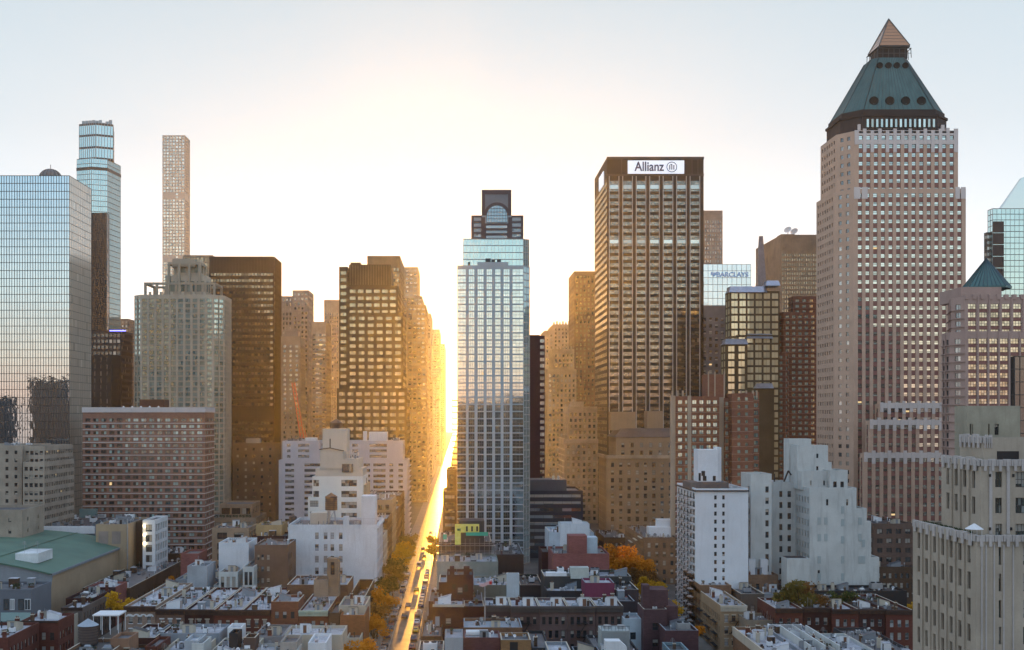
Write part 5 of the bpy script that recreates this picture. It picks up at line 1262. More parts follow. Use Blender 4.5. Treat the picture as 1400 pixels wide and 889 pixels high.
clutter(t, WX(1003,Y), x1b-1, Y+2, Y+24, WZ(668,Y)-1, rs, .6, ['ac','pipe','mush','ant'], False)

# pale green-grey hospital block, stepped
Y = 340
def hb(a,b,dy,L,py,s,z0=0): return ([(WX(a,Y+dy),Y+dy),(WX(b,Y+dy),Y+dy),(WX(b,Y+dy),Y+dy+L),(WX(a,Y+dy),Y+dy+L)], z0, WZ(py,Y+dy), s, {'ph':.8})
shp = spec(cols=[(.30,.42),(.62,.76)], wh=1.9, fl=3.5, sill=.9, top=2.2, rec=.25, style='double', glass=G_DARK)
shq = spec(cols=[(.17,.22),(.35,.40),(.60,.64),(.78,.82)], wh=1.9, fl=5.4, sill=1.6, top=1.6, rec=.2, style='double', glass=G_DARK, skip=lambda i,j,n,m: not ((j==0 and i in (1,3)) or (j==5 and i==2) or (j==4 and i==0)))
shs = spec(bay=2.6, ww=1.1, wh=1.9, fl=3.5, sill=.9, top=2.2, rec=.25, edge=.4, style='double', glass=G_DARK)
Zm = WZ(667,Y-6)
t = tower('pale_green_institution', 'pale green-grey stepped block with recessed wings and blocked windows, beside the white balconied building', 'institutional building',
   [hb(1026.5,1055,0,12,648,spec(cols=[(.70,.86)],wh=1.9,fl=3.5,sill=.9,top=3.2,rec=.25,style='double',glass=G_DARK)), hb(1055,1090,8,10,659,{0:shp,'all':None}),
    ([(WX(1107,Y-6),Y-6),(WX(1171,Y-6),Y-6),(WX(1171,Y-6),Y+14),(WX(1107,Y-6),Y+14)],0,Zm,{0:shq,3:shs},{'ph':.8}),
    hb(1171,1185,-5.9,20,695,None), hb(1185,1191,-5.8,20,713,None), hb(1191,1202,-5.7,20,762,None),
    hb(1079,1109,13,6,600,None,Zm-6), hb(1090,1132,4,7,609,spec(cols=[(.62,.69)],wh=1.4,fl=4,sill=1.2,top=1.2,rec=.2,style='plain',glass=G_DARK,skip=lambda i,j,n,m:j>1),Zm-1), hb(1132.1,1137,4.2,6,632,None,Zm-1),
    hb(1096,1134,0,3.9,644,spec(cols=[(.30,.36),(.78,.84)],wh=1.5,fl=4,sill=1.1,top=1.6,style='plain',glass=G_DARK,skip=lambda i,j,n,m:j>0),Zm-1), hb(1134.1,1159,-2,10,643,spec(bay=2.4,ww=1.1,wh=1.8,fl=4,sill=.3,top=1.6,style='plain',glass=G_DARK,skip=lambda i,j,n,m:j>0),Zm-1)],
   PALEG, seed=103)
m = MB(); m.bar((WX(1060,Y+8),Y+9,WZ(659,Y+8)-.8),(WX(1060,Y+8),Y+9,WZ(648,Y+8)),.2); m.bar((WX(1073,Y+8),Y+9,WZ(659,Y+8)),(WX(1079,Y+8),Y+9,WZ(644,Y+8)),.3); m.bar((WX(1079,Y+8),Y+9,WZ(644,Y+8)),(WX(1083,Y+8),Y+9,WZ(650,Y+8)),.3); m.build('flue', DK, t)
part_box(t,'low_wing',PALEG,WX(1076,Y-12),WX(1107,Y-12),Y-12,Y-6.01,0,WZ(757,Y)); part_box(t,'low_wing_roof',ROOF_DARK,WX(1077,Y-12),WX(1107,Y-12)-.5,Y-11,Y-6.3,WZ(757,Y),WZ(757,Y)+.1)
m = MB()      # blocked-up window panels on the front
for px, ys in ((1118,(705,727,757)),(1127,(705,727)),(1150,(690,707,730,757)),(1174,(705,727,757)),(1118,(780,)),(1178.5,(735,757)),(1150,(780,))):
    for py in ys: m.box(WX(px,Y-6),WX(px+4.2,Y-6),Y-6.14 if px<1171 else Y-6.05,Y-6.004 if px<1171 else Y-5.91,WZ(py+10,Y),WZ(py,Y))
m.build('blocked_window', masonry((.36,.42,.43),.05,.1), t)
clutter(t, WX(1060,Y), WX(1090,Y), Y+8, Y+26, WZ(664,Y)-.8, rs, .7, ['pipe','duct','ac','goose'], False)
# brown low blocks right of it
low('brown_brick_annex','dark brown brick block between the pale institution and the stone tower',1194,1250,716,708,27,masonry((.16,.11,.09),brick=True),ROOF_DARK,spec(bay=3.2,ww=1.9,wh=1.7,fl=3.3,style='pair',glass=G_DARK),110,.4,'building')
low('low_grey_annex','low grey-brown block with square windows below the brown brick annex',1190,1222,752,742,16,masonry((.26,.22,.20)),ROOF_GREY,spec(bay=3,ww=1.8,wh=1.7,fl=3.3,style='pair',glass=G_DIM),111,.4,'building')
low('leafy_court_building','brown brick building behind bare branches, left of the stone tower',1196,1262,775,764,13,BRN,ROOF_DARK,None,112,.4,'building')
# ---------------------------------------------------------------- stone art-deco building at the right edge (nearest)
STN = masonry((.41,.355,.285), .14, .35); STL = masonry((.46,.43,.41), .1, .3); STR = masonry((.34,.32,.25), .25, .45)
G_ST = pane(dark=(.015,.017,.02), tint=(.6,.7,.75), blind=(.3,.3,.28), p_blind=.15, refl=.12)
G_STL = pane(dark=(.04,.06,.06), tint=(.7,.9,.9), blind=(.4,.45,.45), p_blind=.4, refl=.35)
Ys = 180
def X_(px, Y=Ys): return WX(px, Y)
def Z_(py, Y=Ys): return WZ(py, Y)
fl = 5.1*.93
s_side = spec(bay=3.4, ww=1.15, wh=2.9, fl=4.35, sill=.7, edge=1.0, top=1.1, rec=.4, style='double', glass=G_ST, pier=(.9,.28,0))
s_frnt = spec(cols=[(.07,.155),(.68,.80)], wh=2.9, fl=4.35, sill=.7, edge=1.0, top=1.1, rec=.4, style='triple', glass=G_STL)
xc = X_(1335)
Yb = Ys*(1335-VX)/(1248-VX)
far = X_(1480)
ZL = Z_(733)
tiers = [([(xc,Ys),(far,Ys),(far,Yb),(xc,Yb)], 0, ZL, {0: spec(cols=[(.21,.235),(.44,.60)],wh=2.9,fl=4.35,sill=.7,top=1.1,rec=.4,style='triple',glass=G_STL), 3: s_side}, {'ph':1.0,'t':.5})]
Y2 = Ys+3.4; x2 = WX(1341,Y2); L2 = 15; ZM = WZ(630,Y2)
tiers.append(([(x2,Y2),(far,Y2),(far,Y2+L2),(x2,Y2+L2)], ZL-1, ZM, {0: spec(cols=[(.16,.235),(.385,.50)],wh=2.6,fl=4.35,sill=.8,top=.9,rec=.4,style='triple',glass=G_STL), 3: s_side}, {'ph':1.0,'t':.5}))
Y4 = Y2+6; 
tiers.append(([(WX(1344,Y4),Y4),(far,Y4),(far,Y4+8.8),(WX(1344,Y4),Y4+8.8)], ZM-1, WZ(599,Y4), {0: None, 3: spec(bay=3.2,ww=1.15,wh=2.6,fl=4.35,sill=.4,edge=.6,top=.8,rec=.4,style='double',glass=G_ST,pier=(.9,.28,0))}, {'ph':1.0,'t':.5}))
t = tower('stone_deco_tower', 'near weathered stone art-deco building with tall dark windows and stepped terraces', 'building', tiers, [STN, STL], ROOF_GREY, seed=120)
Y3 = Ys+20
mb, rb, wv = MB(), MB(), []
poly = [(WX(1322,Y3),Y3),(far,Y3),(far,Y3+5),(WX(1322,Y3),Y3+5)]; z1 = WZ(555,Y3)
for k in range(4): facade(mb, wv, poly[k], poly[(k+1)%4], ZL-1, z1, spec(cols=[(.055,.085),(.10,.115),(.40,.425),(.52,.60)],wh=2.0,fl=9,sill=4.0,top=.3,rec=.4,style='double',glass=G_ST,skip=lambda i,j,n,m:j>0) if k == 0 else None, None)
crown(mb, rb, poly, z1, .8, .4, 0)
mb.build('upper_block', STR, t); rb.build('roof', ROOF_GREY, t); place_windows(t, wv, 20)
# crenellated light-stone parapets with fluted piers
def crest(x0, x1, y, z, n, h, side=False, th=.5):
    m = MB()
    for k in range(n):
        a = k/n; b = (k+.93)/n; hh = h*(.35+.3*abs(math.sin(k*1.7)))
        if side: m.box(y-.02, y+th, x0+(x1-x0)*a, x0+(x1-x0)*b, z-.9, z+hh); m.box(y-.2, y-.02, x0+(x1-x0)*(a+.3/n), x0+(x1-x0)*(b-.3/n), z-1.7, z+.12)
        else: m.box(x0+(x1-x0)*a, x0+(x1-x0)*b, y-.02, y+th, z-.9, z+hh); m.box(x0+(x1-x0)*(a+.3/n), x0+(x1-x0)*(b-.3/n), y-.2, y-.02, z-1.7, z+.12)
    return m.build('crested_parapet', STL, t)
crest(Ys+.2, Yb-.2, xc-.25, ZL, 9, .55, True); crest(xc, far, Ys-.25, ZL, 12, .3)
crest(Y2+.2, Y2+L2-.2, x2-.25, ZM, 6, .8, True); crest(x2, far, Y2-.25, ZM, 12, .4)
crest(Y4+.2, Y4+8.6, WX(1344,Y4)-.25, WZ(599,Y4), 5, 1.0, True); crest(WX(1344,Y4), WX(1356,Y4), Y4-.25, WZ(599,Y4), 4, .9)
# wide terrace opening in the upper tier and small lanterns
fo = part_box(t, 'terrace_opening', BLKM, WX(1363,Y4), WX(1393,Y4), Y4-.06, Y4-.004, WZ(632,Y4), WZ(617,Y4))
for px,py in ((1352,648),(1381,721),(1352,721),(1384,648)): part_box(t, 'wall_lantern', BLKM, X_(px,Y2), X_(px+1.8,Y2), Y2-.35, Y2-.01, Z_(py+4,Y2), Z_(py,Y2))
m = MB()
for px in (1341,1347,1358,1371,1384): m.box(X_(px), X_(px)+.22, Ys-.16, Ys-.004, 0, Z_(745))
m.build('fluting', STL, t)
m = MB()
for px in (1352,1376,1403): m.box(X_(px,Y2), X_(px,Y2)+.5, Y2-.2, Y2-.004, ZL, ZM-1)
m.build('pier', STL, t)
# terrace things
for k in range(10): put('planter', tpl('planter', f_planter, [WOOD, LEAFD], ('plant',0)), t, (xc+.9, Y2+1+k*1.9, ZL-1), math.pi/2, 1.0)
m = MB(); cx, cyy = WX(1345,Ys)-.8, Ys+1.6; z = ZL-1
for k in range(4): a = math.pi/4+k*math.pi/2; m.bar((cx+1.2*math.cos(a),cyy+1.2*math.sin(a),z),(cx+1.2*math.cos(a),cyy+1.2*math.sin(a),z+2.1),.04)
m.cyl(cx,cyy,z+2.0,z+2.9,1.5,.1,8)
o = m.build('terrace_parasol', WHM, None, (cx,cyy,z)); tag(o, 'white closed-sided parasol on the terrace of the near stone building', 'parasol')
Y = 300
tower('dark_glass_sliver','dark glassy sliver of a building at the right edge, above the near stone building','building',
  [(rect(1387,1440,Y,2),0,WZ(487,Y),spec(kind='curtain',bay=1.5,fl=3.6,vb=.1,hb=.2))],DK,curtain_mats=[CG_DARK,MUL_D,MUL_D],seed=121)
# ---------------------------------------------------------------- low-rise blocks
G_W = pane(dark=(.03,.035,.04), tint=(.7,.8,.85), blind=(.5,.53,.55), p_blind=.4, refl=.25, lit=.004)
sR = spec(bay=2.05, ww=1.0, wh=1.8, fl=3.3, sill=.75, edge=.5, top=1.9, rec=.18, style='double', glass=G_W)
COR_D = masonry((.06,.04,.035),.2,.2); COR_G = masonry((.42,.48,.38),.1,.3)
RED = 'row of houses along the far side of the avenue'
# --- armoury with green barrel roof
ax0, ax1, ay0, ay1, ez = -122-78, -122.0, 328.0, 405.0, 17.5
t = thing('green_roofed_hall', 'long hall with a curved green roof and tan side wall, lower left', 'hall', ((ax0+ax1)/2, ay0, 0))
m = MB(); m.box(ax0, ax1, ay0, ay1, 0, ez); m.build('wall', TAN, t)
GRN, nt, b = new_mat('green_roof'); g = nt.nodes.new('ShaderNodeNewGeometry'); f = noisef(nt, .08, 4, g.outputs['Position'])
lk(nt, mixc(nt, mrange(nt, f, .35, .65, 0, 1), (.06,.13,.10), (.09,.18,.13)), b.inputs['Base Color']); b.inputs['Roughness'].default_value = .6
m = MB(); n = 16; cxm = (ax0+ax1)/2; hw = (ax1-ax0)/2
arc = [(cxm+hw*1.01*math.sin(th), ez+.3+ 9.0*(math.cos(th*1.0)-math.cos(math.pi/2*.98))/(1) ) for th in [(-math.pi/2*.98)+math.pi*.98*k/n for k in range(n+1)]]
arc = [(ax0-.5+(ax1-ax0+1)*k/n, ez+.2+5.2*(1-((k/n-.5)*2)**2)) for k in range(n+1)]
for k in range(n):
    (xa,za),(xb,zb_) = arc[k],arc[k+1]; m.face([(xa,ay0-.6,za),(xb,ay0-.6,zb_),(xb,ay1,zb_),(xa,ay1,za)])
    m.face([(xa,ay0-.6,za-.45),(xb,ay0-.6,zb_-.45),(xb,ay0-.6,zb_),(xa,ay0-.6,za)])
rf = m.build('curved_roof', GRN, t)
m = MB(); m.face([(x, ay0-.01, z-.3) for x, z in arc][::1] + [(ax1,ay0-.01,ez-4),(ax0,ay0-.01,ez-4)][::1]); m.build('gable', GREYP, t)
m = MB(); m.box(ax1-.2, ax1+.5, ay0-.6, ay1, ez-.5, ez+.25)
for k in range(60): y = ay0+ (ay1-ay0)*k/60; m.box(ax1+.5, ax1+.62, y, y+.5, ez-.4, ez+.3)
m.build('gutter', GREYP, t)
m = MB(); m.bar((cxm,ay0,arc[8][1]+.1),(cxm,ay1,arc[8][1]+.1),.15); m.bar((cxm+20,ay0,arc[12][1]+.15),(cxm+20,ay1,arc[12][1]+.15),.12); m.build('ridge_cap', GRN, t)
part_box(t, 'roof_monitor', masonry((.62,.66,.68)), ax1-14, ax1-7, ay0+8, ay0+20, ez+2.2, ez+5.2)
for k in range(2): put('aerial', tpl('aerial', f_ant, [GALV], ('ant',0)), t, (ax1-12+k*4, ay0+10, ez+5.2), 0, 1.2)
# hall's higher tan end block
Yh = 395
t, x0,x1,y0,y1 = low('tan_fly_tower','tan blank block with two grey panels standing at the far end of the green-roofed hall',131,173,717,707,26,TAN,ROOF_GREY,seed=130,dens=1.6,cat='building',win=False,kinds=['bigac','duct','mush','pipe','bigac','goose'])
for a,b in ((135,148),(153,165)): part_box(t,'grey_panel',masonry((.26,.22,.20)),WX(a,y0),WX(b,y0),y0-.12,y0-.004,26-7,26-2.5)
m = MB(); 
for dx in (0,.8): m.bar((x1+.3,y0-.3+dx,8),(x1+.3,y0-.3+dx,28),.12)
for k in range(10): m.bar((x1+.3,y0-.3,9+k*2),(x1+.3,y0+.5,9+k*2),.08)
m.build('exterior_pipe', GALV, t)
t, x0,x1,y0,y1 = low('white_banded_gallery','low grey building with a broad white roof band behind the green-roofed hall',30,130,723,704,22,GREYP,ROOF_GREY,seed=131,dens=1.4,cat='building',win=False,kinds=['bigac','bigac','duct','bigac','mush'])
part_box(t,'white_band',WHM,WX(26,y0),x1,y0-.8,y0-.005,20.2,23.0); part_box(t,'lower_wall',WHM,WX(18,y0),x1-.1,y0-3,y0-.81,0,14)
part_box(t,'teal_unit',masonry((.16,.26,.26)),WX(115,y1),WX(138,y1),y1-6,y1-2,21.3,25)
low('dark_corniced_house','dark brown house with heavy cornice at the left edge, behind the green roof',-30,19,734,724,17,BRN,ROOF_DARK,sR,132,.5,cornice=(.9,.6,COR_D))
t,*_ = low('white_stair_frame','open white steel stair tower with three round lamps beside the tan block',195,212,711,705,27,WHM,ROOF_GREY,spec(bay=3,ww=2.3,wh=2.6,fl=3.7,sill=.6,style='big',glass=G_DIM,rec=.5),133,.0,'stair tower')
LAMP, nt, b = new_mat('lamp_glow'); b.inputs['Emission Color'].default_value = (1,.75,.4,1); b.inputs['Emission Strength'].default_value = 4
Yq = (H-27)*F/(711-VY)
for py in (719,731,743):
    m = MB(); m.cyl(WX(198,Yq), Yq-.6, WZ(py,Yq)-.45, WZ(py,Yq)+.45, .45, .45, 10); m.build('globe_lamp', LAMP, t)
low('brown_side_block','narrow brown block squeezed between the tan block and white stair frame',186,196,713,707,26,BRN,ROOF_GREY,win=False,seed=134,dens=0)
low('brown_parapet_house','low brown block with grey parapet in front of the banded brick apartments',188,228,757,750,11,BRN,ROOF_GREY,win=False,seed=135,dens=.5)
# low roofs between hall and street wall (north side of the left street)
low('long_garage','long low brown building with a grey roof full of units, right of the green-roofed hall',178,0,804,766,10,BRN,ROOF_GREY,spec(bay=6,ww=1.2,wh=1.4,fl=5,style='plain',glass=G_DARK),136,1.1,'garage',x0m=-120,x1m=-105,cop=CREAM)
t,*_ = low('pink_roof_hut','low house with a faded pink wall and white roof, beside the yellow tree',119,158,803,795,12,PINKB,TARW,win=False,seed=137,dens=.8)
low('grey_walkup_corner','grey-brown walk-up with tall narrow side windows, left of the yellow tree',84,113,831,812,11.4,masonry((.14,.12,.11)),TARW,spec(bay=2.3,ww=1.0,wh=2.0,fl=3.4,top=1.2,style='double',glass=G_W,edge=.4),138,1.3,cornice=(.8,.4,COR_D))
low('chimney_row_house','low dark roof crowded with chimneys behind the grey-brown walk-up',90,128,818,803,12,BRK_D,ROOF_DARK,sR,139,2.0)
# modern grey block
t,x0,x1,y0,y1 = low('modern_grey_block','modern dark grey block with big framed windows and pale glass balcony, left edge',-30,43,806,795,18,masonry((.14,.16,.19),.08,.1),ROOF_GREY,None,140,1.4,'apartment house',win=False,kinds=['bigac','shed','plant','duct','mush'])
for a,b,c,d in ((5,12,819,834),(25,33,819,834)):
    f_ = part_box(t,'window',FRAME_DARK,WX(a,y0),WX(b,y0),y0-.12,y0-.004,WZ(d,y0),WZ(c,y0)); part_box(f_,'pane',G_W,WX(a+.6,y0),WX(b-.6,y0),y0-.15,y0-.125,WZ(d-.8,y0),WZ(c+.8,y0))
for a,b,c,d in ((14,20,819,834),(34,42,819,834)):
    f_ = part_box(t,'white_framed_window',WHM,WX(a,y0),WX(b,y0),y0-.16,y0-.004,WZ(d,y0),WZ(c,y0))
    for q in range(2): w_=(b-a-1.2)/2; part_box(f_,'pane',G_W,WX(a+.5+q*(w_+.3),y0),WX(a+.2+q*(w_+.3)+w_,y0),y0-.2,y0-.165,WZ(d-.8,y0),WZ(c+.8,y0))
part_box(t,'balcony_glass',masonry((.30,.44,.44),.05,.05,.2),WX(3,y0),WX(43,y0),y0-.9,y0-.5,WZ(849,y0),WZ(837,y0))
# red brick corner houses
low('red_brick_corner_house','red brick walk-up with four columns of windows below the modern grey block',28,80,849,838,15,BRK,TARW,spec(bay=1.95,ww=1.0,wh=1.9,fl=3.35,sill=.6,edge=.6,top=2.0,rec=.2,style='double',glass=G_W),141,1.0,cornice=(.5,.3,COR_D))
low('red_brick_end_house','red brick house with white roof cut off by the lower left corner',-30,0,872,851,15,BRK,TARW,spec(bay=2.2,ww=1.0,wh=1.9,fl=3.35,sill=.6,edge=.6,top=1.6,rec=.2,style='double',glass=G_W),142,1.2,x0m=-115,x1m=-101.5)
low('white_shed_roofs','cluster of small white-roofed sheds behind the red brick walk-up',76,97,843,832,10,CREAM,TARW,win=False,seed=143,dens=2)
# open pavilion
t = thing('roof_pavilion','white flat canopy on thin posts on a rooftop, left of the arched-window house','canopy',(WX(148,262),262,13))
m = MB(); m.box(WX(130,262),WX(166,262),260,266,17.4,17.7); m.build('canopy_roof', WHM, t)
for px in (131,143,154,165):
    for yy in (260.3,265.7): m = MB(); m.bar((WX(px,262),yy,13),(WX(px,262),yy,17.4),.1); m.build('post', WHM, t)
# --- houses facing the avenue, left block (Y about 286)
row = [
 ('arched_window_house','pink-and-cream house with white scalloped window arches, left end of the avenue row',170,212.5,829,797,15.0,masonry((.34,.25,.20),.1,.2,brick=True),COR_D,WHM,TARW),
 ('pale_window_house','brown house with four pale-framed windows, right of the scalloped-arch house',213,252.5,833,803,14.4,masonry((.22,.14,.11),brick=True),COR_D,WHM,ROOF_SILVER),
 ('dark_red_house','dark red house with four plain windows, third from the left in the avenue row',253,291.5,833.5,803,14.4,BRK_D,COR_D,CREAM,TARW),
 ('wide_red_house','wide red house with blind brown cornice, fourth from the left in the avenue row',292,331,834,803,14.4,BRK,COR_D,None,ROOF_SILVER),
 ('low_red_house','red house partly hidden by a white sail-like roof, fifth from the left in the row',331.5,370,834,803,14.4,BRK,COR_D,CREAM,TARW),
 ('tall_red_house','taller plain red brick house with two rows of windows, sixth in the avenue row',370.5,408,822.5,813,16.6,masonry((.22,.09,.055),.15,.2,brick=True),None,None,ROOF_SILVER),
 ('green_corniced_house','red house with an ornate pale green cornice, right of the taller brick house',408.5,448.5,835,812,14.2,masonry((.20,.07,.045),.15,.2,brick=True),COR_G,None,ROOF_SILVER)]
for i,(nm,lb,a,b,yf,yb_,z,wm,cm,lm,rm) in enumerate(row):
    t,x0,x1,y0,y1 = low(nm,lb,a,b,yf,yb_,z,wm,rm,dict(sR),150+i,1.9,group=RED,cornice=(1.4,.7,cm) if cm else None,lint=lm, cop=CREAM)
    if i == 0:
        m = MB(); n = 4; w = (x1-x0-1.0)/n
        for k in range(n):
            c = x0+.5+w*(k+.5); v = z-1.9-3.3+.75+1.8
            for q in range(8):
                a0,a1 = math.pi*q/8, math.pi*(q+1)/8
                P_ = [(c+r*math.cos(aa), y0-.14, v-.1+r*.8*math.sin(aa)) for r,aa in ((.55,a0),(.95,a0),(.95,a1),(.55,a1))]; m.face(P_[::-1]); m.face([P_[1],P_[2],(P_[2][0],y0,P_[2][2]),(P_[1][0],y0,P_[1][2])])
        m.build('scalloped_arch', WHM, t)
low('orange_brick_end_house','plain orange-brown brick end house by the street with a white roof notch',465,499,841,829,13.5,masonry((.28,.12,.06),.15,.2,brick=True),TARW,win=False,seed=160,dens=.8)
low('brown_gap_house','narrow brown house between the green-corniced house and the orange brick end',449,464,838,824,14,BRN,ROOF_GREY,sR,161,1.2)
low('small_cream_corner_shop','small cream corner building with flat grey roof under the trees by the street',474,493,872,864,9,CREAM,ROOF_GREY,win=False,seed=162,dens=.5)
low('pale_wall_house','house with a long pale whitewashed back wall, near the street',463,500,828,815,15,CREAM,ROOF_GREY,win=False,seed=163,dens=.6)
# brown complex with dark court
low('brown_flat_roof_block','brown building with silver roof and railings in front of the white loft',392,475,799.5,787,16,masonry((.17,.10,.07),brick=True),ROOF_SILVER,win=False,seed=164,dens=1.4,cop=CREAM)
Yk = (H-16)*F/(795-VY)
t,*_ = low('brown_chimney_block','tan-brown stair block with a tall slotted chimney on the silver roof',429,449,793,788,20,masonry((.30,.23,.17)),ROOF_GREY,win=False,seed=165,dens=0,zb=15.4)
yy=(H-20)*F/(793-VY); part_box(t,'slotted_chimney',masonry((.24,.18,.13)),WX(447,yy),WX(463,yy),yy+.5,yy+4,15.4,WZ(764,yy)); part_box(t,'dark_slot',BLKM,WX(452,yy),WX(457,yy),yy+.4,yy+.495,WZ(786,yy),WZ(769,yy))
low('sunken_court_house','brown house with a deep dark roof court and broken parapet beside the street',477,0,815,792,12.5,BRN,ROOF_DARK,spec(bay=2.4,ww=1.1,wh=1.8,fl=3.3,style='double',glass=G_W,top=1.2),166,.8,x1m=-27.2,ph=3.2,cop=CREAM)
# grey/white workshop cluster
low('white_blank_house','small white blank cube house with two tiny holes, left of the brown walk-up block',299,340,742,735,25,WHT,ROOF_GREY,win=False,seed=170,dens=.8,cat='house')
low('grey_shed_block','blue-grey box-shaped workshop with round vents on top, behind the avenue row',256,283,774,767,19,masonry((.36,.40,.44)),ROOF_GREY,win=False,seed=171,dens=1.5)
low('slatted_front_workshop','pale workshop with tall dark slats on its side, right of the white cube house',299,325,782,762,17,PALEG,masonry((.16,.08,.05)),spec(bay=1.6,ww=1.0,wh=3.6,fl=5,sill=.5,top=.6,style='plain',glass=G_DARK,edge=.3),172,.8,cop=PALEG)
low('slatted_front_annex','second pale workshop with dark slats, touching the brown walk-up block',332,347,775,757,19,PALEG,ROOF_GREY,spec(bay=1.6,ww=1.0,wh=4,fl=5.5,sill=.5,top=.6,style='plain',glass=G_DARK,edge=.3),173,.5)
low('brown_walkup_block','plain brown apartment walk-up with grey lower wall, left of the white loft',348,394,745,737,25,masonry((.15,.10,.075)),ROOF_GREY,spec(cols=[(.08,.15),(.2,.28),(.36,.45)],wh=1.6,fl=3.6,sill=.9,top=2.0,style='double',glass=G_DIM),174,1.2,cop=masonry((.3,.29,.29)))
low('grey_yard_house','low grey house with dormer and ducts behind the avenue row',240,300,792,779,13,GREYP,masonry((.34,.38,.42)),sR,175,1.8)
low('pale_yard_wall_house','pale grey house with blank wall behind the tree, left of the silver roof',292,345,800,786,12.5,PALEG,ROOF_GREY,win=False,seed=176,dens=1.2)
low('small_brown_house','low brown house hidden under the trees left of the brown flat-roof block',346,390,808,797,10,BRN,ROOF_GREY,sR,177,.8)
low('red_rooftop_house','red-brown rooftop house with white units, behind the brown walk-up block',344,393,733,727,24,BRK_D,ROOF_GREY,sR,178,1.4)
low('tan_tank_house','yellow-tan panelled rooftop tank house above the red-brown roofs',350,385,718,713,27,masonry((.40,.29,.15)),ROOF_GREY,win=False,seed=179,dens=.8)
low('terrace_house_a','tan terrace house lit at its edge, between banded brick apartments and red-brown roofs',290,340,722,716,24,masonry((.32,.24,.17)),ROOF_GREY,spec(bay=5,ww=3.6,wh=2.4,fl=3.8,style='big',glass=G_DARK,rec=.5),180,1)
low('brick_painted_gable','reddish brick stub wall with autumn leaves beside the banded brick apartments',247,272,757,751,18,PINKB,ROOF_GREY,win=False,seed=181,dens=0)
low('left_yard_roofs','grey roof with ducts in the yard below the banded brick apartments',215,262,757,751,11,BRN,ROOF_GREY,sR,182,1.6)

# --- foreground roofs, left of the street (nearest, fronts below the frame)
fg = [
 ('brown_parapet_roof','brown parapet roof carrying the grey-hooded water tank, bottom left',78,143,897,873,16.0,masonry((.24,.15,.10)),ROOF_DARK,.3),
 ('brown_box_roof','tan-brown boxy rooftop house right of the grey-hooded water tank',151,176,873,864,17.5,masonry((.25,.15,.10)),ROOF_GREY,0),
 ('dark_tarred_roof','dark tarred roof behind the tan-brown boxy house, bottom edge',144,200,905,881,14,BRN,ROOF_DARK,1.2),
 ('white_pipe_roof','white roof with upright white pipes below the scalloped-arch house',172,212,872,853,14.5,BRK_D,TARW,2.2),
 ('red_shed_roof','small red-walled roof beside the white pipe roof',198,215,884,870,15,BRK,ROOF_GREY,1),
 ('long_white_roof','long bright white roof strip below the pale-framed-window house',213,300,866,853,14.6,GREYP,TARW,1.2),
 ('blue_skip_roof','grey roof with a blue container at its corner, bottom left',205,262,903,868,13.5,CREAM,TARW,1.4),
 ('grey_green_block','grey-green rooftop block with red coping, bottom edge left of centre',262,278,880,870,16.5,PALEG,ROOF_GREY,.8),
 ('plain_grey_roof_house','plain bluish-grey sloped rooftop house right of the blue container',252,272,876,867,17.0,masonry((.38,.42,.46)),masonry((.38,.42,.46)),0),
 ('weathered_white_roof','weathered white roof with barrel-shaped dark vents, bottom middle left',278,336,900,872,14.5,masonry((.40,.40,.34)),TARW,2.0),
 ('dark_tank_shed','black shed-like tank house among white roofs, bottom middle left',313,325,866,860,18.5,BLKM,ROOF_DARK,0),
 ('white_sail_roof','white tilted roof panel in front of the fifth row house',311,330,858,852,15.5,WHM,TARW,0),
 ('rusty_shed','rusty dark shed between grey roofs, bottom middle',333,349,872,866,17.6,masonry((.09,.06,.05)),ROOF_DARK,0),
 ('grey_debris_roof','rough grey roof with scattered units, in front of the taller brick house',346,386,870,854,14.8,masonry((.25,.25,.26)),ROOF_GREY,2.2),
 ('silver_seam_roof','long silver roof with a concrete edge along the bottom of the photo',300,396,905,880,15.5,masonry((.40,.40,.38)),TARW,1.0),
 ('white_avenue_roof','bright white roof with a black pipe below the green-corniced house',388,468,868,855,14.6,CREAM,TARW,1.0),
 ('concrete_stair_house','plain concrete stair house with dark chimney pots, bottom middle',383,406,878,868,17,masonry((.30,.28,.25)),ROOF_GREY,0),
 ('white_hut_roof','white hut with a round red-brown roof vent near the street corner',421,446,879,866,16,WHM,TARW,1.0),
 ('corner_parapet_roof','light corner building whose long white parapet glows in the sun beside the street',412,0,902,857,14.2,CREAM,TARW,1.3),
]
for i,(nm,lb,a,b,yf,yb_,z,wm,rm,dn) in enumerate(fg):
    kw = {}
    if nm == 'corner_parapet_roof': kw = dict(x1m=-31.5)
    low(nm,lb,a,b,yf,yb_,z,wm,rm,None if nm != 'corner_parapet_roof' else sR,200+i,dn,cop=CREAM if i%3==0 else wm,big=(dn>0 and (b-a)>38),win=None if nm == 'corner_parapet_roof' else False,**kw)
water_tank('hooded_water_tank','squat grey-brown barrel water tank with bluish cone roof, bottom left', WX(120.5,238), 238, 15.3, .2, 2.05, 4.0, CEDAR, masonry((.34,.40,.46)))

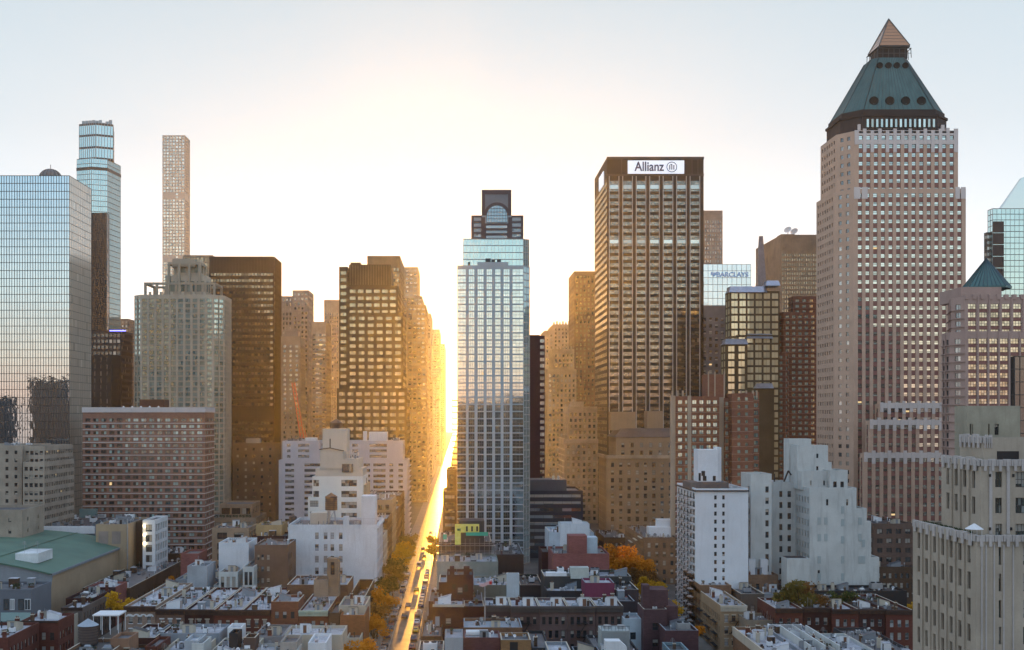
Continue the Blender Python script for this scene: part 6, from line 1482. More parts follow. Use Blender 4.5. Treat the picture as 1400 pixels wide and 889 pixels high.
# --- centre block, right of the street
DB = masonry((.075,.03,.03),.2,.25,brick=True); BLU = masonry((.30,.36,.40),.1,.2)
cen = [
 # name, label, x0,x1,yf,yb,z, wall, roof, dens, windows
 ('grey_green_shed','long grey-green blank walled building below the yellow scaffold panels',597,681,768,758,20,masonry((.22,.27,.26)),ROOF_SILVER,.8,False),
 ('scaffolded_block','dark building wrapped in black netting and scaffolding at the foot of the central tower',600,672,741,728,24,DK,ROOF_DARK,1.2,False),
 ('netted_low_block','low dark netted block right of the scaffolded building',672,716,758,742,18,DK,ROOF_DARK,1.5,False),
 ('brick_penthouse_block','dark red brick tower-like rooftop block with two chimney stacks beside the street',611,647,786,778,22,DB,ROOF_DARK,.2,'few'),
 ('brick_shoulder_block','lower brick shoulder left of the red brick rooftop block',600,611,796,786,19,DB,ROOF_SILVER,.5,False),
 ('silver_gadget_roof','silver roof crowded with units right of the red brick rooftop block',648,704,800,787,17,masonry((.20,.19,.15)),ROOF_SILVER,2.2,False),
 ('white_party_wall','tall narrow weathered white party wall standing alone, left of the dark gap',693,710,785,783,22,masonry((.46,.52,.56),.15,.4),ROOF_GREY,0,False),
 ('dark_gap_house','dark house in the shaded gap right of the weathered white party wall',711,742,800,785,12,DK,ROOF_DARK,.5,False),
 ('lean_to_block','low brick block with a plank roof between the big brick walls by the street',586,660,822,806,15,DB,ROOF_GREY,1.2,False),
 ('ledge_brick_house','dark brick house with a long pale roof ledge and grey door, beside the street',592,634,827,818,17,DB,ROOF_SILVER,.6,'few'),
 ('brick_link_house','plain dark brick link between the pale-ledge house and the brownstones',634,662,829,821,16,DB,ROOF_GREY,.8,False),
 ('cone_vent_roof','slate-grey roof with panels and a square white vent, in front of the brownstones',634,714,858,845,15,BRK_T,masonry((.28,.32,.36)),1.6,False),
 ('maroon_front_house','maroon brick house with flat silver roof, bottom centre',634,684,872,862,15,masonry((.16,.07,.07),brick=True),ROOF_SILVER,1.0,'few'),
 ('ochre_front_house','ochre brick house with one dark doorway-like window, bottom centre',685,726,875,865,15,masonry((.30,.17,.08),brick=True),ROOF_GREY,.3,'few'),
 ('slate_front_block','blue-grey rendered rooftop block with sloping wing wall, bottom centre left',608,633,872,860,17,BLU,masonry((.30,.35,.40)),.4,False),
 ('street_edge_roof','low dark roof with clutter right against the glowing street',575,604,870,848,12,BRN,ROOF_GREY,1.6,False),
 ('fenced_edge_roof','low grey terrace roof with black fence, bottom edge beside the street',570,606,900,876,13,DK,ROOF_GREY,.8,False),
 ('mid_edge_roof','low dark shopfront roof beside the street, below the brick shoulder',584,592,842,823,10,BRN,ROOF_DARK,1.0,False),
 ('folded_canopy_roof','roof with a crumpled silver canopy in front of the brownstones',727,752,886,862,13,DK,ROOF_GREY,.6,False),
 ('white_membrane_roof','white roof with one dark chimney, bottom centre right',755,788,905,877,14,GREYP,TARW,.3,False),
 ('dark_rail_roof','dark roof with railings between the white membrane and silver cooling house',789,826,900,884,13.5,DK,ROOF_DARK,1.6,False),
 ('brick_stepped_block','stepped maroon brick block with round vents, right of the dark gap',756,833,757,747,22,PINKB,ROOF_GREY,.8,False),
 ('pale_blue_stepped_house','pale blue-white stepped rooftop house on the right of the dark gap',751,812,728,720,26,masonry((.45,.53,.60)),TARW,1.2,False),
 ('white_top_hut','small white hut on top of the pale blue stepped house',766,806,716,713,29,WHT,TARW,.4,'few'),
 ('maroon_gap_house','maroon lean-to wall at the left of the stepped maroon brick block',741,757,755,747,20,DB,ROOF_DARK,0,False),
 ('black_wall_house','long house with a black rear wall and pale roof strip, below the maroon stepped block',744,863,788,779,17,masonry((.06,.06,.06)),ROOF_SILVER,1.2,False),
 ('magenta_wall_house','small house with a faded magenta-red wall and white roof',800,840,797,790,17.5,masonry((.20,.05,.09),.1,.2),TARW,.4,False),
 ('white_trimmed_roof','low roof with a broken white edge left of the magenta-walled house',747,800,808,798,14,DK,TARW,1.8,False),
 ('dark_flank_house','dark house with corner white units, right of the magenta-walled house',840,873,806,793,15.5,masonry((.06,.045,.05)),ROOF_DARK,1.4,False),
 ('dark_low_flank','dark block below the white corner units, left of the orange trees',846,868,822,812,14,masonry((.05,.04,.045)),ROOF_GREY,1.0,False),
 ('pale_blue_infill','narrow pale blue house between the brownstones and the dark brick stack building',853,878,846,838,14.5,masonry((.40,.48,.54)),TARW,.6,'few'),
 ('dark_brick_stack','dark brick building with stepped tall chimney-like blocks, right of the pale blue infill',880,912,833,824,17.5,masonry((.10,.055,.06),.15,.2,brick=True),ROOF_DARK,.2,'few'),
 ('dark_brick_wing','dark brick wing with an open roof well, right of the stepped stacks',910,955,862,849,14,masonry((.10,.05,.055),.15,.2,brick=True),ROOF_GREY,1.4,'few'),
 ('teal_corner_hut','small teal-walled corner hut at the bottom, under the dark brick wing',915,942,889,878,13,masonry((.18,.26,.30)),ROOF_DARK,.4,False),
]
for i,(nm,lb,a,b,yf,yb_,z,wm,rm,dn,wn_) in enumerate(cen):
    s_ = spec(bay=5.5,ww=1.4,wh=1.8,fl=4,sill=1.0,top=2.2,edge=1,rec=.2,style='double',glass=G_DARK,skip=lambda i_,j,n,m: j>1) if wn_ == 'few' else None
    r = low(nm,lb,a,b,yf,yb_,z,wm,rm,s_,300+i,dn,win=None if wn_ == 'few' else False,cop=[wm,CREAM,GREYP][i%3],big=(dn>.3 and b-a>36))
    t,x0,x1,y0,y1 = r
    if nm == 'scaffolded_block':
        m = MB()
        for k in range(13):
            x = x0-.8+(x1-x0+1.6)*k/12; m.bar((x,y0-1.2,0),(x,y0-1.2,z+1.2),.06,0,3)
        for k in range(10): m.bar((x0-.8,y0-1.2,2+k*2.4),(x1+.8,y0-1.2,2+k*2.4),.06,0,3); m.box(x0-.8,x1+.8,y0-1.15,y0-.2,1.2+k*2.4,1.3+k*2.4)
        m.build('scaffolding', GALV, t)
        YG, nt, b_ = new_mat('sheathing'); g = nt.nodes.new('ShaderNodeNewGeometry'); f = noisef(nt,.8,2,g.outputs['Position'])
        lk(nt, mixc(nt, mrange(nt,f,.4,.6,0,1),(.62,.62,.12),(.70,.68,.20)), b_.inputs['Base Color']); b_.inputs['Roughness'].default_value=.7
        TG = masonry((.05,.42,.30),.1,.1)
        for (p,q,c,d,mm) in ((622,655,716,727.5,YG),(622,630,727.5,744,YG),(637,667,727,732,TG),(625,630,722,725,TG),(606,611,730,737,TG)): part_box(t,'sheathing_panel',mm,WX(p,y0),WX(q,y0),y0-1.6,y0-1.4,WZ(d,y0),WZ(c,y0))
        part_box(t,'top_storey',DK,WX(628,y0),WX(662,y0),y0-1.0,y0+8,z-.7,WZ(712,y0))
        for k in range(3): part_box(t,'window_hole',BLKM,WX(637+k*7,y0),WX(639.5+k*7,y0),y0-1.7,y0-1.62,WZ(726,y0),WZ(719,y0))
    if nm == 'brick_penthouse_block':
        for p,q in ((615,621),(634,642)): part_box(t,'chimney_stack',DB,WX(p,y0),WX(q,y0),y0+.6,y0+3,z-.7,z+2.0)
        for p,q,c,d in ((618.5,623,799,806),(634,639.5,799,809)): part_box(t,'dark_window',BLKM,WX(p,y0),WX(q,y0),y0-.06,y0-.004,WZ(d,y0),WZ(c,y0))
    if nm == 'ledge_brick_house': part_box(t,'grey_door',masonry((.30,.33,.36)),WX(595,y0),WX(601,y0),y0-.15,y0-.004,WZ(857,y0),WZ(843,y0)); part_box(t,'pale_ledge',CREAM,x0-.1,x1+.1,y0-.35,y0-.004,z-.5,z+.1)
    if nm == 'dark_brick_stack':
        part_box(t,'tall_stack',wm,WX(881,y0),WX(890,y0),y0+2,y0+5,z-.7,WZ(802,y0)); part_box(t,'stair_tower',wm,WX(890.1,y0),WX(916,y0),y0+2.5,y0+9,z-.7,WZ(809,y0)); part_box(t,'side_block',wm,WX(912.2,y0),WX(928,y0),y0+1,y0+10,0,WZ(830,y0))
        for k in range(3): m = MB(); m.bar((x0+1+k*2,y0-.3,z-12),(x0+3+k*2,y0-.3,z-8),.06); m.build('stair_rail', BLKM, t)
    if nm == 'brick_stepped_block': part_box(t,'raised_part',PINKB,WX(778,y0),WX(803,y0),y0+1,y0+7,z-.7,WZ(733,y0)); part_box(t,'pale_box',masonry((.42,.50,.56)),WX(803.2,y0),WX(818,y0),y0+2,y0+7,z-.7,WZ(736,y0))
    if nm == 'black_wall_house': part_box(t,'white_box_room',masonry((.50,.54,.50)),WX(780,y0),WX(805,y0),y0-.3,y0+3,z-.7,WZ(776,y0)); part_box(t,'roof_sheet',WHM,WX(747,y0),WX(775,y0),y0+.3,y0+3,z+.002,z+1.0)
    if nm == 'maroon_front_house':
        m = MB(); m.bar((x0+.5,y0+2.4,z+.6),(x0+5.5,y0+2.4,z+.6),.75,0,8); m.bar((x0+5.5,y0+2.4,z+.6),(x0+5.5,y0+2.4,z-1),.75,0,8); m.build('white_duct', WHM, t)
    if nm == 'ochre_front_house': part_box(t,'dark_doorway',BLKM,WX(697,y0),WX(708,y0),y0-.06,y0-.004,WZ(893,y0),WZ(878,y0))
# metal cooling house
t = thing('silver_cooling_house','corrugated silver metal cooling enclosure in front of the brownstones','cooling enclosure',(WX(839,246),246,14))
m = MB(); m.box(WX(820,246),WX(858,246),243,249,0,WZ(859,246)); m.build('enclosure', masonry((.34,.38,.38),.08,.3), t)
m = MB()
for k in range(30): x = WX(820,246)+k*.21; m.box(x,x+.08,242.93,242.995,8,WZ(860,246))
m.build('corrugation', GALV, t)
for k in range(2): m = MB(); m.cyl(WX(830+k*19,246),246,WZ(859,246),WZ(859,246)+.7,.9,.9,12); m.build('fan_housing', GALV, t)
m = MB()
for k in range(9): m.bar((WX(820+k*4.7,246),243.2,WZ(859,246)),(WX(820+k*4.7,246),243.2,WZ(853,246)),.04,0,3)
m.bar((WX(820,246),243.2,WZ(853,246)),(WX(858,246),243.2,WZ(853,246)),.05,0,3); m.build('guard_rail', BLKM, t)
t = thing('white_roof_unit','white boxy rooftop air handler with sloping hood, below the silver enclosure','air handler',(WX(842,235),235,14))
m = MB(); y_=235; m.box(WX(828,y_),WX(849,y_),y_,y_+3,13,WZ(877,y_)); m.build('casing', WHM, t)
m = MB(); x0,x1 = WX(849,y_)+.01,WX(857,y_); zt,zb_=WZ(878,y_),WZ(885,y_); m.prism([(x0,y_),(x1,y_),(x1,y_+3),(x0,y_+3)],13.2,zb_,0); m.face([(x0,y_,zb_),(x1,y_,zb_),(x0,y_,zt)]); m.face([(x1,y_,zb_),(x1,y_+3,zb_),(x0,y_+3,zt),(x0,y_,zt)]); m.build('hood', WHM, t)
low('tar_base_roof','dark roof underneath the silver cooling enclosure',818,880,898,868,13.2,DK,ROOF_GREY,win=False,seed=350,dens=1.0)
# billboard-like pole sign
t = thing('rooftop_pole_sign','tilted pink-white sign with a red square on a tall rooftop pole, centre','sign',(WX(663,262),262,15))
m = MB(); xp=WX(663,262); m.bar((xp,262,15),(xp,262,WZ(802,262)),.18); m.build('pole', GALV, t)
m = MB(); z0=WZ(801,262); m.face([(WX(654,262),261.9,z0),(WX(673,262),261.9,WZ(792,262)),(WX(673,262),261.9,WZ(797,262)),(WX(660,262),261.9,z0-.3)]); m.box(WX(655,262),WX(672,262),262,262.3,WZ(799,262),WZ(798,262)); sg_=m.build('sign_panel', masonry((.62,.40,.40),.08,.1), t)
part_box(t,'red_square',masonry((.5,.03,.03),.05,.05),WX(669,262),WX(672.5,262),261.7,261.88,WZ(799,262),WZ(795,262))
# brownstones, centre
bs = [('brownstone_dark_end','darkest brownstone at the left end of the centre terrace, with deep black cornice',663,698,828,817,17,masonry((.085,.06,.065)),0),
      ('brownstone_hooded','brownstone with arched hood and heavy bracketed cornice, second in the centre terrace',698.5,737,829,817,17,masonry((.12,.08,.075)),1),
      ('brownstone_white_bulkheads','brownstone with two white bulkheads on its roof, third in the centre terrace',737.5,776,829,817,17,masonry((.14,.095,.09)),0),
      ('brownstone_fire_escape','brownstone with a zigzag fire escape, fourth in the centre terrace',776.5,814,829,817,17,masonry((.13,.085,.08)),1),
      ('brownstone_right_end','brownstone at the right end of the centre terrace, pale roof rising behind its cornice',814.5,852,828.5,817,17,masonry((.14,.09,.08)),0)]
for i,(nm,lb,a,b,yf,yb_,z,wm,fe) in enumerate(bs):
    t,x0,x1,y0,y1 = low(nm,lb,a,b,yf,yb_,z,wm,TARW,spec(bay=1.7,ww=.85,wh=1.9,fl=3.4,sill=.6,edge=.3,top=1.8,rec=.2,style='double',glass=G_DARK),360+i,.9,group='brownstone terrace in the centre',cornice=(1.5,.8,masonry((.10,.085,.08),.2,.2)),lint=wm,fe=fe,kinds=['pipe','mush','sky','ac','chim'],big=False,cop=CREAM)
    put('stair_bulkhead', tpl('stair_bulkhead', f_bulk, [WHM, TARW, RUST], ('bulk',0)), t, ((x0+x1)/2+1, y0+4.5, z-.7), 0, 1)

# --- right block
sT = spec(bay=2.2,ww=1.0,wh=1.8,fl=3.2,sill=.7,edge=.6,top=2.0,rec=.2,style='double',glass=G_W)
TB = masonry((.34,.25,.16),.12,.2)
t,x0,x1,y0,y1 = low('tan_corner_tenement','tan corner tenement with a pale parapet and dark fire escapes, right of the street trees',984,1021,828,800,13.3,TB,ROOF_SILVER,sT,400,2.0,'tenement',x0m=71,cornice=(1.6,.5,CREAM),fe=1,cop=CREAM,lint=CREAM)
m = MB()
for k in range(3):
    v = 13.3-5.2-k*3.2
    for q in range(4): ya=y0+3+q*9; m.box(70-.1,70.9,ya,ya+5,v,v+.07); m.bar((69.95,ya,v+.9),(69.95,ya+5,v+.9),.04)
m.build('side_fire_escape', BLKM, t)
rt = [
 ('brown_deep_tenement','deep brown tenement behind the tan corner tenement, long side on the tree-lined street',944,1000,800,789,15,masonry((.20,.12,.08),brick=True),TARW,1.2,True,71),
 ('white_roofed_tenement','brown tenement with gabled white roof slabs, in front of the white balconied building',932,1064,786,777,16.5,masonry((.20,.13,.09),brick=True),TARW,2.0,True,71),
 ('dark_gable_house','dark house with a slanting white parapet and two small pale windows',1013,1045,812,800,13.5,masonry((.12,.10,.085)),ROOF_GREY,1.0,'few',None),
 ('tan_low_workshop','low tan workshop roof between the tan tenement and the red row',1021,1060,848,838,11,masonry((.26,.22,.17)),ROOF_GREY,1.4,False,None),
 ('grey_shed_cluster','cluster of grey sheds and ducts right of the dark gabled house',1045,1084,812,800,12,GREYP,ROOF_SILVER,2.4,False,None),
 ('brown_court_house','brown house with a rounded grey roof below the pale institution',1000,1078,800,790,13,masonry((.18,.12,.10)),ROOF_GREY,1.2,False,None),
 ('red_row_left','dark red row house with four white-framed windows, left end of the right-hand row',1060,1097.5,832,817,14.5,BRK,TARW,1.6,'row',None),
 ('red_row_second','red row house with ornamented cornice, second in the right-hand row',1098,1137,831,815,14.6,BRK_D,ROOF_GREY,1.8,'row',None),
 ('red_row_third','red row house with a big white roof box, third in the right-hand row',1137.5,1174,833,815,14.4,BRK,TARW,1.6,'row',None),
 ('red_row_fourth','red row house with a dark roof garden, fourth in the right-hand row',1174.5,1211,833,815,14.4,BRK_D,ROOF_DARK,2.2,'row',None),
 ('red_row_right','red row house with two pale blinds, right end of the right-hand row',1211.5,1248,834,812,14.3,BRK,ROOF_DARK,1.6,'row',None),
 ('back_black_wall','long building with a black tarred rear wall behind the right-hand red row',1095,1240,808,800,14,BLKM,ROOF_DARK,1.2,False,None),
 ('white_walled_corner','brick building with white roof and wide beige roof band, bottom right of centre',1014,1100,893,857,14,BRK_T,TARW,1.8,False,66),
 ('saw_parapet_roof','white roof with zigzag parapets and a line of air conditioners, bottom right',1099,1160,893,855,14.2,GREYP,TARW,1.2,False,None),
 ('green_parapet_roof','pale green parapet roof with upright fins, bottom right',1160,1215,900,866,14.4,PALEG,TARW,1.2,False,None),
 ('slate_end_roof','slate-coloured roof with scattered units beside the near stone building, bottom right',1208,1262,897,858,13.6,DK,ROOF_GREY,2.4,False,None),
]
for i,(nm,lb,a,b,yf,yb_,z,wm,rm,dn,wn_,xm) in enumerate(rt):
    s_ = sT if wn_ is True else (spec(bay=1.9,ww=.95,wh=1.85,fl=3.3,sill=.7,edge=.5,top=1.9,rec=.2,style='double',glass=G_W,frame=FRAME_WHITE) if wn_ == 'row' else (spec(bay=4.5,ww=1.1,wh=1.8,fl=5,sill=1,top=1.2,style='double',glass=G_DIM) if wn_ == 'few' else None))
    t,x0,x1,y0,y1 = low(nm,lb,a,b,yf,yb_,z,wm,rm,s_,420+i,dn,win=None if s_ else False,x0m=xm,cornice=(1.2,.6,COR_D) if wn_ == 'row' else None,group='red row houses on the right' if wn_ == 'row' else None,cop=[CREAM,wm][i%2],big=(b-a>30))
    if nm == 'white_walled_corner': m = MB(); m.box(x0-.15,x0-.004,y0,y1,z-2.0,z+.05); m.build('beige_band', CREAM, t)
    if nm == 'saw_parapet_roof':
        for k in range(8): put('air_conditioner', tpl('air_conditioner', f_ac, [WHM, BLKM], ('ac',1)), t, (x0+1.2+k*(x1-x0-2)/8, y1-2, z-.7), 0, 1.2)
        for k in range(3): part_box(t,'parapet_wall',PALEG,x0+2+k*3.1,x0+2.3+k*3.1,y0+2,y1-6,z-.7,z+1.2)
    if nm == 'white_roofed_tenement':
        for p,q in ((1030,1039),(1046,1056)): part_box(t,'white_stair_house',WHM,WX(p,y0),WX(q,y0),y0+5,y0+9,z-.7,z+4)
        for p in (968,996):
            m = MB(); xa,xb=WX(p,y0),WX(p+24,y0); m.face([(xa,y0+1,z+.1),(xb,y0+1,z+.1),(xb,y0+1,z+2.2)]); m.face([(xa,y0+5,z+.1),(xb,y0+5,z+2.2),(xb,y0+5,z+.1)]); m.face([(xa,y0+1,z+.1),(xb,y0+1,z+2.2),(xb,y0+5,z+2.2),(xa,y0+5,z+.1)]); m.face([(xb,y0+1,z+.1),(xb,y0+5,z+.1),(xb,y0+5,z+2.2),(xb,y0+1,z+2.2)]); m.build('sloped_roof_slab', TARW, t)
# building on the right side of the tree-lined street, mid distance
t,x0,x1,y0,y1 = low('brown_side_street_block','brown brick block with white roof huts behind the orange trees',880,926,735,718,18,masonry((.22,.14,.09),brick=True),ROOF_GREY,spec(bay=2.6,ww=1.2,wh=1.9,fl=3.4,style='double',glass=G_DIM,top=1.5,skip=lambda i,j,n,m: False),450,.8,'apartment house',x0m=71)
part_box(t,'white_roof_hut',WHM,WX(893,y0),WX(925,y0),y0+9,y0+15,17.3,21)
part_box(t,'white_roof_hut',WHM,WX(905,y0),WX(925,y0),y0+10,y0+14,21.01,24)
for k in range(3): part_box(t,'cream_ledge',CREAM,70.2,70.99,y0+3+k*12,y0+11+k*12,17.2-k*2.2,17.5-k*2.2)  # cream ledges stepping down the street-side wall
# left side of the right-hand street (mid distance)
low('avenue_hotel_annex','low building with a lit awning at the foot of the brown stone hotel',826,860,735,725,8,BRN,ROOF_GREY,sR,451,.6)
# ---------------------------------------------------------------- streets
ASP, nt, b = new_mat('asphalt'); g = nt.nodes.new('ShaderNodeNewGeometry')
mp = nt.nodes.new('ShaderNodeMapping'); lk(nt, g.outputs['Position'], mp.inputs[0]); mp.inputs['Scale'].default_value = (1,.08,1)
f = noisef(nt, .6, 4, mp.outputs[0]); f2 = noisef(nt, .25, 4, g.outputs['Position'])
lk(nt, mixc(nt, mrange(nt, f, .35, .65, 0, 1), (.045,.043,.04), (.085,.08,.072)), b.inputs['Base Color'])
lk(nt, mrange(nt, f2, .3, .7, .30, .50), b.inputs['Roughness']); b.inputs['Specular IOR Level'].default_value = .8
PAVE = masonry((.22,.21,.19), .15, .3); PAINT = masonry((.6,.6,.57), .15, .3)
STREETS = [(-17, 'east_street'), (61, 'tree_lined_street'), (-96, 'quiet_street'), (141, 'hidden_street')]
for cx, nm in STREETS:
    m = MB(); m.face([(cx-5.2,150,.012),(cx+5.2,150,.012),(cx+5.2,3900,.012),(cx-5.2,3900,.012)]); struct('road', m, ASP)
    m = MB()
    for s_ in (-1,1):
        xa, xb = sorted((cx+s_*5.2, cx+s_*9.8)); m.box(xa, xb, 150, 262, 0, .14); m.box(xa, xb, 287, 1400, 0, .14)
    struct('pavement', m, PAVE)
    m = MB()
    for s_ in (-1,1): x = cx+s_*2.75; m.face([(x-.06,150,.018),(x+.06,150,.018),(x+.06,900,.018),(x-.06,900,.018)])
    struct('road_marking', m, PAINT)
for ya, yb_ in ((263,286),(545,570)):
    m = MB(); m.face([(-400,ya+4,.008),(400,ya+4,.008),(400,yb_-4,.008),(-400,yb_-4,.008)]); struct('avenue_road', m, ASP)
m = MB()
for yb0 in (290.5, 540.5, 258):
    for k in range(9): x = -22+k*1.15; m.face([(x,yb0,.022),(x+.55,yb0,.022),(x+.55,yb0+3,.022),(x,yb0+3,.022)])
struct('crossing_marking', m, PAINT)

# ---------------------------------------------------------------- parked and driving cars
def car_mesh(kind):
    L_, Wd, Hh = {'car': (4.6,1.85,1.45), 'van': (5.6,2.1,2.4), 'truck': (7.5,2.4,3.3)}[kind]
    parts = {}
    prof = {'car': [(-L_/2,.35),(-L_/2,.75),(-L_/2+.15,.95),(-L_*.36,1.0),(-L_*.22,Hh-.04),(L_*.12,Hh),(L_*.26,1.0),(L_/2-.25,.85),(L_/2,.65),(L_/2,.35)],
            'van': [(-L_/2,.4),(-L_/2,Hh-.1),(-L_/2+.15,Hh),(L_*.25,Hh),(L_*.36,1.25),(L_/2-.1,1.05),(L_/2,.8),(L_/2,.4)],
            'truck': [(-L_/2,.6),(-L_/2,Hh),(L_*.22,Hh),(L_*.22,Hh-.6),(L_*.38,Hh-.9),(L_*.45,1.5),(L_/2,1.3),(L_/2,.6)]}[kind]
    m = MB(); n = len(prof)
    for s_ in (-1,1):
        pts = [(s_*(Wd/2-(.16 if z > 1.05 and kind=='car' else 0)), y, z) for y, z in prof]; m.face(pts if s_ > 0 else pts[::-1])
    for k in range(n):
        a, c = prof[k], prof[(k+1)%n]; f_ = lambda p, s_: (s_*(Wd/2-(.16 if p[1] > 1.05 and kind=='car' else 0)), p[0], p[1])
        m.face([f_(a,-1), f_(c,-1), f_(c,1), f_(a,1)])
    parts['body'] = m
    m = MB()
    if kind == 'car':
        m.face([(-.68,-L_*.352,1.04),(-.66,-L_*.232,Hh-.08),(.66,-L_*.232,Hh-.08),(.68,-L_*.352,1.04)]); 
        m.v = [(x, y-.02, z+.01) for x,y,z in m.v]
        m.face([(.70,L_*.25,1.04),(.66,L_*.135,Hh-.05),(-.66,L_*.135,Hh-.05),(-.70,L_*.25,1.04)])
        for s_ in (-1,1): m.face([(s_*(Wd/2-.145),-L_*.31,1.08),(s_*(Wd/2-.145),-L_*.2,Hh-.1),(s_*(Wd/2-.145),L_*.11,Hh-.08),(s_*(Wd/2-.145),L_*.21,1.08)])
    else:
        m.face([(-.85,L_*.36 if kind=='van' else L_*.45,1.35 if kind=='van' else 1.6),(.85,L_*.36 if kind=='van' else L_*.45,1.35 if kind=='van' else 1.6),(.85,L_*.27 if kind=='van' else L_*.39,Hh-.2 if kind=='van' else Hh-1.0),(-.85,L_*.27 if kind=='van' else L_*.39,Hh-.2 if kind=='van' else Hh-1.0)])
        m.v = [(x, y+.03, z+.02) for x,y,z in m.v]
        if kind == 'van': m.face([(-.8,-L_/2-.01,1.3),(.8,-L_/2-.01,1.3),(.8,-L_/2-.01,1.95),(-.8,-L_/2-.01,1.95)])
    parts['windscreen'] = m
    parts['wheel'] = []
    for s_ in (-1,1):
        for yy in (-L_*.31, L_*.32):
            m = MB(); n = 12; r = .34 if kind != 'truck' else .48
            for x0, x1 in ((s_*(Wd/2-.22), s_*(Wd/2+.02)),):
                A = [(x0, yy+r*math.cos(2*math.pi*k/n), r+r*math.sin(2*math.pi*k/n)) for k in range(n)]; B_ = [(x1, y, z) for _, y, z in A]
                for k in range(n): j=(k+1)%n; m.face([A[k],A[j],B_[j],B_[k]])
                m.face(B_); m.face(A[::-1])
            parts['wheel'].append(m)
    parts['tail_light'] = []
    for s_ in (-1,1): m = MB(); m.box(s_*(Wd/2-.35)-.14, s_*(Wd/2-.35)+.14, -L_/2-.03, -L_/2-.005, .75, .9); parts['tail_light'].append(m)
    return parts
def car_paint(col):
    m, nt, b = new_mat('car_paint'); b.inputs['Base Color'].default_value = (*col,1); b.inputs['Roughness'].default_value = .25; b.inputs['Metallic'].default_value = .3
    b.inputs['Coat Weight'].default_value = .6; return m
GLS = car_paint((.01,.012,.014)); TYRE = masonry((.02,.02,.02),.1,.1); TAIL = car_paint((.35,.01,.01))
_cars = {}
def make_car(kind, colname, col, loc, rz, label, group):
    key = (kind, colname)
    if key not in _cars:
        P_ = car_mesh(kind); pm = car_paint(col); L2 = []
        def mk(n, m, mat):
            me = bpy.data.meshes.new(n); me.from_pydata(m.v, [], m.f); me.materials.append(mat); me.update(); return (n, me)
        L2.append(mk('body', P_['body'], pm)); L2.append(mk('windscreen', P_['windscreen'], GLS))
        for w in P_['wheel']: L2.append(mk('wheel', w, TYRE))
        for w in P_['tail_light']: L2.append(mk('tail_light', w, TAIL))
        _cars[key] = L2
    o = thing({'car':'parked_car','van':'delivery_van','truck':'box_truck'}[kind], label, kind, loc, group); o.rotation_euler = (0,0,rz)
    for n, me in _cars[key]: c = bpy.data.objects.new(n, me); COL.objects.link(c); c.parent = o
    return o
cols = [('white',(.7,.7,.7)),('silver',(.4,.41,.42)),('black',(.02,.02,.022)),('yellow',(.65,.42,.03)),('dark blue',(.03,.05,.12)),('grey',(.15,.15,.16)),('dark red',(.22,.02,.02))]
rc = random.Random(77); nx = 0
ordn = ['first','second','third','fourth','fifth','sixth','seventh','eighth','ninth','tenth','eleventh','twelfth','thirteenth','fourteenth','fifteenth','sixteenth','seventeenth','eighteenth','nineteenth','twentieth']
for side, x in (('left', -20.9), ('right', -13.1)):
    y = 296; cnt = {}
    for k in range(20):
        kind = 'van' if k in (6, 14) else 'car'; cn, cc = rc.choice(cols)
        if side == 'left' and k == 9: kind = 'truck'; cn, cc = cols[0]
        make_car(kind, cn, cc, (x+rc.uniform(-.12,.12), y, .02), 0, f'{cn} {kind} parked by the {side} kerb of the glowing street, {ordn[k]} from bottom', 'cars parked along the glowing street')
        y += 6.3 + (1.5 if kind != 'car' else 0) + rc.choice((0,0,0,3,5.8))
for k, (x, y, cn, kd) in enumerate([(-16,250,'yellow','car'),(-17.6,352,'black','car'),(-17.3,372,'grey','car'),(-15.8,405,'yellow','car'),(-17.2,470,'white','van'),(-16,500,'yellow','car'),(-17.5,528,'black','car'),(-15.6,600,'silver','car')]):
    make_car(kd, cn, dict(cols)[cn], (x, y, .02), 0, f'{cn} {kd} driving away along the glowing street, {ordn[k]} from bottom', 'cars driving down the glowing street')
for k, (x, y, cn, kd) in enumerate([(-24.5,262,'white','truck'),(-35,268,'yellow','car'),(-44,272,'grey','car'),(62,420,'silver','car'),(57.5,300,'black','car')]):
    make_car(kd, cn, dict(cols)[cn], (x, y, .02), math.pi/2 if k in (1,2) else 0, [ 'white box truck waiting under the orange tree at the near street corner','yellow car crossing on the near avenue behind the corner roof','grey car on the near avenue, left of the yellow one','silver car in the tree-lined street beyond the orange trees','black car at the near end of the tree-lined street'][k], None)
# ---------------------------------------------------------------- street lamps
def lamp(x, y, side, label):
    t = thing('street_lamp', label, 'street lamp', (x, y, .14), 'street lamps along the glowing street')
    m = MB(); m.cyl(x, y, .14, .6, .22, .16, 8); m.bar((x,y,.6),(x,y,8.2),.09,0,6); m.bar((x,y,8.2),(x+side*1.2,y,8.9),.06); m.bar((x+side*1.2,y,8.9),(x+side*2.4,y,9.0),.06); m.build('pole', GALV, t)
    m = MB(); xa, xb = sorted((x+side*2.2, x+side*3.0)); m.box(xa, xb, y-.15, y+.15, 8.9, 9.08); m.build('lamp_head', GALV, t)
for k in range(6):
    lamp(-22.6, 305+k*42, 1, f'grey street lamp on the left pavement of the glowing street, {ordn[k]} from bottom')
    lamp(-11.4, 320+k*42, -1, f'grey street lamp on the right pavement of the glowing street, {ordn[k]} from bottom')

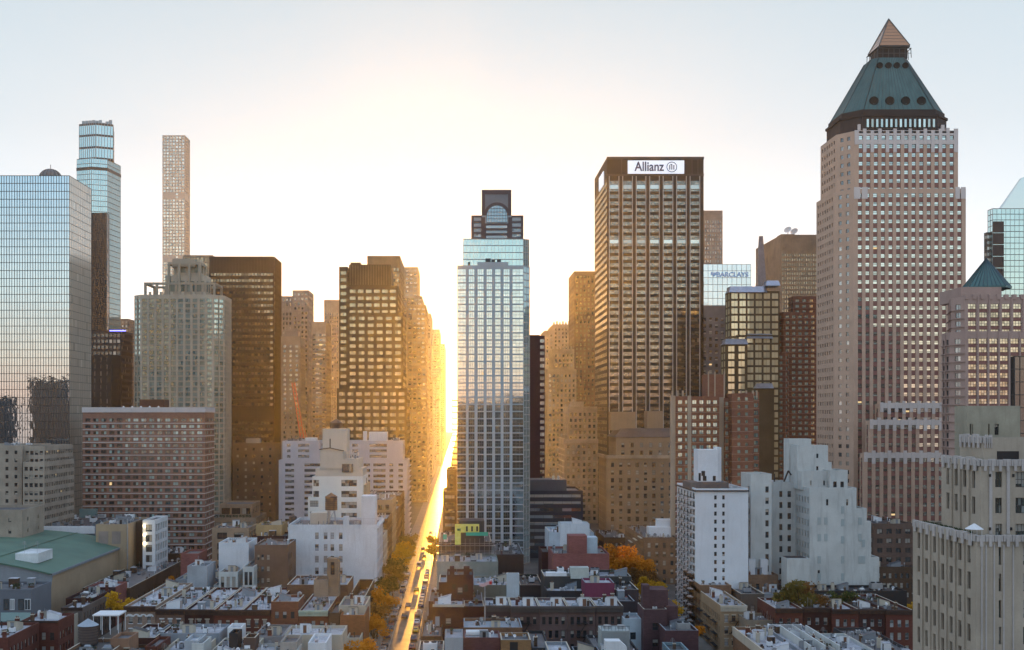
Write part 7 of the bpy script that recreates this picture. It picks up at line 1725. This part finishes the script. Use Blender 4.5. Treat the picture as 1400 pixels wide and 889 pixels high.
# ---------------------------------------------------------------- trees
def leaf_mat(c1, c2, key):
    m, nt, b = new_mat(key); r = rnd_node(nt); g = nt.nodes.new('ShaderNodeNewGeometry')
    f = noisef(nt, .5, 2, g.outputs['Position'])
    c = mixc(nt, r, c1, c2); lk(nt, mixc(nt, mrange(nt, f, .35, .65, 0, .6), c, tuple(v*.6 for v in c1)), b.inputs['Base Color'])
    b.inputs['Roughness'].default_value = .6; b.inputs['Specular IOR Level'].default_value = .2
    tr = nt.nodes.new('ShaderNodeBsdfTranslucent'); lk(nt, c, tr.inputs[0]); ms = nt.nodes.new('ShaderNodeMixShader'); ms.inputs[0].default_value = .45
    lk(nt, b.outputs[0], ms.inputs[1]); lk(nt, tr.outputs[0], ms.inputs[2]); lk(nt, ms.outputs[0], nt.nodes['Material Output'].inputs[0]); return m
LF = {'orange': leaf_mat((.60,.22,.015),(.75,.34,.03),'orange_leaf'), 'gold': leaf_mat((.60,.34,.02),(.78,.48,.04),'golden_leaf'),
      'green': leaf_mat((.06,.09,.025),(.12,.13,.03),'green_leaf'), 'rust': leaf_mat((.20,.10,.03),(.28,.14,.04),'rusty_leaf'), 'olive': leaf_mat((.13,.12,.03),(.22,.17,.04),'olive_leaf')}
BARK = masonry((.07,.055,.045),.2,.2)
def tree(x, y, h, r, kind, label, seed, z0=0, nleaf=1500, group=None):
    rs = random.Random(seed); t = thing('street_tree' if z0 == 0 else 'roof_tree', label, 'tree', (x, y, z0), group)
    m = MB(); th = h*.38; lean = (rs.uniform(-.4,.4), rs.uniform(-.4,.4))
    m.bar((x,y,z0),(x+lean[0]*.5,y+lean[1]*.5,z0+th*.6),.02*h,0,7); m.bar((x+lean[0]*.5,y+lean[1]*.5,z0+th*.6),(x+lean[0],y+lean[1],z0+th),.016*h,0,7)
    clumps = []
    for k in range(11):
        a = 2*math.pi*k/11*1.9+rs.uniform(-.4,.4); e = rs.uniform(.1,1.3); q = rs.uniform(.45,.95)
        cx, cy_, cz = x+lean[0]+r*q*math.cos(a)*math.cos(e*.7), y+lean[1]+r*q*math.sin(a)*math.cos(e*.7), z0+th+(h-th)*(.12+.68*math.sin(e)*q+.12*rs.random())
        clumps.append((cx,cy_,cz,r*rs.uniform(.28,.50)))
        mid = (x+lean[0]+(cx-x)*.4, y+lean[1]+(cy_-y)*.4, z0+th+(cz-z0-th)*.55)
        m.bar((x+lean[0],y+lean[1],z0+th*.9), mid, .009*h, 0, 5); m.bar(mid, (cx,cy_,cz), .005*h, 0, 4)
    m.build('trunk', BARK, t)
    m = MB()
    for k in range(nleaf):
        cx, cy_, cz, cr = rs.choice(clumps); d = Vector((rs.gauss(0,1), rs.gauss(0,1), rs.gauss(0,1))); d.normalize(); d *= cr*rs.random()**.4*rs.choice((1,1,1,1.25))
        p = Vector((cx,cy_,cz))+d*1.0; p.z = cz+d.z*.75; s_ = rs.uniform(.14,.34)*(r/3.6)**.5
        u = Vector((rs.gauss(0,1),rs.gauss(0,1),rs.gauss(0,1))).normalized(); v = u.cross(Vector((rs.gauss(0,1),rs.gauss(0,1),rs.gauss(0,1)))).normalized()
        m.face([p-u*s_-v*s_*.5, p+u*s_-v*s_*.6, p+u*s_*.7+v*s_, p-u*s_*.6+v*s_*.8])
    m.build('crown', LF[kind], t); return t
def at_ground(px, py, ztop):     # plan position of a crown top seen at this pixel
    Yt_ = (H-ztop)*F/(py-VY); return WX(px, Yt_), Yt_
TR = [
 # left side of glowing street
 (-24.2,258,13,5.2,'orange','broad orange tree at the near corner of the glowing street'),
 (-23.6,300,11,4.2,'orange','orange tree on the glowing street, second up from the broad corner tree'),
 (-23.8,318,12,4.5,'rust','rusty tree on the glowing street, third from the corner'),
 (-23.4,340,12,4.4,'orange','orange tree beside the pale street lofts, fourth from the corner'),
 (-23.6,362,13,4.6,'green','green tree beside the white party-wall loft, left pavement'),
 (-23.2,384,13,4.6,'olive','olive tree on the left pavement beyond the green one'),
 (-23.4,408,13,4.8,'green','second green tree on the left pavement, farther down the street'),
 (-23.2,436,13,4.6,'gold','golden tree on the left pavement, below the grey apartments'),
 (-23.2,462,13,4.6,'gold','second golden tree below the grey apartments'),
 (-23.2,492,13,4.6,'olive','last olive tree on the left pavement before the far avenue'),
 (-10.9,470,11,3.6,'gold','golden tree on the right pavement at the foot of the central tower'),
 (-10.9,500,11,3.6,'gold','golden tree on the right pavement, just beyond the tower foot'),
]
for i,(x,y,h,r,kd,lb) in enumerate(TR): tree(x,y,h,r,kd,lb,500+i,group='trees along the glowing street')
TR2 = [(167,806,14,5.0,'gold','yellow tree between the grey-brown walk-up and the scalloped-arch house',1800),
 (242,783,11,3.0,'orange','small orange tree against the long brown garage wall',700),
 (793,733,14,3.6,'orange','small orange crown poking out left of the big orange tree',900),
 (851,744,19,8.5,'orange','big orange tree in the middle of the tree-lined street',3400),
 (871,757,16,5.0,'orange','orange tree overlapping the right side of the big one',1800),
 (879,774,14,5.0,'rust','dull brown-orange tree below the big orange tree',1800),
 (893,783,14,5.2,'gold','golden-orange tree above the dark brick stacks',1900),
 (921,815,13,3.2,'gold','small golden tree peeking right of the dark brick stacks',900),
 (868,818,10,4.0,'rust','red-brown tree left of the dark brick stacks',1100),
 (940,850,8,5.0,'orange','low orange tree at the foot of the deep brown tenement',1500),
 (1092,785,22,6.5,'olive','broad olive-brown tree below the pale institution, left one',2600),
 (1117,786,22,5.0,'rust','rust-coloured tree in the middle below the pale institution',1900),
 (1150,792,20,3.6,'green','green tree below the pale institution, right one',1200),
 (1165,795,19.5,3.0,'green','smallest green tree at the right end of the tree line',800),
 (1225,770,13,6.0,'rust','bare brownish tree between the pale institution and near stone building',900),
 (1242,818,10,3,'gold','small yellow tree tight against the near stone building',700),
 (283,803,15,4.4,'rust','brown tree behind the avenue row, left one',1100),
 (305,804,15,3.6,'rust','brown tree behind the avenue row, beside the pale yard wall',900),
 (357,802,14,4.2,'rust','brown tree at the foot of the plain brown walk-up block',1100),
 (262,742,20,4.6,'rust','bare autumn tree with few orange leaves, right of the reddish stub wall',260),
 (690,790,14,2.5,'green','dim green tree in the shaded gap beside the white party wall',500),
 (77,703,20,6,'rust','dim rusty tree beside the left glass slab foot',900)]
for i,(px,py,h,r,kd,lb,n_) in enumerate(TR2):
    x,y = at_ground(px,py,h); tree(x,y,h,r,kd,lb,540+i,nleaf=n_)
# ---------------------------------------------------------------- red crane
Y = 600
t = thing('red_crane','slender red lattice luffing crane in front of the tan balcony tower','crane',(WX(413,Y),Y,0))
def lattice(m, A, B, w, n):
    A, B = Vector(A), Vector(B); d = (B-A).normalized(); u = d.cross(Vector((0,1,0))).normalized(); v = Vector((0,1,0))
    cs = [u*w+v*w, u*w-v*w, -u*w-v*w, -u*w+v*w]
    for c in cs: m.bar(A+c, B+c*.6, .16)
    for k in range(n):
        p, q = A.lerp(B, k/n), A.lerp(B, (k+1)/n)
        for i in range(4): m.bar(p+cs[i], q+cs[(i+1)%4]*.95, .09, 0, 3)
RED_, nt, b = new_mat('crane_red'); b.inputs['Base Color'].default_value = (.55,.07,.03,1); b.inputs['Roughness'].default_value = .5
m = MB(); lattice(m, (WX(414.5,Y),Y,WZ(606,Y)), (WX(401,Y),Y,WZ(523,Y)), 1.0, 16); m.build('jib', RED_, t)
m = MB(); lattice(m, (WX(415,Y),Y,0), (WX(415,Y),Y,WZ(606,Y)), 1.0, 12); m.build('mast', RED_, t)
m = MB(); m.box(WX(412,Y), WX(420,Y), Y-1.2, Y+1.2, WZ(606,Y), WZ(601,Y)); m.bar((WX(420,Y),Y,WZ(603,Y)),(WX(416,Y),Y,WZ(585,Y)),.2); m.bar((WX(416,Y),Y,WZ(585,Y)),(WX(401,Y),Y,WZ(523,Y)),.06); m.build('cab', RED_, t)
# ---------------------------------------------------------------- houses outside the picture that the glass towers mirror
for i,(x,y,w,d_,h,lb) in enumerate([(-520,-180,60,40,84,'dark apartment block behind the viewer, mirrored at the foot of the left glass slab'),(-455,-230,35,30,104,'taller dark block behind the viewer, mirrored in the left glass slab'),(-415,-190,70,30,80,'long dark block behind the viewer, mirrored near the edge of the left slab'),(-15,-190,60,30,79,'dark block behind the viewer, mirrored in the lower central tower'),(48,-205,40,30,85,'slightly taller dark block behind the viewer, mirrored beside the central tower block'),(250,-200,70,30,84,'dark block behind the viewer on the right, mirrored in the green-roofed skyscraper')]):
    tower('city_block',lb,'building',[([(x,y),(x+w,y),(x+w,y+d_),(x,y+d_)],0,h,None)],masonry((.03,.03,.035)),seed=700+i)
# ---------------------------------------------------------------- names and kinds
POS = {'left','right','front','back','end','second','third','fourth','side','upper','lower','middle','far','mid','low','top','a','deep'}
for o in list(COL.objects):
    if o.parent is None and 'category' in o.keys():
        if 'kind' not in o.keys(): o['kind'] = 'thing'
        st_ = o.name.split('.')[0]; w = [q for q in st_.split('_') if q not in POS]
        if w[-1] == 'roof': w = w[:-1]+['house']
        if len(w) < 2: w = st_.split('_')[:-1]+['house'] if st_.endswith('roof') else st_.split('_')
        if '_'.join(w) != st_: o.name = '_'.join(w)
# ---------------------------------------------------------------- air
hz = MB(); hz.box(-1300, 1500, -60, 4000, -1.2, 470)
o = hz.build('haze', []) ; o['kind'] = 'stuff'
m = bpy.data.materials.new('haze_air'); m.use_nodes = True; nt = m.node_tree; nt.nodes.clear()
ou = nt.nodes.new('ShaderNodeOutputMaterial'); pv = nt.nodes.new('ShaderNodeVolumePrincipled')
pv.inputs['Color'].default_value = (.95,.93,.90,1); pv.inputs['Density'].default_value = .000065; pv.inputs['Anisotropy'].default_value = .84
nt.links.new(pv.outputs[0], ou.inputs['Volume']); o.data.materials.append(m)
